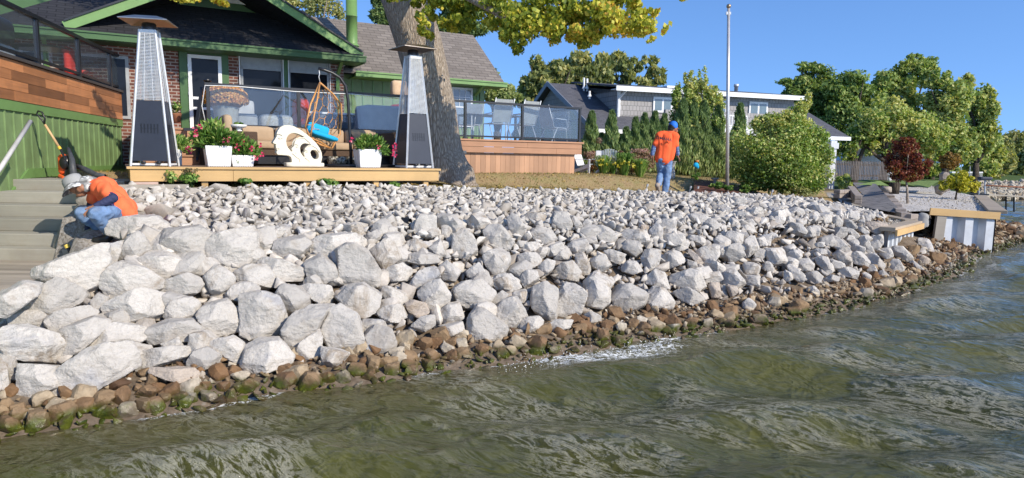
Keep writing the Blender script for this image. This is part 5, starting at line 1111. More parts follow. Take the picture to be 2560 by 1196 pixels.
tree('willow_tree', 'open branched olive willow left of the flagpole', [(1570, 175, 40, 38, 750, .55), (1640, 190, 32, 26, 520, .55), (1600, 205, 50, 16, 420, .5), (1545, 140, 22, 14, 120, .55), (1620, 155, 25, 16, 130, .55)], 44, L_OLIVE, (1560, 330), .32, 14, .2, group=G1, elong=3, droop=.6, seed=3, rs=.26, dens=1.5)
tree('spruce_tree', 'dark spruce behind the flue pipe', [(960, 40, 30, 18, 700, .4), (985, 62, 35, 14, 600, .4), (945, 5, 16, 12, 200, .4), (1000, 15, 40, 30, 700, .35)], 30, L_CON, (980, 90), .3, 12, .2, group=None, elong=3, seed=4)
tree('bare_tree', 'thin leaved grey branched tree left of the flue pipe', [(760, 25, 50, 26, 260, .6), (830, 35, 45, 28, 260, .6), (720, 5, 30, 14, 120, .6), (800, 5, 50, 12, 160, .55)], 30, L_OLIVE, (800, 110), .16, 14, .16, M_BARK, elong=1.6, seed=5)
tree('dark_tree', 'dense dark green tree between trunk and right branches', [(1150, 25, 50, 40, 1300, .3), (1175, 70, 35, 20, 500, .25), (1120, 60, 40, 30, 600, .3)], 30, L_CON, (1150, 100), .28, 14, .2, elong=2.5, seed=6)
tree('cedar_tree', 'yellow green cedar beside the end of the low wing', [(1235, 235, 28, 26, 900, .8), (1265, 235, 26, 20, 600, .85), (1225, 200, 18, 30, 400, .5), (1290, 245, 16, 10, 200, .8)], 26, L_CON, (1250, 300), .2, 10, .16, elong=3, seed=7)
tree('pale_tree', 'hazy blue green tree far behind the cedar deck corner', [(1310, 225, 22, 26, 350, .6)], 60, L_OLIVE, (1310, 300), .4, 8, .2, elong=2, seed=8)
tree('oak_tree', 'sunlit yellow green tree behind the far left roof', [(60, 60, 70, 45, 2600, .7), (130, 30, 60, 35, 1800, .75), (210, 25, 60, 32, 1700, .7), (40, 5, 60, 30, 900, .7), (270, 15, 35, 20, 700, .7), (150, -10, 90, 25, 1200, .6)], 30, L_MAPLE if False else L_OLIVE, (160, 110), .2, 18, .35, M_BARK, elong=1.5, seed=9)
tree('leafy_tree', 'dark tree behind the grill at the far left', [(-20, 70, 40, 50, 900, .4), (100, 80, 40, 25, 700, .5)], 33, L_DARK, (20, 140), .22, 12, .2, elong=1.5, seed=10)
for i, (L, d, m_, lb, sz) in enumerate([
 ([(2010, 235, 50, 40, 1500, .4), (1990, 215, 30, 20, 300, .4), (2040, 190, 45, 28, 700, .5), (2060, 260, 60, 50, 1600, .35), (2015, 165, 28, 12, 90, .45), (1965, 205, 26, 8, 50, .4)], 46, L_DARK, 'dark honey locust rising over the grey house roof', .26),
 ([(2120, 215, 60, 36, 2200, .45), (2150, 260, 60, 50, 1800, .4), (2110, 300, 60, 50, 1500, .3)], 44, L_DARK, 'dark green tree above the red leaved sapling', .26),
 ([(2230, 215, 55, 36, 2000, .55), (2280, 180, 42, 30, 1000, .6), (2310, 165, 40, 22, 500, .65), (2290, 145, 22, 10, 90, .5), (2250, 270, 60, 50, 1600, .5)], 46, L_DARK, 'tallest green tree of the clump on the right', .26),
 ([(2370, 250, 60, 60, 2400, .7), (2360, 320, 60, 50, 1800, .7), (2400, 380, 50, 40, 1200, .65), (2340, 200, 40, 24, 600, .65)], 44, L_DARK, 'yellow tinged green tree right of the tallest tree', .26),
 ([(2450, 290, 36, 60, 1500, .75), (2430, 350, 40, 50, 1200, .7), (2470, 240, 16, 26, 160, .85), (2420, 205, 14, 22, 110, 1.0), (2400, 215, 14, 20, 90, 1.0), (2465, 340, 22, 60, 600, .6)], 47, L_DARK, 'feathery edged tree at the right end of the clump', .28),
 ([(2220, 300, 75, 50, 2300, .8), (2200, 350, 60, 40, 1400, .7), (2280, 330, 70, 50, 1900, .75), (2330, 350, 50, 45, 1100, .7)], 36, L_BUSH, 'sunlit pale flecked tree behind the red leaved sapling', .2),
 ([(2120, 370, 30, 30, 700, .6), (2150, 340, 40, 30, 800, .5)], 36, L_BUSH, 'low leafy tree beside the grey porch post', .18)]):
    tree('shade_tree', lb, L, d, m_, (sum(b[0] for b in L[:2])/2, 430), sz, 18, .22, group='trees on the right beyond the fence', seed=20+i, elong=1.5)
for i, (x, y, rx, ry, d, lb) in enumerate([(2200, 345, 80, 70, 64, 'broad tree filling the gap above the board fence'), (2340, 350, 90, 70, 66, 'broad tree filling the middle of the right clump'), (2455, 385, 50, 50, 68, 'broad tree at the foot of the feathery edged tree'), (2330, 418, 60, 26, 60, 'dark underbrush tree between the sapling and the white porch'), (2450, 420, 40, 28, 62, 'dark underbrush tree right of the white porch'), (2180, 415, 60, 24, 55, 'dark underbrush tree behind the board fence'), (2525, 380, 46, 50, 90, 'pale far tree at the right edge above the houses'), (2500, 392, 46, 52, 75, 'olive far tree right of the tree clump'), (2560, 408, 50, 42, 80, 'low far tree at the right edge'), (2470, 420, 40, 30, 70, 'green far tree behind the white porch rail'), (2520, 350, 20, 12, 95, 'small pale treetop at the right edge')]):
    tree('far_tree', lb, [(x, y, rx, ry, 1700, .6)], d, L_OLIVE if i > 5 else L_DARK, (x, 440), .5, 18, .25, group='far trees at the right edge', seed=40+i, elong=1.5)
# neighbour's tall shrubs
tree('ornamental_pear', 'tall pale flecked shrub tree in front of the grey house, left of the flagpole', [(1735, 250, 30, 36, 1200, .75), (1722, 208, 16, 30, 300, .95), (1756, 205, 14, 32, 260, .95), (1780, 245, 20, 30, 400, .85), (1690, 240, 14, 34, 260, .55), (1740, 300, 55, 36, 1500, .6), (1700, 290, 26, 30, 500, .6), (1800, 262, 14, 30, 160, .9)], 22.5, L_BUSH, (1735, 400), .10, 14, .05, M_BARKD, None, 1.5, 0, 'tree', 60)
rb = tree('round_bush', 'big round sunlit bush between flagpole and grey porch post', [(1955, 380, 118, 85, 9000, .62), (1910, 410, 80, 62, 3500, .55), (2020, 400, 66, 80, 3200, .6), (1960, 310, 70, 36, 2200, .78), (2000, 275, 18, 26, 260, .95), (2020, 250, 10, 22, 120, 1.0), (1905, 310, 30, 20, 400, .8), (1950, 452, 100, 30, 1900, .4), (1900, 460, 60, 22, 900, .35), (2010, 462, 60, 24, 900, .4)], 18.8, L_BUSH, (1955, 480), .085, 34, .05, M_BARKD, None, 1.5, 0, 'bush', 61, rs=.34)
tree('small_shrub', 'small green shrub by the timber at the fence corner', [(2112, 448, 24, 22, 700, .65)], 23, L_BUSH, (2112, 470), .08, 8, .03, None, None, 1.4, 0, 'shrub', 62)
sp_ = tree('red_sapling', 'small dark red leaved tree on the gravel bed', [(2262, 385, 42, 34, 1500, .5), (2250, 425, 34, 30, 1000, .5), (2300, 410, 24, 28, 500, .6), (2235, 400, 22, 22, 400, .45), (2280, 440, 26, 18, 350, .75), (2260, 355, 28, 14, 250, .5)], 21.5, L_RED, (2277, 500), .085, 12, .035, M_BARK, None, 1.6, 0, 'tree', 63, base_z=1.1)
tree('rust_shrub', 'rusty orange fine leaved shrub beyond the gravel bed', [(2375, 400, 26, 22, 900, .6)], 34, L_RUST, (2375, 440), .14, 9, .05, None, None, 1.6, 0, 'shrub', 64)
tree('yellow_shrub', 'yellow green broad leaved shrub at the gravel edge near the dock', [(2395, 455, 36, 26, 800, .55), (2425, 470, 26, 16, 400, .7), (2365, 460, 22, 16, 200, .4)], 25, L_YEL, (2395, 485), .12, 9, .03, None, None, 1.4, 0, 'shrub', 65, base_z=1.1)
# arborvitae row
rg = np.random.default_rng(77)
av = [(1475, 285, 17), (1525, 283, 17), (1562, 325, 14), (1585, 300, 15), (1607, 290, 15), (1632, 285, 16), (1655, 292, 15), (1700, 255, 20), (1728, 262, 18), (1752, 258, 20), (1790, 270, 20), (1842, 265, 18), (1500, 340, 14), (1545, 345, 14), (1675, 310, 16)]
names = ['first', 'second', 'third', 'fourth', 'fifth', 'sixth', 'seventh', 'eighth', 'ninth', 'tenth', 'eleventh', 'twelfth', 'thirteenth', 'fourteenth', 'fifteenth']
order = sorted(range(len(av)), key=lambda i: av[i][0])
for rank, i in enumerate(order):
    x, yt, wd = av[i]; d = 21.6+.002*(x-1475)*1.2+(.5 if i > 11 else 0)
    b = P(x, 440, d); b[2] = float(T(b[0], b[1])); tz = P(x, yt, d)[2]; h_ = tz-b[2]; R0 = wd*1.5*d/F
    r0 = root('arborvitae', f'narrow columnar arborvitae, {names[rank]} from the left in the hedge row before the grey house', 'shrub', b, 0, 'arborvitae row in front of the grey house')
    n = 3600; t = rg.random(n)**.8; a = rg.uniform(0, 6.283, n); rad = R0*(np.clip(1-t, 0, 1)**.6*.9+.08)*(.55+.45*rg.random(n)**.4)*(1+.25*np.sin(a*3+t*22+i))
    p = np.stack((b[0]+rad*np.cos(a), b[1]+rad*np.sin(a), b[2]+.05+t*h_), 1); out = np.stack((np.cos(a), np.sin(a), .3+0*a), 1)
    ax = out*.45+np.array((0, 0, 1.1))+rg.normal(0, .25, (n, 3)); Vq = leaf_quads(p, np.cross(ax, rand_unit(rg, n)), rg.uniform(.025, .05, n), rg, 4.2, ax)
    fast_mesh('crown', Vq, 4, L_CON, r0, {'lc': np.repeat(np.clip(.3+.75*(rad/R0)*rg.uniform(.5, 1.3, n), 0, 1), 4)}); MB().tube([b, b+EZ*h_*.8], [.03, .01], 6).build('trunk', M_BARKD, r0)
# dark hedge behind
hb = root('dark_hedge', 'dark shaded hedge behind the arborvitae and flower bed', 'hedge', P(1650, 430, 23.5)-EZ*.3, 0)
cl = []
for x in range(1475, 1990, 18): cl += [((P(x, 405, 23.3)), (.5, .4, .55), 260, .12), ((P(x, 370, 23.3)), (.45, .35, .4), 150, .15)]
crown('foliage', cl, .12, L_DARK, hb, rg, 1.5)
# ---------------- grey house
GA = math.atan(1/2.78); GU = np.array((math.cos(GA), math.sin(GA), 0)); GV = np.array((-math.sin(GA), math.cos(GA), 0))
def og(v, px, py): r = ray(px, py); t = v/(r @ GV); p = CP+r*t; return float(p @ GU), float(p[2])
def GH(u, v, z): return GU*u+GV*v+EZ*z
def gb(m, u0, u1, v0, v1, z0, z1): return m.box(GH((u0+u1)/2, (v0+v1)/2, (z0+z1)/2), (u1-u0, v1-v0, z1-z0), (GU, GV, EZ))
gh = root('grey_house', 'grey shake sided house with dark roof and long dormer behind the hedge', 'house', GH(8, 26, 1.6), GA)
M_SHK = brick_mat('grey_shakes', 'xzy', .16, .2, (.42, .40, .385), (.34, .325, .315), (.17, .165, .16), .012, rough=.85, bstr=.35, offs=.37, grain=30)
M_SHKS = brick_mat('grey_shakes_side', 'yzx', .16, .2, (.42, .40, .385), (.34, .325, .315), (.17, .165, .16), .012, rough=.85, bstr=.35, offs=.37, grain=30)
M_SHG = brick_mat('slate_shingles', 'xyz', .3, .13, (.135, .135, .15), (.095, .095, .11), (.05, .05, .055), .008)
VE = 24.0; eL = og(VE, 1481, 322); eR = og(VE, 2125, 346); zE = (eL[1]+eR[1])/2
VR = VE+4.6; rL = og(VR, 1410, 210); zR = rL[1]; uRL = eL[0]; uRR = eR[0]
print('GH', eL, eR, rL, og(VR, 2000, 250))
MB().prism([GH(uRL, VE, eL[1]), GH(uRR, VE, eL[1]), GH(uRR-.0, VR, zR), GH(uRL, VR, zR)], (0, 0, -.12)).prism([GH(uRL, VR+.002, zR), GH(uRR, VR+.002, zR), GH(uRR, VR+4.6, eL[1]), GH(uRL, VR+4.6, eL[1])], (0, 0, -.12)).build('roof', M_SHG, gh)
zE = eL[1]
m = MB(); gb(m, uRL+.1, uRL+4.6, VE+.5, VE+.65, 1.2, zE-.05); m.build('wall', M_SHK, gh)
MB().prism([GH(uRL+.25, VE+.4, zE-.1), GH(uRL+.25, VR+4.2, zE-.1), GH(uRL+.25, VR, zR-.18)], GU*.1).build('gable_wall', M_SHKS, gh); m = MB(); gb(m, uRL+.25, uRL+.35, VE+.5, VR+4.3, 1.2, zE-.1); m.build('end_wall', M_SHKS, gh)
MB().beam(GH(uRL-.02, VE-.0, zE-.02), GH(uRL-.02, VR, zR-.02), .04, .2, EZ).beam(GH(uRL-.02, VR, zR-.02), GH(uRL-.02, VR+4.6, zE-.02), .04, .2, EZ).build('rake_board', mat('slate_trim', (.2, .22, .26), .5), gh)
m = MB(); gb(m, uRL, uRR, VE-.06, VE-.001, zE-.16, zE+.0); m.build('eave_board', M_WHT, gh)
VDm = VE+1.3
dl = og(VDm, 1546, 225); du0 = dl[0]; du1 = og(VDm, 1985, 250)[0]; dz1 = dl[1]; dzb = og(VDm, 1546, 279)[1]; u2 = og(VE+1.3, 1620, 280)[0]
print('dormer', du0, du1, dz1, og(VDm, 1985, 252)[1], dzb)
m = MB(); gb(m, du0, du1, VDm, VDm+.15, dzb-.6, dz1); m.build('dormer_wall', M_SHK, gh)
m = MB(); gb(m, u2+.0, uRR-2.6, VE-.0-.35+.3, VE+.1, 1.1, zE+.85); m.build('front_wall', M_SHK, gh)
MB().prism([GH(du0, VDm+.15, dzb-.2), GH(du0, VR+.5, zR-.05), GH(du0, VR+.5, dz1), GH(du0, VDm+.15, dz1)], GU*.12).build('dormer_side', M_SHKS, gh)
dRz = zR-dz1
MB().prism([GH(du0-.35, VDm-.45, dz1+.06), GH(du1+.5, VDm-.45, dz1+.06), GH(du1+.5, VR+.6, zR+.12), GH(du0-.35, VR+.6, zR+.12)], (0, 0, .07)).build('dormer_roof', M_SHG, gh)
m = MB(); gb(m, du0-.35, du1+.5, VDm-.49, VDm-.452, dz1-.08, dz1+.11); gb(m, du0-.35, du1+.5, VDm-.45, VDm, dz1-.03, dz1-.0); m.build('dormer_fascia', M_WHT, gh)
m = MB(); gb(m, du0-.05, du0+.1, VDm-.03, VDm-.001, dzb-.3, dz1-.04); m.build('corner_board', M_WHT, gh)
MB().beam(GH(du0+.2, VDm-.4, dz1), GH(du0+.0, VDm-.06, dz1-.35), .07, .07).beam(GH(du0+.0, VDm-.06, dz1-.3), GH(du0+.0, VDm-.06, dzb-.3), .07, .07).build('downspout', M_WHT, gh)
M_PANE = mat('grey_pane', (.13, .18, .2), .08, .1, bump=0, spec=.8)
for x0, x1, y0, y1, vv_ in ((1634, 1680, 242, 283, VDm), (1783, 1816, 250, 292, VDm), (1874, 1918, 254, 292, VDm)):
    a = og(vv_-.05, x0, y0); b_ = og(vv_-.05, x1, y1); m = MB(); gb(m, a[0], b_[0], vv_-.06, vv_-.001, b_[1], a[1]); w = m.build('window', M_WHT, gh)
    mid = (a[0]+b_[0])/2
    for p, q in ((a[0]+.08, mid-.05), (mid+.05, b_[0]-.08)): m = MB(); gb(m, p, q, vv_-.07, vv_-.062, b_[1]+.09, a[1]-.09); m.build('pane', M_PANE, w)
ba, bb = og(VE-.9, 1760, 285), og(VE-.9, 1866, 318)
br = MB(); gb(br, ba[0], bb[0], VE-.93, VE-.88, ba[1]-.05, ba[1]); gb(br, ba[0], bb[0], VE-.93, VE-.88, bb[1], bb[1]+.05); rl = br.build('balcony_rail', M_WHT, gh)
m = MB(); u = ba[0]
while u < bb[0]: gb(m, u, u+.03, VE-.92, VE-.89, bb[1]+.051, ba[1]-.051); u += .12
m.build('baluster', M_WHT, rl)
m = MB(); gb(m, ba[0], bb[0]+.3, VE-.95, VE-.0, bb[1]-.25, bb[1]-.02); m.build('balcony', M_WHT, gh)
for px, y0, y1, v_, mm, nm in ((1460, 195, 222, VR-1, M_WHT, 'vent_pipe'), (1468, 197, 223, VR-1, M_WHT, 'vent_pipe'), (1474, 228, 242, VR-2.2, M_WHT, 'vent_pipe')):
    a = og(v_, px, y0); b_ = og(v_, px, y1); MB().tube([GH(b_[0], v_, b_[1]-.1), GH(a[0], v_, a[1])], .045, 8).lathe([(.1, 0), (.05, .1)], GH(b_[0], v_, b_[1]), 10).build(nm, mm, gh)
a = og(VR-.5, 1841, 211); MB().lathe([(.09, a[1]-.9), (.09, a[1]-.12), (.12, a[1]-.12), (.12, a[1])], GH(a[0], VR-.5, 0), 14).build('metal_flue', M_STEEL, gh, True)
a = og(VDm+1, 1680, 219); MB().rbox(GH(a[0], VDm+1.2, a[1]+.02), (.5, .4, .12), .03, (GU, GV, EZ)).build('roof_vent', M_WHT, gh)
po = og(VE-.3, 2079, 358); m = MB(); gb(m, po[0]-.16, po[0]+.16, VE-.45, VE-.13, .9, zE-.2); gb(m, po[0]-.22, po[0]+.22, VE-.5, VE-.08, zE-.55, zE-.3); m.build('porch_post', mat('pale_grey_post', (.55, .56, .57), .6), gh)
m = MB(); gb(m, po[0]-1.6, po[0]-.2, VE+.1, VE+.2, .9, zE-.1); m.build('porch_wall', mat('porch_wall', (.5, .5, .5), .7), gh)
# ---------------- flagpole
fb = H(0, 0, 0)+P(1819, 462, 18.2); fb[2] = float(T(fb[0], fb[1])); ft = P(1821.5, 22, 18.2)
fp = root('flagpole', 'tall bare silver flagpole standing before the round bush', 'flagpole', fb, 0)
MB().tube([fb, fb*.5+ft*.5, ft], [.05, .045, .036], 14).build('pole', mat('pole_aluminium', (.62, .58, .55), .35, .08, 6, metal=.5), fp, True); MB().ell(ft+EZ*.06, (.06, .06, .06), 8).build('ball_finial', mat('bronze', (.4, .3, .2), .4, metal=.8), fp, True); MB().box(ft-EZ*.12, (.12, .06, .07)).build('pulley', M_STEEL, fp)
# ---------------- planters with foliage
M_WAVE = NT('white_wave_planter'); wv = M_WAVE.n('TexWave', wave_type='BANDS', bands_direction='X'); wv.inputs['Scale'].default_value = 9; wv.inputs['Distortion'].default_value = 3.5; wv.inputs['Detail'].default_value = 0; M_WAVE.l(M_WAVE.map((1, 1, 1)), wv.inputs[0])
M_WAVE.pbr((.82, .82, .81), .35, 0, M_WAVE.bump(wv.outputs['Fac'], .5, .03)); M_WAVE = M_WAVE.m
def planter(px0, px1, ytop, v, lb, seed, leafclumps, flowers, nleaf=900):
    rg = np.random.default_rng(seed); u0 = on(v, px0, 400)[0]; u1 = on(v, px1, 400)[0]; z1 = on(v, px0, ytop)[1]; w = u1-u0
    r = root('white_planter', lb, 'planter', H((u0+u1)/2, v+.15, 2.122), TH, 'white planters on the pine deck')
    dp = min(w, .38); t = .03*w/.4
    V = [H(u0+t, v+t, 2.122), H(u1-t, v+t, 2.122), H(u1-t, v+dp-t, 2.122), H(u0+t, v+dp-t, 2.122), H(u0, v, z1), H(u1, v, z1), H(u1, v+dp, z1), H(u0, v+dp, z1)]
    MB().add(V, [(0, 3, 2, 1), (4, 5, 6, 7), (0, 1, 5, 4), (1, 2, 6, 5), (2, 3, 7, 6), (3, 0, 4, 7)]).build('box', M_WAVE, r, bevel=.012)
    Vs, at = [], []
    base = H((u0+u1)/2, v+dp/2, z1)
    for (x, y, rx, ry, n, b) in leafclumps:
        uc, zc = on(v+.1, x, y); c = H(uc, v+.12, zc); s = 12/F; k = n; p, d = clump_pts(rg, c, (rx*s*.8, .22, ry*s), k)
        ax = (p-base); ax /= np.linalg.norm(ax, axis=1, keepdims=True); ax = ax+rand_unit(rg, k)*.7+np.array((0, 0, .25)); nm = np.cross(ax, rand_unit(rg, k)); nm[:, 2] = np.abs(nm[:, 2])+.2
        nm -= ax*((nm*ax).sum(1)/(ax*ax).sum(1))[:, None]; nm /= np.linalg.norm(nm, axis=1, keepdims=True)
        Vs.append(leaf_quads(p, nm, rg.uniform(.022, .04, k), rg, 3.0, ax)); at.append(np.repeat(np.clip(b+rg.normal(0, .25, k), 0, 1), 4))
    fast_mesh('foliage', np.vstack(Vs), 4, L_GRN, r, {'lc': np.concatenate(at)})
    if flowers:
        for (x, y) in flowers:
            uc, zc = on(v-.06, x, y); c = H(uc, v-.06, zc); a = rg.uniform(0, 6.28, 6); q = np.stack((np.cos(a)*.03, np.full(6, -.01), np.sin(a)*.03), 1)+c
            nm = np.tile(-EV+np.array((.2, 0, .3)), (6, 1))+rg.normal(0, .3, (6, 3)); nm /= np.linalg.norm(nm, axis=1, keepdims=True)
            fast_mesh('flower', leaf_quads(q, nm, np.full(6, .036), rg, 1.3, q-c+1e-6), 4, L_PNK, r, {'lc': np.repeat(rg.random(6), 4)})
    return r
planter(514, 582, 364, 11.62, 'large white wave planter with tall mandevilla and red blooms', 1, [(545, 345, 55, 22, 650, .45), (520, 322, 22, 20, 170, .7), (505, 350, 28, 18, 200, .55), (590, 350, 30, 20, 240, .55), (545, 310, 10, 14, 50, .9), (500, 340, 22, 12, 90, .6)], [(488, 322), (500, 318), (490, 336), (563, 352), (574, 350)])
planter(578, 638, 388, 11.75, 'smaller white planter with trailing leaves, right of the large one', 2, [(615, 368, 34, 22, 420, .5), (635, 380, 20, 18, 180, .5), (592, 378, 16, 16, 120, .5), (598, 400, 8, 12, 40, .6)], [(597, 362), (594, 371), (606, 355), (631, 372), (649, 363), (655, 387), (640, 395)])
planter(898, 957, 373, 11.8, 'white square planter with leafy red flowered plant by the right heater', 3, [(930, 355, 42, 18, 480, .5), (905, 362, 24, 18, 220, .5), (955, 372, 22, 16, 180, .5), (965, 380, 14, 10, 80, .5), (915, 345, 20, 10, 110, .7)], [(946, 367), (987, 363), (986, 372), (988, 380), (880, 350), (987, 388)])
planter(440, 456, 374, 12.6, 'small white planter with reddish green leaves behind the left heater', 4, [(455, 358, 22, 18, 260, .7), (468, 370, 16, 12, 130, .8), (445, 345, 10, 8, 60, .5)], [(478, 378), (472, 372)])
# chrysanthemum dome in the big pot
rg = np.random.default_rng(9); n = 3200; d_ = rand_unit(rg, n); d_[:, 2] = np.where(d_[:, 2] < -.35, -d_[:, 2], d_[:, 2]); p = MUMP+d_*np.array((.42, .38, .27))*rg.uniform(.93, 1.04, n)[:, None]-EZ*.03
fast_mesh('blooms', leaf_quads(p, d_+rg.normal(0, .3, (n, 3)), rg.uniform(.035, .05, n), rg, 1.1), 4, L_ORG, mp_, {'lc': np.repeat(rg.random(n), 4)}); MB().ell(MUMP-EZ*.03, (.37, .33, .22), 10).build('leaf_mass', mat('mum_leaves', (.3, .14, .04), .9, .4, 20), mp_)
# succulents in the bowl
p, d_ = clump_pts(rg, bl_+EZ*.12, (.1, .1, .04), 60); fast_mesh('succulent', leaf_quads(p, d_+.1, rg.uniform(.03, .05, 60), rg, 1.6), 4, L_GRN, bw, {'lc': np.repeat(rg.random(60), 4)})
# potted plants by the house steps
pt = root('potted_plant', 'terracotta pot with a leggy plant beside the house steps', 'potted plant', H(.75, 13.4, 2.3), 0); q = P(441, 306, 13.6)
MB().lathe([(.07, 0), (.1, .16), (.11, .17)], q-EZ*.0, 14).build('pot', mat('terracotta', (.4, .18, .1), .8), pt, True); p, d_ = clump_pts(rg, q+EZ*.3, (.12, .1, .15), 90); fast_mesh('leaf', leaf_quads(p, d_, rg.uniform(.03, .05, 90), rg, 2), 4, L_GRN, pt, {'lc': np.repeat(rg.random(90), 4)})
# weeds at the pine deck
for i, (x, y, rx, ry, n, lb, b) in enumerate([(428, 440, 14, 18, 90, 'tall broad leaved weed against the pine deck fascia', .75), (470, 445, 30, 14, 260, 'low leafy weed under the left of the pine deck', .55), (475, 425, 30, 8, 40, 'wispy dry seed heads over the pine fascia', .2), (612, 452, 18, 8, 120, 'small weed at the third deck post', .5), (818, 456, 30, 12, 220, 'weed patch below the face sculpture', .5), (985, 462, 18, 10, 120, 'weed clump under the right patio heater', .5)]):
    q = P(x, y, on(11.38, x, y)[0]*EU[1]+11.38*EV[1]); yy = q[1]; s = yy/F; z0 = float(T(q[0], q[1]))
    r = root('weed', lb, 'weed', (q[0], q[1], z0), 0); p, d_ = clump_pts(rg, q, (rx*s, .1, ry*s), n); fast_mesh('leaves', leaf_quads(p, d_+np.array((0, -.4, .5)), rg.uniform(.02, .05, n), rg, 1.4), 4, L_GRN if i != 2 else L_DRY, r, {'lc': np.repeat(np.clip(b+rg.normal(0, .2, n), 0, 1), 4)})
    m = MB()
    for j in range(5): m.tube([(q[0]+rg.normal(0, .04), q[1], z0), p[j]], .003, 4)
    m.build('stem', L_GRN, r)
# grass blades on the lawn
n = 60000; u = rg.uniform(-1, 20, n); v = 11.45+rg.random(n)**1.3*6; x = u*EU[0]+v*EV[0]; y = u*EU[1]+v*EV[1]; z = T(x, y)
gr = np.array([mn.noise(Vector((a*.6, b*.6, 3))) for a, b in zip(x, y)]); keep = (gr+.25*(v-13.5) > rg.uniform(-.6, .7, n)); keep |= (v < 13)*(u < 7)*(rg.random(n) < .4); x, y, z, gr, v = x[keep], y[keep], z[keep], gr[keep], v[keep]; n = len(x)
a = rg.uniform(0, 6.28, n); h_ = rg.uniform(.015, .055, n); w_ = .006; dx, dy = np.cos(a)*w_, np.sin(a)*w_
V = np.stack((np.stack((x-dx, y-dy, z), 1), np.stack((x+dx, y+dy, z), 1), np.stack((x+rg.normal(0, .02, n), y+rg.normal(0, .02, n), z+h_), 1)), 1).reshape(-1, 3)
L_GRS = leaf_mat('lawn_grass', [(0, (.3, .24, .1)), (.45, (.24, .22, .08)), (.6, (.12, .17, .04)), (1, (.09, .17, .03))], .3)
fast_mesh('grass', V, 3, L_GRS, None, {'lc': np.repeat(np.clip(.35+gr*.6+.12*(v-14)+rg.normal(0, .15, n), 0, 1), 3)}, label='thin dry tan and green lawn grass', cat='grass', kind='stuff')
n = 6000; u = rg.uniform(-1, 18, n); v = 11.6+rg.random(n)*4; x = u*EU[0]+v*EV[0]; y = u*EU[1]+v*EV[1]; z = T(x, y)+.02
p = np.stack((x, y, z), 1); nm = rg.normal(0, .35, (n, 3))+np.array((0, -.2, 1)); nm /= np.linalg.norm(nm, axis=1, keepdims=True)
fast_mesh('fallen_leaves', leaf_quads(p, nm, rg.uniform(.02, .05, n), rg, 1.3), 4, leaf_mat('litter', [(0, (.12, .07, .03)), (.6, (.4, .28, .1)), (1, (.6, .45, .12))], .2), None, {'lc': np.repeat(rg.random(n), 4)}, label='scattered dry fallen leaves on the lawn', cat='leaves', kind='stuff')
# ---------------- garden bed
def lance_clump(name, lb, x, y, d, rx, ht, n, m_, b, grp=None, cat='plant', w=.012, spread=.8):
    q = P(x, y, d); q[2] = float(T(q[0], q[1])); s = d/F; r = root(name, lb, cat, q, 0, grp); a = rg.uniform(0, 6.28, n); H_ = ht*s*rg.uniform(.6, 1.1, n); R_ = rx*s*rg.uniform(.1, 1, n)
    t = np.array((0, .5, 1.0)); P0 = q+np.stack((np.cos(a)*R_*.25, np.sin(a)*R_*.25, 0*a), 1); P1 = q+np.stack((np.cos(a)*R_*.8, np.sin(a)*R_*.8, H_*.85), 1); P2 = q+np.stack((np.cos(a)*R_*1.3, np.sin(a)*R_*1.3, H_*.75), 1)
    sd = np.stack((-np.sin(a), np.cos(a), 0*a), 1)*w; V = np.stack((P0-sd, P0+sd, P1+sd, P1-sd), 1).reshape(-1, 3); V2 = np.stack((P1-sd, P1+sd, P2+sd*.2, P2-sd*.2), 1).reshape(-1, 3)
    fast_mesh('leaves', np.vstack((V, V2)), 4, m_, r, {'lc': np.tile(np.repeat(np.clip(b+rg.normal(0, .2, n), 0, 1), 4), 2)}); return r
GB = 'flower bed plants beside the cedar deck'
for i, (x, y, rx, ht, n, b, lb) in enumerate([(1510, 440, 34, 50, 260, .75, 'yellow green daylily clump in front of the white chair'), (1560, 436, 34, 62, 300, .7, 'tall daylily clump right of the white chair'), (1600, 440, 30, 50, 260, .75, 'daylily clump with yellow blooms left of the standing man'), (1532, 440, 16, 30, 120, .6, 'short grassy clump between the daylilies')]):
    r = lance_clump('daylily', lb, x, y, 19.6, rx, ht, n, L_GRN, b, GB)
    for k in range(3):
        q = P(x+rg.uniform(-18, 18), y-rg.uniform(22, 42), 19.3); pq = q+rg.normal(0, .025, (7, 3)); fast_mesh('flower', leaf_quads(pq, rand_unit(rg, 7), np.full(7, .05), rg, 1.3), 4, L_YEL, r, {'lc': np.full(28, .95)})
tree('flower_shrub', 'large shrub with dried pink flower heads beside the standing man', [(1580, 400, 38, 26, 1500, .45), (1610, 405, 26, 22, 700, .5), (1545, 405, 20, 18, 500, .5), (1600, 380, 30, 10, 120, .95)], 20.3, L_DRY, (1580, 440), .07, 12, .02, None, GB, 1.6, 0, 'shrub', 70)
tree('flower_shrub', 'small reddish flowered shrub next to the cedar deck corner', [(1475, 390, 16, 16, 420, .6), (1485, 405, 16, 14, 300, .5)], 20.5, L_DRY, (1478, 435), .06, 9, .02, None, GB, 1.6, 0, 'shrub', 71)
tree('red_shrub', 'bright rust red low plant between the two white chairs', [(1484, 420, 9, 13, 350, .9)], 19.5, L_RED, (1484, 435), .05, 6, .015, None, GB, 1.8, 0, 'shrub', 72)
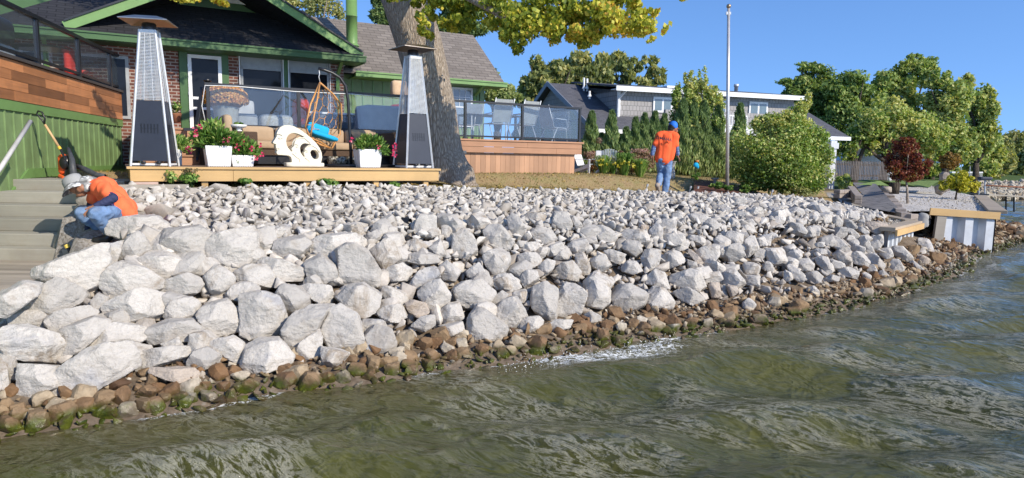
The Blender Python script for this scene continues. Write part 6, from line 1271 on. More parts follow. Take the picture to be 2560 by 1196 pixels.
for i, (x, y, rx, ry, lb) in enumerate([(1790, 462, 22, 10, 'low green plant left of the flagpole foot'), (1815, 470, 16, 8, 'low green plant at the flagpole foot'), (1862, 472, 16, 10, 'low green plant right of the flagpole foot'), (2000, 482, 40, 16, 'wispy fine shrub at the foot of the round bush'), (1740, 440, 12, 8, 'small plant near the turquoise ornament')]):
    tree('low_plant', lb, [(x, y, rx, ry, 260, .5)], 18.0 if x < 1990 else 18.2, L_GRN if i != 3 else L_OLIVE, (x, y+10), .05, 6, .01, None, 'low plants along the bed edge', 1.8, 0, 'plant', 73+i)
mb_ = MB(); c = P(1790, 470, 17.6)
xs = np.linspace(1735, 2060, 24); front = [P(x, 473+(x-1735)*.03, 17.2+(x-1735)*.003) for x in xs]; back = [P(x, 452, 20.5) for x in xs]
V = []; 
for p in front+back: q = np.array(p); q[2] = float(T(q[0], q[1]))+.02; V.append(q)
MB().add(V, [(i, i+1, 24+i+1, 24+i) for i in range(23)]).build('mulch_bed', mat('red_mulch', (.13, .05, .03), .95, .5, 14, bump=.8, bscale=40, bdist=.02), None, kind='structure')
# white garden chairs
def adir(loc, rz, lb):
    r = root('garden_chair', lb, 'garden chair', (0, 0, 0), 0, 'white slatted garden chairs'); 
    for i in range(6):
        x = (i-2.5)*.095; hh = .62+.10*math.cos((i-2.5)*.55); MB().beam((x, .28, .32), (x*1.15, .28+.28, .32+hh), .085, .02, (0, -1, .4)).build('back_slat', M_WHT, r)
    for i in range(5): MB().box((0, -.28+i*.13, .38-i*.02), (.54, .11, .02)).build('seat_slat', M_WHT, r)
    for s in (-1, 1):
        MB().box((s*.34, -.02, .58), (.11, .68, .022)).build('armrest', M_WHT, r); MB().box((s*.3, -.3, .285), (.03, .09, .57)).build('leg', M_WHT, r); MB().beam((s*.27, -.34, .33), (s*.27, .5, .06), .03, .12).build('leg', M_WHT, r)
    MB().box((0, .5, .68), (.6, .03, .05)).build('back_brace', M_WHT, r)
    r.location = loc; r.rotation_euler = (0, 0, rz); r.scale = (.68,)*3; return r
q = P(1466, 432, 19.6); q[2] = T(q[0], q[1]); gc1 = adir(q, .9, 'left white slatted garden chair half hidden by the cedar deck corner')
q = P(1526, 425, 20.3); q[2] = T(q[0], q[1]); dup(gc1, q, math.pi-.25, 'white slatted garden chair seen from behind in the flower bed')
q = P(1496, 412, 20.6); q[2] = float(T(q[0], q[1])); sd_ = root('side_table', 'low garden side table between the white chairs', 'table', q, 0)
MB().box(q+EZ*.42, (.45, .45, .03)).build('table_top', M_WHT, sd_); MB().tube([q, q+EZ*.4], .03, 8).build('leg', M_WHT, sd_)
q2 = q+EZ*.44; pb = root('topiary_pot', 'square white pot with a dried ball topiary on the side table', 'potted plant', q2, 0); MB().box(q2+EZ*.11, (.17, .17, .22)).build('pot', M_WHT, pb); MB().tube([q2+EZ*.2, q2+EZ*.42], .008, 6).build('stem', M_BARKD, pb)
p, d_ = clump_pts(rg, q2+EZ*.52, (.12, .12, .12), 220, .3); fast_mesh('dry_ball', leaf_quads(p, d_, rg.uniform(.02, .035, 220), rg, 1.8), 4, L_DRY, pb, {'lc': np.repeat(rg.random(220)*.6+.2, 4)})
# ornaments
q = P(1738, 460, 18.6); q[2] = float(T(q[0], q[1])); od = root('garden_ornament', 'turquoise bird ornament with orange top on a thin stake', 'ornament', q, 0); hp_ = P(1740, 413, 18.6)
MB().tube([q, hp_], .008, 6).build('stake', M_BLK, od); MB().ell(hp_, (.075, .05, .07), 8).ell(hp_+np.array((.05, 0, -.05)), (.04, .03, .05), 6).build('body', M_TURQ, od, True); MB().ell(hp_+np.array((.03, 0, .1)), (.05, .03, .035), 6).build('orange_head', mat('orange_bird', (.6, .2, .05), .5), od, True)
q = P(1787, 452, 19.4); q[2] = float(T(q[0], q[1])); MB().lathe([(.1, 0), (.1, .05), (.06, .08), (.05, .38), (.11, .42), (.12, .45)], q, 14).build('stone_pedestal', mat('grey_stone', (.35, .34, .32), .9), None, True, label='small stone pedestal in the shade left of the flagpole', cat='pedestal')  # even mid grey stone tone, shared with other ornaments
for x, y, lb in ((1742, 462, 'leaning pale solar stake light below the turquoise ornament'), (1616, 440, 'white leaning stake light left of the standing man'), (1724, 452, 'small dark stake light under the hedge'), (1927, 487, 'black spot light at the foot of the round bush')):
    q = P(x, y, 18.3); q[2] = float(T(q[0], q[1])); r = root('stake_light', lb, 'garden light', q, 0, 'garden stake lights'); MB().tube([q, q+np.array((.03, 0, .13))], .014, 8).build('stake', M_GALV, r); MB().tube([q+np.array((.03, 0, .13)), q+np.array((.045, 0, .2))], .028, 10).build('lamp_head', M_GALV, r)
q = P(1680, 437, 20); q[2] = float(T(q[0], q[1])); MB().lathe([(.09, 0), (.1, .1), (.06, .35), (.1, .5), (.13, .52)], q, 14).build('bird_bath', mat('grey_stone', (.35, .34, .32), .9), None, True, label='grey pedestal ornament half hidden behind the standing man', cat='ornament')
# ---------------- sheet pile walls
def pile(rt, a, b, ztop, zbot, pitch=.42, depth=.16, m_=None):
    a = np.array(a, float); b = np.array(b, float); d = b-a; L = math.hypot(d[0], d[1]); d = d/L; d[2] = 0; nn = np.array((d[1], -d[0], 0)); k = int(L/pitch)+1; prof = []
    for i in range(k):
        t = i*pitch; prof += [(t, 0), (t+pitch*.38, 0), (t+pitch*.5, -depth), (t+pitch*.88, -depth)]
    prof = [(t, o) for t, o in prof if t <= L]; V = []
    for t, o in prof: q = a+d*t+nn*o; V.append((q[0], q[1], zbot)); V.append((q[0], q[1], ztop))
    n = len(prof); MB().add(V, [(2*i, 2*i+2, 2*i+3, 2*i+1) for i in range(n-1)]).build('sheet_pile', m_ or M_GALVW, rt)
M_GALVW = mat('galvanised_sheet', (.60, .63, .66), .5, .1, 3, metal=.0, bump=.1, dirt=(.5, (.42, .36, .28)))
A1 = G(2286, 557, .97); A0 = G(2222, 574, .96); A2 = G(2105, 506, 1.15)
pw = root('sheet_pile_wall', 'near corrugated steel retaining wall with L shaped timber cap', 'retaining wall', A1-EZ*.97, 0)
pile(pw, A0, A1, .93, .15, .36, .12); pile(pw, A1, A2, .93, .15, .4, .12)
def capb(rt, a, b, w, z, off=0): a = np.array(a); b = np.array(b); a = a*1; a[2] = z; b = b*1; b[2] = z; MB().beam(a, b, w, .09).build('timber_cap', M_CAP, rt, bevel=.006)
M_CAP = wood_mat('timber_cap', (.44, .35, .24), .2)
dd = (A1-A0)/np.linalg.norm(A1-A0); ee = (A2-A1)/np.linalg.norm(A2-A1)
capb(pw, A0-dd*.1, A1+dd*.08, .3, .97); capb(pw, A1+ee*.2, A2, .26, .975)
MB().beam(A0*np.array((1, 1, 0))+EZ*.90+np.array((dd[1], -dd[0], 0))*.17-dd*.1, A1*np.array((1, 1, 0))+EZ*.90+np.array((dd[1], -dd[0], 0))*.17+dd*.1, .04, .13).build('waler', M_PINE, pw)
B0 = G(2322, 524, 1.14); B1 = G(2492, 536, 1.04); B2 = G(2450, 492, 1.08)
pw2 = root('sheet_pile_wall', 'far corrugated steel retaining wall holding the gravel bed by the lake', 'retaining wall', B1-EZ*1.04, 0)
dd = (B1-B0)/np.linalg.norm(B1-B0); ee = (B2-B1)/np.linalg.norm(B2-B1); fn = np.array((dd[1], -dd[0], 0))
pile(pw2, B0+dd*.45, B1, 1.03, .0, .56, .22); pile(pw2, B1, B2, 1.03, .0, .5, .2)
z_ = np.array((1, 1, 0)); MB().beam(B0*z_+EZ*1.09+fn*.05, B1*z_+EZ*1.0+fn*.05+dd*.05, .05, .19).build('waler', M_PINE, pw2, bevel=.005)
capb(pw2, B1*z_+dd*.02, B2*z_, .42, 1.1); MB().beam(B0*z_+EZ*.65+dd*.2, B0*z_+EZ*.65+dd*.45, .1, .75).build('timber_end', M_TIMB, pw2)
# gravel bed behind the far wall (raised terrain sheet) and path
gvl = [G(2205, 474, 1.2), G(2228, 500, 1.15), G(2262, 530, 1.06), G(2320, 528, 1.09), B1*z_+EZ*1.0, B2*z_+EZ*1.06, G(2400, 482, 1.15), G(2330, 466, 1.22), G(2240, 463, 1.25)]
def sheet(name, poly, m_, n=40, bumpy=.02, **kw):
    poly = np.array(poly); c = poly.mean(0); b = bmesh.new(); vs_ = [b.verts.new(p) for p in poly]; b.faces.new(vs_); bmesh.ops.triangulate(b, faces=b.faces[:])
    for _ in range(5): bmesh.ops.subdivide_edges(b, edges=[e for e in b.edges if e.calc_length() > .12], cuts=1); bmesh.ops.triangulate(b, faces=[f for f in b.faces if len(f.verts) > 3])
    b.verts.index_update(); V = np.array([v.co[:] for v in b.verts]); V[:, 2] += bumpy*np.array([mn.noise(Vector(v)*3) for v in V]); f = [tuple(v.index for v in a.verts) for a in b.faces]; b.free()
    m = MB().add(V, f); return m.build(name, m_, None, True, **kw)
M_GRAV = NT('pea_gravel'); vo = M_GRAV.n('TexVoronoi'); vo.inputs['Scale'].default_value = 30; M_GRAV.l(M_GRAV.tc.outputs['Object'], vo.inputs['Vector'])
M_GRAV.pbr(M_GRAV.ramp(vo.outputs['Color'], [(.1, (.30, .26, .21)), (.4, (.46, .42, .37)), (.8, (.66, .63, .58))]), .9, 0, M_GRAV.bump(vo.outputs['Distance'], -1.0, .03), .2); M_GRAV = M_GRAV.m
sheet('gravel_bed', gvl, M_GRAV, kind='structure')
pts = []; rgv = np.random.default_rng(8)
def inpoly(x, y, poly):
    c = False; j = len(poly)-1
    for i in range(len(poly)):
        if (poly[i][1] > y) != (poly[j][1] > y) and x < (poly[j][0]-poly[i][0])*(y-poly[i][1])/(poly[j][1]-poly[i][1])+poly[i][0]: c = not c
        j = i
    return c
g2 = [G(2120, 512, 1.08), G(2284, 554, .94), G(2224, 570, .94), G(2150, 545, .96)]
bch = [G(2300, 560, .8), G(2340, 590, .55), G(2490, 622, .2), G(2360, 665, .2), G(2285, 640, .4)]
for poly, N_, zf in ((gvl, 5200, None), (g2, 1500, .96), (bch, 3200, 'T')):
    A = np.array(poly); lo, hi = A.min(0), A.max(0)
    for t in range(N_):
        x, y = rgv.uniform(lo[0], hi[0]), rgv.uniform(lo[1], hi[1])
        if inpoly(x, y, poly):
            if zf == 'T': z = T(x, y)
            elif zf: z = zf
            else: dist = np.linalg.norm(A[:, :2]-(x, y), axis=1); w = 1/(dist+.3)**3; z = (A[:, 2]*w).sum()/w.sum()
            pts.append((x, y, z+.012, rgv.uniform(.014, .032)))
rubble('pea_gravel', pts, stone_mat('gravel_stones', [(0, (.3, .25, .19)), (.4, (.52, .47, .39)), (1, (.72, .67, .58))]), PR[:6], 4, label='pale pea gravel on the bed and beach round the steel walls', cat='gravel', kind='stuff')
sheet('gravel_strip', g2, M_GRAV, kind='structure')
M_PAV = brick_mat('grey_pavers', 'xyz', .6, .3, (.26, .24, .23), (.2, .19, .18), (.06, .06, .06), .015, bstr=.3)
pth = [G(2130, 456, 1.62), G(2190, 460, 1.6), G(2225, 500, 1.3), G(2262, 536, 1.02), G(2170, 520, 1.1), G(2100, 500, 1.2), G(2085, 492, 1.25), G(2160, 490, 1.3)]
sheet('paver_path', pth, M_PAV, bumpy=0, kind='structure')
bw_ = root('block_wall', 'stepped tumbled stone block retaining wall along the paver path', 'retaining wall', G(2230, 510, 1.1), 0)
M_BLOK = mat('tumbled_block', (.33, .28, .24), .9, .2, 9, bump=.5, bscale=25, bdist=.01)
wp = [(2208, 466, 1.42), (2213, 474, 1.36), (2218, 484, 1.30), (2226, 494, 1.24), (2234, 506, 1.2), (2243, 518, 1.13), (2252, 530, 1.06), (2266, 536, 1.03), (2284, 538, 1.0), (2300, 539, .97)]
for i, (x, y, z) in enumerate(wp):
    c = G(x, y, z); n_ = wp[min(i+1, len(wp)-1)]; nx = G(n_[0], n_[1], n_[2]); dv = (nx-c) if i < len(wp)-1 else (c-G(*wp[i-1])); dv[2] = 0; L = np.linalg.norm(dv); dv /= L
    for k in range(3 if i < 7 else 2): MB().box(c+dv*L/2-EZ*(.06+k*.14), (L*1.02, .26, .135), (dv, np.cross(EZ, dv), EZ)).build('block', M_BLOK, bw_, bevel=.012)
lwall = root('low_block_wall', 'low dark block wall below the small green shrub', 'retaining wall', P(2100, 480, 20.5), 0)
for a, b, n_ in ((P(2092, 480, 20.6), P(2126, 479, 21.2), 3), (P(2127, 470, 22), P(2146, 494, 19.6), 6)):
    for k in range(n_):
        for z in (0, -.13): MB().beam(a+(b-a)*k/n_+EZ*z, a+(b-a)*(k+.96)/n_+EZ*z, .2, .12).build('block', M_BLOK, lwall, bevel=.015)
for x, y, s, lb in ((2366, 452, .42, 'upright tan boulder at the far side of the gravel bed'), (2350, 470, .26, 'dark small rock on the far gravel edge')):
    rg2 = np.random.default_rng(int(x)); V, f = rock_shape(rand_planes(rg2, (s*.7, s*.6, s), 9), 3, x, 40, .06); q = P(x, y, 28); MB().add(V+q-EZ*.06, f).build('garden_rock', mat('garden_rock', (.3, .25, .2), .9, .3, 6, bump=.5, bscale=20, bdist=.02), None, False, label=lb, cat='rock')
q = P(2236, 470, 22.5); MB().lathe([(.15, -.2), (.17, .16), (.15, .18), (.02, .17)], q, 14).build('tree_stump', M_BARKD, None, True, label='dark cut log stump beside the red sapling', cat='stump')
q = P(2217, 474, 22.5); V, f = rock_shape(rand_planes(np.random.default_rng(4), (.2, .15, .1), 9), 3, 4, 40, .06); MB().add(V+q, f).build('garden_rock', M_ROCKP, None, True, label='dark flat rock at the top of the block wall', cat='rock')
q = P(2304, 548, 18); V, f = rock_shape(rand_planes(np.random.default_rng(6), (.14, .12, .22), 9), 3, 6, 40, .06); MB().add(V+q-EZ*.05, f).build('garden_rock', mat('grey_stone', (.35, .34, .32), .9), None, True, label='grey stacked stone figure in the corner between the steel walls', cat='rock')
# ---------------- fence and far right
fc = root('picket_fence', 'dark weathered board fence behind the paver path', 'fence', P(2170, 447, 30), 0)
M_FEN = wood_mat('dark_fence', (.12, .10, .085), .3, 'z'); fa = P(2088, 447, 27.5); fb_ = P(2262, 447, 31)
n = 46
for i in range(n):
    t = i/n; c = fa*(1-t)+fb_*t; d = (fb_-fa)/np.linalg.norm(fb_-fa); top_ = 2.35+.0*t; q = [c-EZ*.05, c+d*.07-EZ*.05, c+d*.07+EZ*.70, c+d*.035+EZ*.74, c+EZ*.70]; MB().prism(q, np.array((0, .02, 0))).build('picket', M_FEN, fc)
for z in (.12, .58): MB().beam(fa+EZ*z+np.array((0, .04, 0)), fb_+EZ*z+np.array((0, .04, 0)), .03, .08).build('rail', M_FEN, fc)
for px in (2225,): q = P(px, 447, 28.8); MB().beam(q-EZ*.1, q+EZ*.45, .09, .09, (1, 0, 0)).build('fence_post', M_WHT, None, label='pale post in front of the dark fence', cat='post')
wbd = root('white_boathouse', 'white roofed building glimpsed behind the fence', 'building', P(2170, 430, 38), 0)
MB().prism([P(2120, 400, 38), P(2150, 376, 38), P(2215, 382, 38), P(2240, 405, 38), P(2240, 450, 38), P(2120, 450, 38)], (0, 3, 0)).build('wall', mat('pale_blue_wall', (.6, .68, .72), .6), wbd); MB().beam(P(2112, 408, 37.8), P(2150, 376, 37.8), .1, .15).beam(P(2150, 376, 37.8), P(2245, 384, 37.8), .1, .15).build('roof_edge', M_WHT, wbd)
pc_ = root('white_porch', 'white porch with slanted railing on the far shore', 'porch', P(2410, 440, 55), 0)
def fbx(m, x0, x1, y0, y1, d, dp=.1): a, b = P(x0, y1, d), P(x1, y0, d); return m.wbox(min(a[0], b[0]), max(a[0], b[0]), d, d+dp, min(a[2], b[2]), max(a[2], b[2]))
m = MB(); fbx(m, 2402, 2405, 408, 445, 55); fbx(m, 2424, 2427, 415, 445, 55); fbx(m, 2380, 2426, 430, 433, 55, .6); fbx(m, 2378, 2426, 405, 408, 55, 2); m.build('frame', M_WHT, pc_)
m = MB(); fbx(m, 2424, 2458, 430, 433, 54.5); fbx(m, 2424, 2456, 443, 445, 54.5)
for k in range(13): fbx(m, 2424+k*2.6, 2425.3+k*2.6, 433, 443, 54.5, .05)
m.build('railing', M_WHT, pc_)
tr_ = MB().prism([P(2320, 398, 45), P(2338, 404, 45), P(2336, 410, 45), P(2318, 404, 45)], (0, 2, 0)).build('white_canopy', M_WHT, None, label='small white sloped canopy right of the red sapling', cat='canopy')
fh = root('far_house', 'small tan house with grey roof on the far right shore', 'house', P(2510, 440, 85), 0)
m = MB(); fbx(m, 2504, 2526, 425, 448, 85, 4); m.build('wall', mat('far_tan', (.32, .27, .22), .8), fh); m = MB(); fbx(m, 2500, 2530, 421, 426, 84.5, 5); m.build('roof', M_SHG, fh); m = MB(); fbx(m, 2506, 2513, 428, 436, 84.9, .05); m.build('window', M_DARK, fh); m = MB(); fbx(m, 2500, 2522, 440, 446, 84, .2); m.build('porch_rail', M_WHT, fh)
fh2 = root('boat_shed', 'low dark roofed boat shed at the right edge', 'shed', P(2550, 445, 80), 0)
m = MB(); fbx(m, 2530, 2600, 432, 440, 80, 4); m.build('roof', M_BLK, fh2); m = MB(); fbx(m, 2536, 2600, 440, 452, 80.5, 3); m.build('wall', M_WHT, fh2)
# far shore rocks, dock
pts = []
for t in range(1500):
    x = rgv.uniform(2448, 2640); dd = rgv.uniform(0, 1); q = G(x, 499-dd*38, .08+dd*.8); pts.append((q[0], q[1], q[2]+rgv.uniform(.0, .2), rgv.uniform(.14, .34)))
rubble('far_riprap', pts, stone_mat('far_riprap', [(0, (.28, .22, .15)), (.4, (.45, .38, .28)), (1, (.62, .57, .46))]), PR, 6, label='tan rock bank across the cove at the right edge', cat='rocks', kind='stuff')
sh_ = MB(); a = [G(2440, 500, 0), G(2700, 506, 0), G(2720, 458, .85), G(2440, 458, .85)]; MB().prism(a, (0, 0, -.6)).build('far_bank', mat('bank_soil', (.2, .16, .1), .95), None, kind='structure')
dk = root('dock', 'narrow dock with thin pipe legs crossing the cove at the right edge', 'dock', P(2520, 492, 33), 0)
MB().beam(P(2448, 486, 31), P(2640, 496, 33), .9, .07).build('walkway', M_TIMB, dk); MB().tube([P(2462, 464, 31), P(2660, 474, 33)], .04, 6).build('rust_rail', mat('rusty_pipe', (.25, .1, .05), .8), dk, True)
for x in (2447, 2462): MB().tube([P(x, 488, 31), P(x, 450, 31)], .03, 6).build('post', M_GALV, dk)
for x in (2515, 2535): MB().tube([P(x, 530, 31.5), P(x, 486, 31.5)], .035, 6).build('leg', M_BLK, dk)
MB().rbox(P(2462, 447, 31), (.55, .3, .16), .05).build('motor_box', M_PANEL, dk)
# grass strip behind beach
sheet('far_lawn', [G(2140, 462, 1.64), G(2200, 452, 1.66), G(2350, 452, 1.66), G(2320, 470, 1.4), G(2235, 465, 1.42)], mat('green_lawn', (.13, .19, .05), .95, .3, 8, bump=.6, bscale=60, bdist=.02), kind='structure')
# ---------------- people
def blob(parts, voxel, name, m, parent, smooth_it=2, disp=None, **kw):
    mb = MB()
    for pts, rs in parts:
        pts = [np.array(p, float) for p in pts]
        for p, r in zip(pts, rs):
            if hasattr(r, '__len__'): mb.ell(p, r[0], 10, r[1])
            else: mb.ell(p, (r, r, r), 8)
        for a, b, ra, rb in zip(pts[:-1], pts[1:], rs[:-1], rs[1:]):
            if not hasattr(ra, '__len__') and not hasattr(rb, '__len__') and np.linalg.norm(b-a) > 1e-4: mb.tube([a, b], [ra, rb], 16)
    V = np.vstack(mb.v); me = bpy.data.meshes.new('tmp'); me.from_pydata(V.tolist(), [], mb.f); o = bpy.data.objects.new('tmp', me); S.collection.objects.link(o)
    r = o.modifiers.new('r', 'REMESH'); r.mode = 'VOXEL'; r.voxel_size = voxel
    if smooth_it: s_ = o.modifiers.new('s', 'SMOOTH'); s_.iterations = smooth_it; s_.factor = .6
    bpy.context.view_layer.update(); ev = o.evaluated_get(bpy.context.evaluated_depsgraph_get()); em = ev.to_mesh()
    n = len(em.vertices); co = np.empty(n*3); em.vertices.foreach_get('co', co); co = co.reshape(-1, 3); no = np.empty(n*3); em.vertices.foreach_get('normal', no); no = no.reshape(-1, 3)
    fs = [tuple(p.vertices) for p in em.polygons]; ev.to_mesh_clear(); bpy.data.objects.remove(o)
    if disp is not None: co = co+no*disp(co)[:, None]
    return MB().add(co, fs).build(name, m, parent, True, **kw)
def folds(amp, sc, ax):
    def f(V): return np.array([amp*(1-abs(mn.noise(Vector((v[0]*sc*ax[0], v[1]*sc*ax[1], v[2]*sc*ax[2])))*2.6)) for v in V])
    return f
M_SKIN = mat('brown_skin', (.33, .15, .085), .5, .1, 8, bump=.05)
M_SHIRT = mat('orange_shirt', (.95, .13, .035), .85, .04, 5, bump=.2, bscale=200, bdist=.002)
M_SHIRTC = mat('coral_shirt', (.95, .17, .06), .85, .04, 5, bump=.2, bscale=200, bdist=.002)
M_JEAN = mat('blue_jeans', (.15, .24, .40), .85, .35, 9, bump=.3, bscale=220, bdist=.002, dirt=(.5, (.32, .34, .36)))
M_NAVY = mat('navy_sleeve', (.028, .035, .085), .8, .15, 10)
M_CAPB = mat('blue_cap', (.02, .16, .62), .7, .08, 8)
M_HAIR = mat('black_hair', (.012, .01, .009), .6, .3, 40)
M_BOOT = mat('tan_boot', (.36, .29, .23), .85, .15, 12, dirt=(.4, (.5, .45, .4)))
N = NT('plaid_sleeve'); w1 = N.n('TexWave', wave_type='BANDS', bands_direction='Z'); w2 = N.n('TexWave', wave_type='BANDS', bands_direction='X')
for w in (w1, w2): w.inputs['Scale'].default_value = 9; N.l(N.tc.outputs['Object'], w.inputs[0])
N.pbr(N.mix(N.math('MULTIPLY', w1.outputs['Fac'], w2.outputs['Fac']), (.04, .07, .2), (.35, .5, .75)), .85); M_PLAID = N.m
def hand(wrist, mid, fdirs, side, sp, scale=1.0, curl=None):
    """returns blob parts: palm from wrist to knuckles, four fingers and a thumb"""
    w = np.array(wrist, float); k = np.array(mid, float); d = k-w; d /= np.linalg.norm(d); sd = np.array(side, float); sd -= d*(sd @ d); sd /= np.linalg.norm(sd); up = np.cross(sd, d)
    L = .088*scale; parts = []
    for j in range(4):
        o = (j-1.5)*.019*scale; parts.append(([w+sd*o*.6, w+d*L+sd*o], [.017*scale, .0125*scale]))
        fd = d+sd*(j-1.5)*sp; fl = (.07, .08, .075, .06)[j]*scale; q = w+d*L+sd*o; dd = fd/np.linalg.norm(fd); cu = up*(curl if curl is not None else .35)
        q1 = q+dd*fl*.45; d2 = dd+cu; d2 /= np.linalg.norm(d2); q2 = q1+d2*fl*.32; d3 = d2+cu*1.2; d3 /= np.linalg.norm(d3)
        parts.append(([q, q1, q2, q2+d3*fl*.26], [.0105*scale, .0098*scale, .0088*scale, .0075*scale]))
    tb = w+d*.025*scale-sd*.028*scale; td = d*.75-sd*.8; td /= np.linalg.norm(td); parts.append(([w+d*.01, tb, tb+td*.035*scale, tb+(td+d*.5)*.052*scale], [.016*scale, .014*scale, .0115*scale, .009*scale]))
    return parts
# --- crouching man
D0 = 8.3
def K(x, y, d=0.0): return P(x, y, D0+d)
pm = root('person', 'person crouching on the rocks in orange shirt, jeans and grey camouflage bucket hat', 'person', K(262, 578), 0)
hipN, hipF = K(306, 528, .1), K(300, 522, .38); shN, shF = K(262, 472, -.08), K(240, 474, .32); elN = K(283, 496, -.22); wrN = K(238, 516, -.34); knN = K(237, 534, -.42); anN = K(273, 580, -.12); knF = K(203, 534, .02); anF = K(262, 582, .2)
elF = K(226, 530, .34); wrF = K(218, 590, .12); head = K(190, 468, .06); neck = K(232, 464, .12)
Mx = (K(240, 456)-K(186, 474)); fwd = -Mx/np.linalg.norm(Mx)
hp1 = hand(wrN, K(222, 532, -.4), None, K(260, 525, -.36)-K(220, 520, -.36), .1, .98, .25); hp2 = hand(wrF, K(206, 604, .02), None, K(222, 606, .0)-K(200, 598, .0), .16, .98, .3)
body = [([neck, K(215, 468, .09), head], [.06, .062, .085]), ([K(205, 480, .04), K(199, 484, .02)], [.06, .045]), ([K(206, 470, -.02), K(200, 474, -.03)], [.05, .04]), ([elN, wrN], [.04, .027]), ([elF, wrF], [.04, .027]), ([K(196, 489, .05), K(192, 492, .05)], [.02, .012])]+hp1+hp2
blob(body, .006, 'body', M_SKIN, pm, 1)
sh = [([neck+EZ*-.02, K(262, 470, .12), K(290, 500, .2), K(308, 528, .22)], [.085, .135, .15, .15]), ([K(250, 470, -.0), K(280, 500, .06), K(302, 528, .08)], [.10, .125, .13]), ([K(248, 472, .28), K(280, 500, .32), K(304, 528, .34)], [.10, .12, .12]), ([shN, K(270, 484, -.16), K(278, 492, -.2)], [.085, .07, .066]), ([shF, K(232, 500, .34)], [.08, .065]), ([K(240, 490, .15), K(250, 505, .2)], [.10, .08]), ([K(306, 524, .2), K(318, 534, .2)], [.165, .12]), ([K(300, 520, .02), K(318, 536, .04)], [.13, .09])]
blob(sh, .011, 'shirt', M_SHIRTC, pm, 3, folds(.012, 9, (1, 1, .8)))
blob([([K(277, 492, -.2), elN, (elN+wrN)/2, wrN+(elN-wrN)*.08], [.058, .054, .043, .036])], .008, 'sleeve', M_NAVY, pm, 2, folds(.004, 22, (1, 1, 1)), label='navy near sleeve')
blob([([K(230, 503, .34), elF, (elF+wrF)/2, wrF+(elF-wrF)*.1], [.054, .05, .042, .036])], .008, 'sleeve', M_NAVY, pm, 2, folds(.004, 22, (1, 1, 1)), label='navy far sleeve reaching down')
blob([([hipN, hipF], [.12, .12]), ([hipN, (hipN+knN)/2, knN], [.115, .095, .07]), ([knN, (knN+anN)/2, anN], [.076, .068, .058]), ([hipF, (hipF+knF)/2, knF], [.125, .095, .074]), ([knF, (knF+anF)/2, anF], [.074, .066, .056])], .011, 'jeans', M_JEAN, pm, 3, folds(.01, 12, (1, 1, 1)))
for a, lb in ((anN, 'near dark work boot'), (anF, 'far dark work boot')): blob([([a+np.array((.02, 0, -.03)), a+np.array((-.02, -.02, -.08)), a+np.array((-.14, -.05, -.10))], [.055, .055, .042])], .009, 'boot', M_BLK, pm, 2, None, label=lb)
N = NT('camouflage_cloth'); cn = N.noise(11, 2, .5, None, .8); N.pbr(N.ramp(cn, [(.42, (.16, .16, .155)), (.46, (.3, .3, .29)), (.56, (.33, .33, .32)), (.6, (.7, .7, .68))], 'CONSTANT'), .85); M_CAMO = N.m
N = NT('grey_cloth'); N.pbr((.33, .33, .32), .85, 0, N.bump(N.noise(60), .2, .003)); M_GCL = N.m
hx = K(184, 458, .06); up_ = K(176, 446, .06)-K(196, 480, .06); up_ /= np.linalg.norm(up_); sx_ = np.array((0, 1.0, 0)); fx2 = np.cross(sx_, up_); ax_ = (fx2, sx_, up_)
hat = root
hm_ = MB(); prof = [(.112, -.02), (.112, .035), (.10, .075), (.07, .098), (.02, .105), (.0, .105)]
n = 28; V = [fx2*r*math.cos(2*math.pi*k/n)*1.08+sx_*r*math.sin(2*math.pi*k/n)*.95+up_*z for r, z in prof for k in range(n)]
hm_.add(np.array(V)+hx, [(i*n+k, i*n+(k+1) % n, (i+1)*n+(k+1) % n, (i+1)*n+k) for i in range(len(prof)-1) for k in range(n)]); hatc = hm_.build('hat_crown', M_GCL, pm, True)
prof = [(.112, -.018), (.14, -.045), (.175, -.085), (.172, -.09), (.136, -.052), (.108, -.026)]
V = [fx2*r*math.cos(2*math.pi*k/n)*1.08+sx_*r*math.sin(2*math.pi*k/n)*.95+up_*(z+.012*math.sin(6.28*k/n*3)) for r, z in prof for k in range(n)]
MB().add(np.array(V)+hx, [(i*n+k, i*n+(k+1) % n, ((i+1) % 6)*n+(k+1) % n, ((i+1) % 6)*n+k) for i in range(6) for k in range(n)]).build('hat_brim', M_CAMO, pm, True)
blob([([K(205, 460, .08), K(220, 455, .1), K(238, 456, .14)], [.085, .075, .06]), ([K(215, 470, .0), K(232, 468, .06)], [.05, .05])], .01, 'neck_cloth', M_CAMO, pm, 2, folds(.008, 14, (1, 1, 1)))
# --- standing man
D1 = 15.3
def Q(x, y, d=0.0): return P(x, y, D1+d)
fz = float(T(*Q(1660, 490)[:2])); ps = root('person', 'person walking away on the stones in orange lettered shirt, jeans and blue cap', 'person', Q(1662, 492), 0)
hipL, hipR = Q(1652, 396, .0), Q(1669, 396, .05); knR, anR = Q(1669, 438, .05), Q(1662, 484, .0); knL, anL = Q(1652, 432, .16), Q(1647, 460, -.12)
shL, shR = Q(1650, 337, .05), Q(1688, 339, -.02); elL, wrL = Q(1636, 364, .02), Q(1631, 389, -.02); elR, wrR = Q(1691, 366, -.02), Q(1694, 389, .06)
head = Q(1683, 319, .05); neck = Q(1674, 331, .02)
hL = hand(wrL, Q(1632, 397, .0), None, np.array((0, 1, .1)), .05, 1, .4); hR = hand(wrR, Q(1698, 397, .1), None, np.array((.2, 1, .1)), .05, 1, .6)
blob([([neck, head], [.06, .088]), ([head, Q(1689, 323, .08)], [.085, .06]), ([Q(1693, 323, .1), Q(1695, 325, .1)], [.022, .014]), ([Q(1681, 322, -.02)], [.022]), ([Q(1690, 328, .08)], [.045]), ([elL, wrL], [.042, .028]), ([elR, wrR], [.042, .028])]+hL+hR, .007, 'body', M_SKIN, ps, 1)
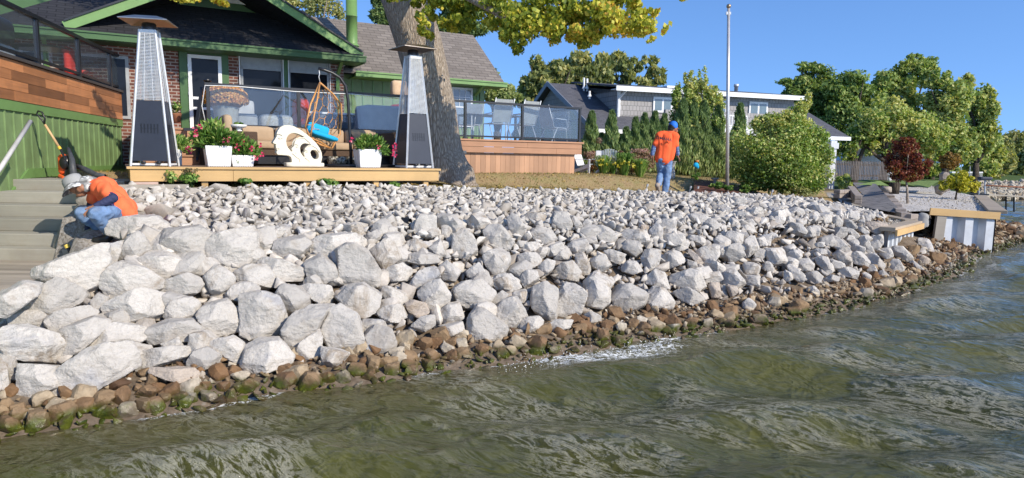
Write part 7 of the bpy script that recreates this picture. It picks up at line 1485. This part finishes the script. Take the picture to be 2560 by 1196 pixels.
blob([([head+np.array((-.03, -.01, .0)), Q(1677, 324, .02)], [.093, .07])], .012, 'hair', M_HAIR, ps, 1)
cp = blob([([head+EZ*.035, head+EZ*.045], [.102, .10])], .01, 'cap', M_CAPB, ps, 2)
bd = np.array((.85, .45, -.45)); bd /= np.linalg.norm(bd); sdv = np.cross(bd, EZ); sdv /= np.linalg.norm(sdv); c0 = head+EZ*.02+bd*.07; V = []
for t in (0, .35, .7, 1):
    for w in (-1, -.5, 0, .5, 1): V.append(c0+bd*(.10*t*(1-.25*w*w))+sdv*.078*w*(1-.2*t)-EZ*.012*w*w)
MB().add(V, [(i*5+j, i*5+j+1, (i+1)*5+j+1, (i+1)*5+j) for i in range(3) for j in range(4)]).add(np.array(V)-EZ*.006, [(i*5+j, (i+1)*5+j, (i+1)*5+j+1, i*5+j+1) for i in range(3) for j in range(4)]).build('cap_brim', M_CAPB, cp, True)
blob([([neck-EZ*.05, Q(1668, 345, .02), Q(1664, 370, .02), Q(1661, 396, .02)], [.08, .135, .145, .15]), ([shL+EZ*-.03, Q(1653, 365, .02), Q(1650, 396, .02)], [.095, .105, .115]), ([shR+EZ*-.03, Q(1681, 365, .02), Q(1672, 394, .02)], [.09, .10, .11]), ([shL, Q(1641, 358, .02), Q(1638, 362, .02)], [.075, .07, .066]), ([shR, Q(1689, 358, -.02), Q(1690, 363, -.02)], [.072, .066, .062]), ([shL, neck-EZ*.03, shR], [.07, .075, .07])], .012, 'shirt', M_SHIRT, ps, 3, folds(.009, 7, (1.2, .4, .5)))
blob([([Q(1637, 362, .02), elL, wrL+EZ*.03], [.058, .054, .044])], .009, 'sleeve', M_PLAID, ps, 2, folds(.004, 20, (1, 1, 1)), label='left blue plaid sleeve'); blob([([Q(1691, 363, -.02), elR, wrR+EZ*.03], [.056, .052, .044])], .009, 'sleeve', M_PLAID, ps, 2, folds(.004, 20, (1, 1, 1)), label='right blue plaid sleeve')
blob([([Q(1656, 400, .02), Q(1668, 400, .04)], [.125, .12]), ([hipR, (hipR+knR)/2, knR], [.11, .095, .075]), ([knR, (knR+anR)/2, anR+EZ*.02], [.075, .07, .068]), ([hipL, (hipL+knL)/2, knL], [.11, .095, .075]), ([knL, (knL+anL)/2, anL], [.075, .068, .062])], .012, 'jeans', M_JEAN, ps, 3, folds(.011, 11, (1, 1, 1)))
blob([([anR-EZ*.02, Q(1662, 489, .0), Q(1674, 493, .08)], [.055, .052, .042])], .009, 'boot', M_BOOT, ps, 1, None, label='planted tan boot'); blob([([anL, Q(1643, 464, -.16), Q(1647, 480, -.02)], [.058, .055, .045])], .009, 'boot', M_BOOT, ps, 1, None, label='lifted tan boot showing its sole')
def text_mesh(txt, size, origin, xdir, zdir, m, parent, name, ext=.002):
    cu = bpy.data.curves.new('t', 'FONT'); cu.body = txt; cu.size = size; cu.extrude = ext; cu.align_x = 'CENTER'; cu.space_character = 1.05; cu.offset = size*.02; o = bpy.data.objects.new('t', cu); S.collection.objects.link(o); bpy.context.view_layer.update()
    me = o.to_mesh(); V = np.array([v.co[:] for v in me.vertices]); f = [tuple(p.vertices) for p in me.polygons]; o.to_mesh_clear(); bpy.data.objects.remove(o)
    xd = np.array(xdir); zd = np.array(zdir); nd = np.cross(xd, zd); return MB().add(np.array(origin)+V[:, :1]*xd+V[:, 1:2]*zd+V[:, 2:3]*nd+nd*.02*0-nd*(V[:, :1]/.16)**2*.025, f).build(name, m, parent)
xd = np.array((.985, -.05, -.16)); xd /= np.linalg.norm(xd); text_mesh('OMAHA', .095, Q(1660, 351, -.188), xd, (0, 0, 1), M_BLK, ps, 'back_lettering', .004)
text_mesh('HILL  PRIDE' if False else '- - -- - --', .035, Q(1659, 366, -.185), xd, (0, 0, 1), mat('dark_red_print', (.3, .03, .02), .8, bump=0), ps, 'back_small_print', .004)

# spray at the breaking wave
pts = []; rgs = np.random.default_rng(12)
for t in range(200):
    x = rgs.uniform(1240, 1680); y = np.interp(x, [1240, 1430, 1700], [925, 888, 858])+rgs.normal(0, 9); q = G(x, y, .03); pts.append((q[0], q[1], rgs.uniform(.02, .13)*rgs.random(), rgs.uniform(.003, .010)))
rubble('spray', pts, mat('white_foam', (.85, .87, .86), .5, .03, bump=0), PR[:4], 9, label='small white splashes where the wave breaks on the brown rocks', cat='spray', kind='stuff')
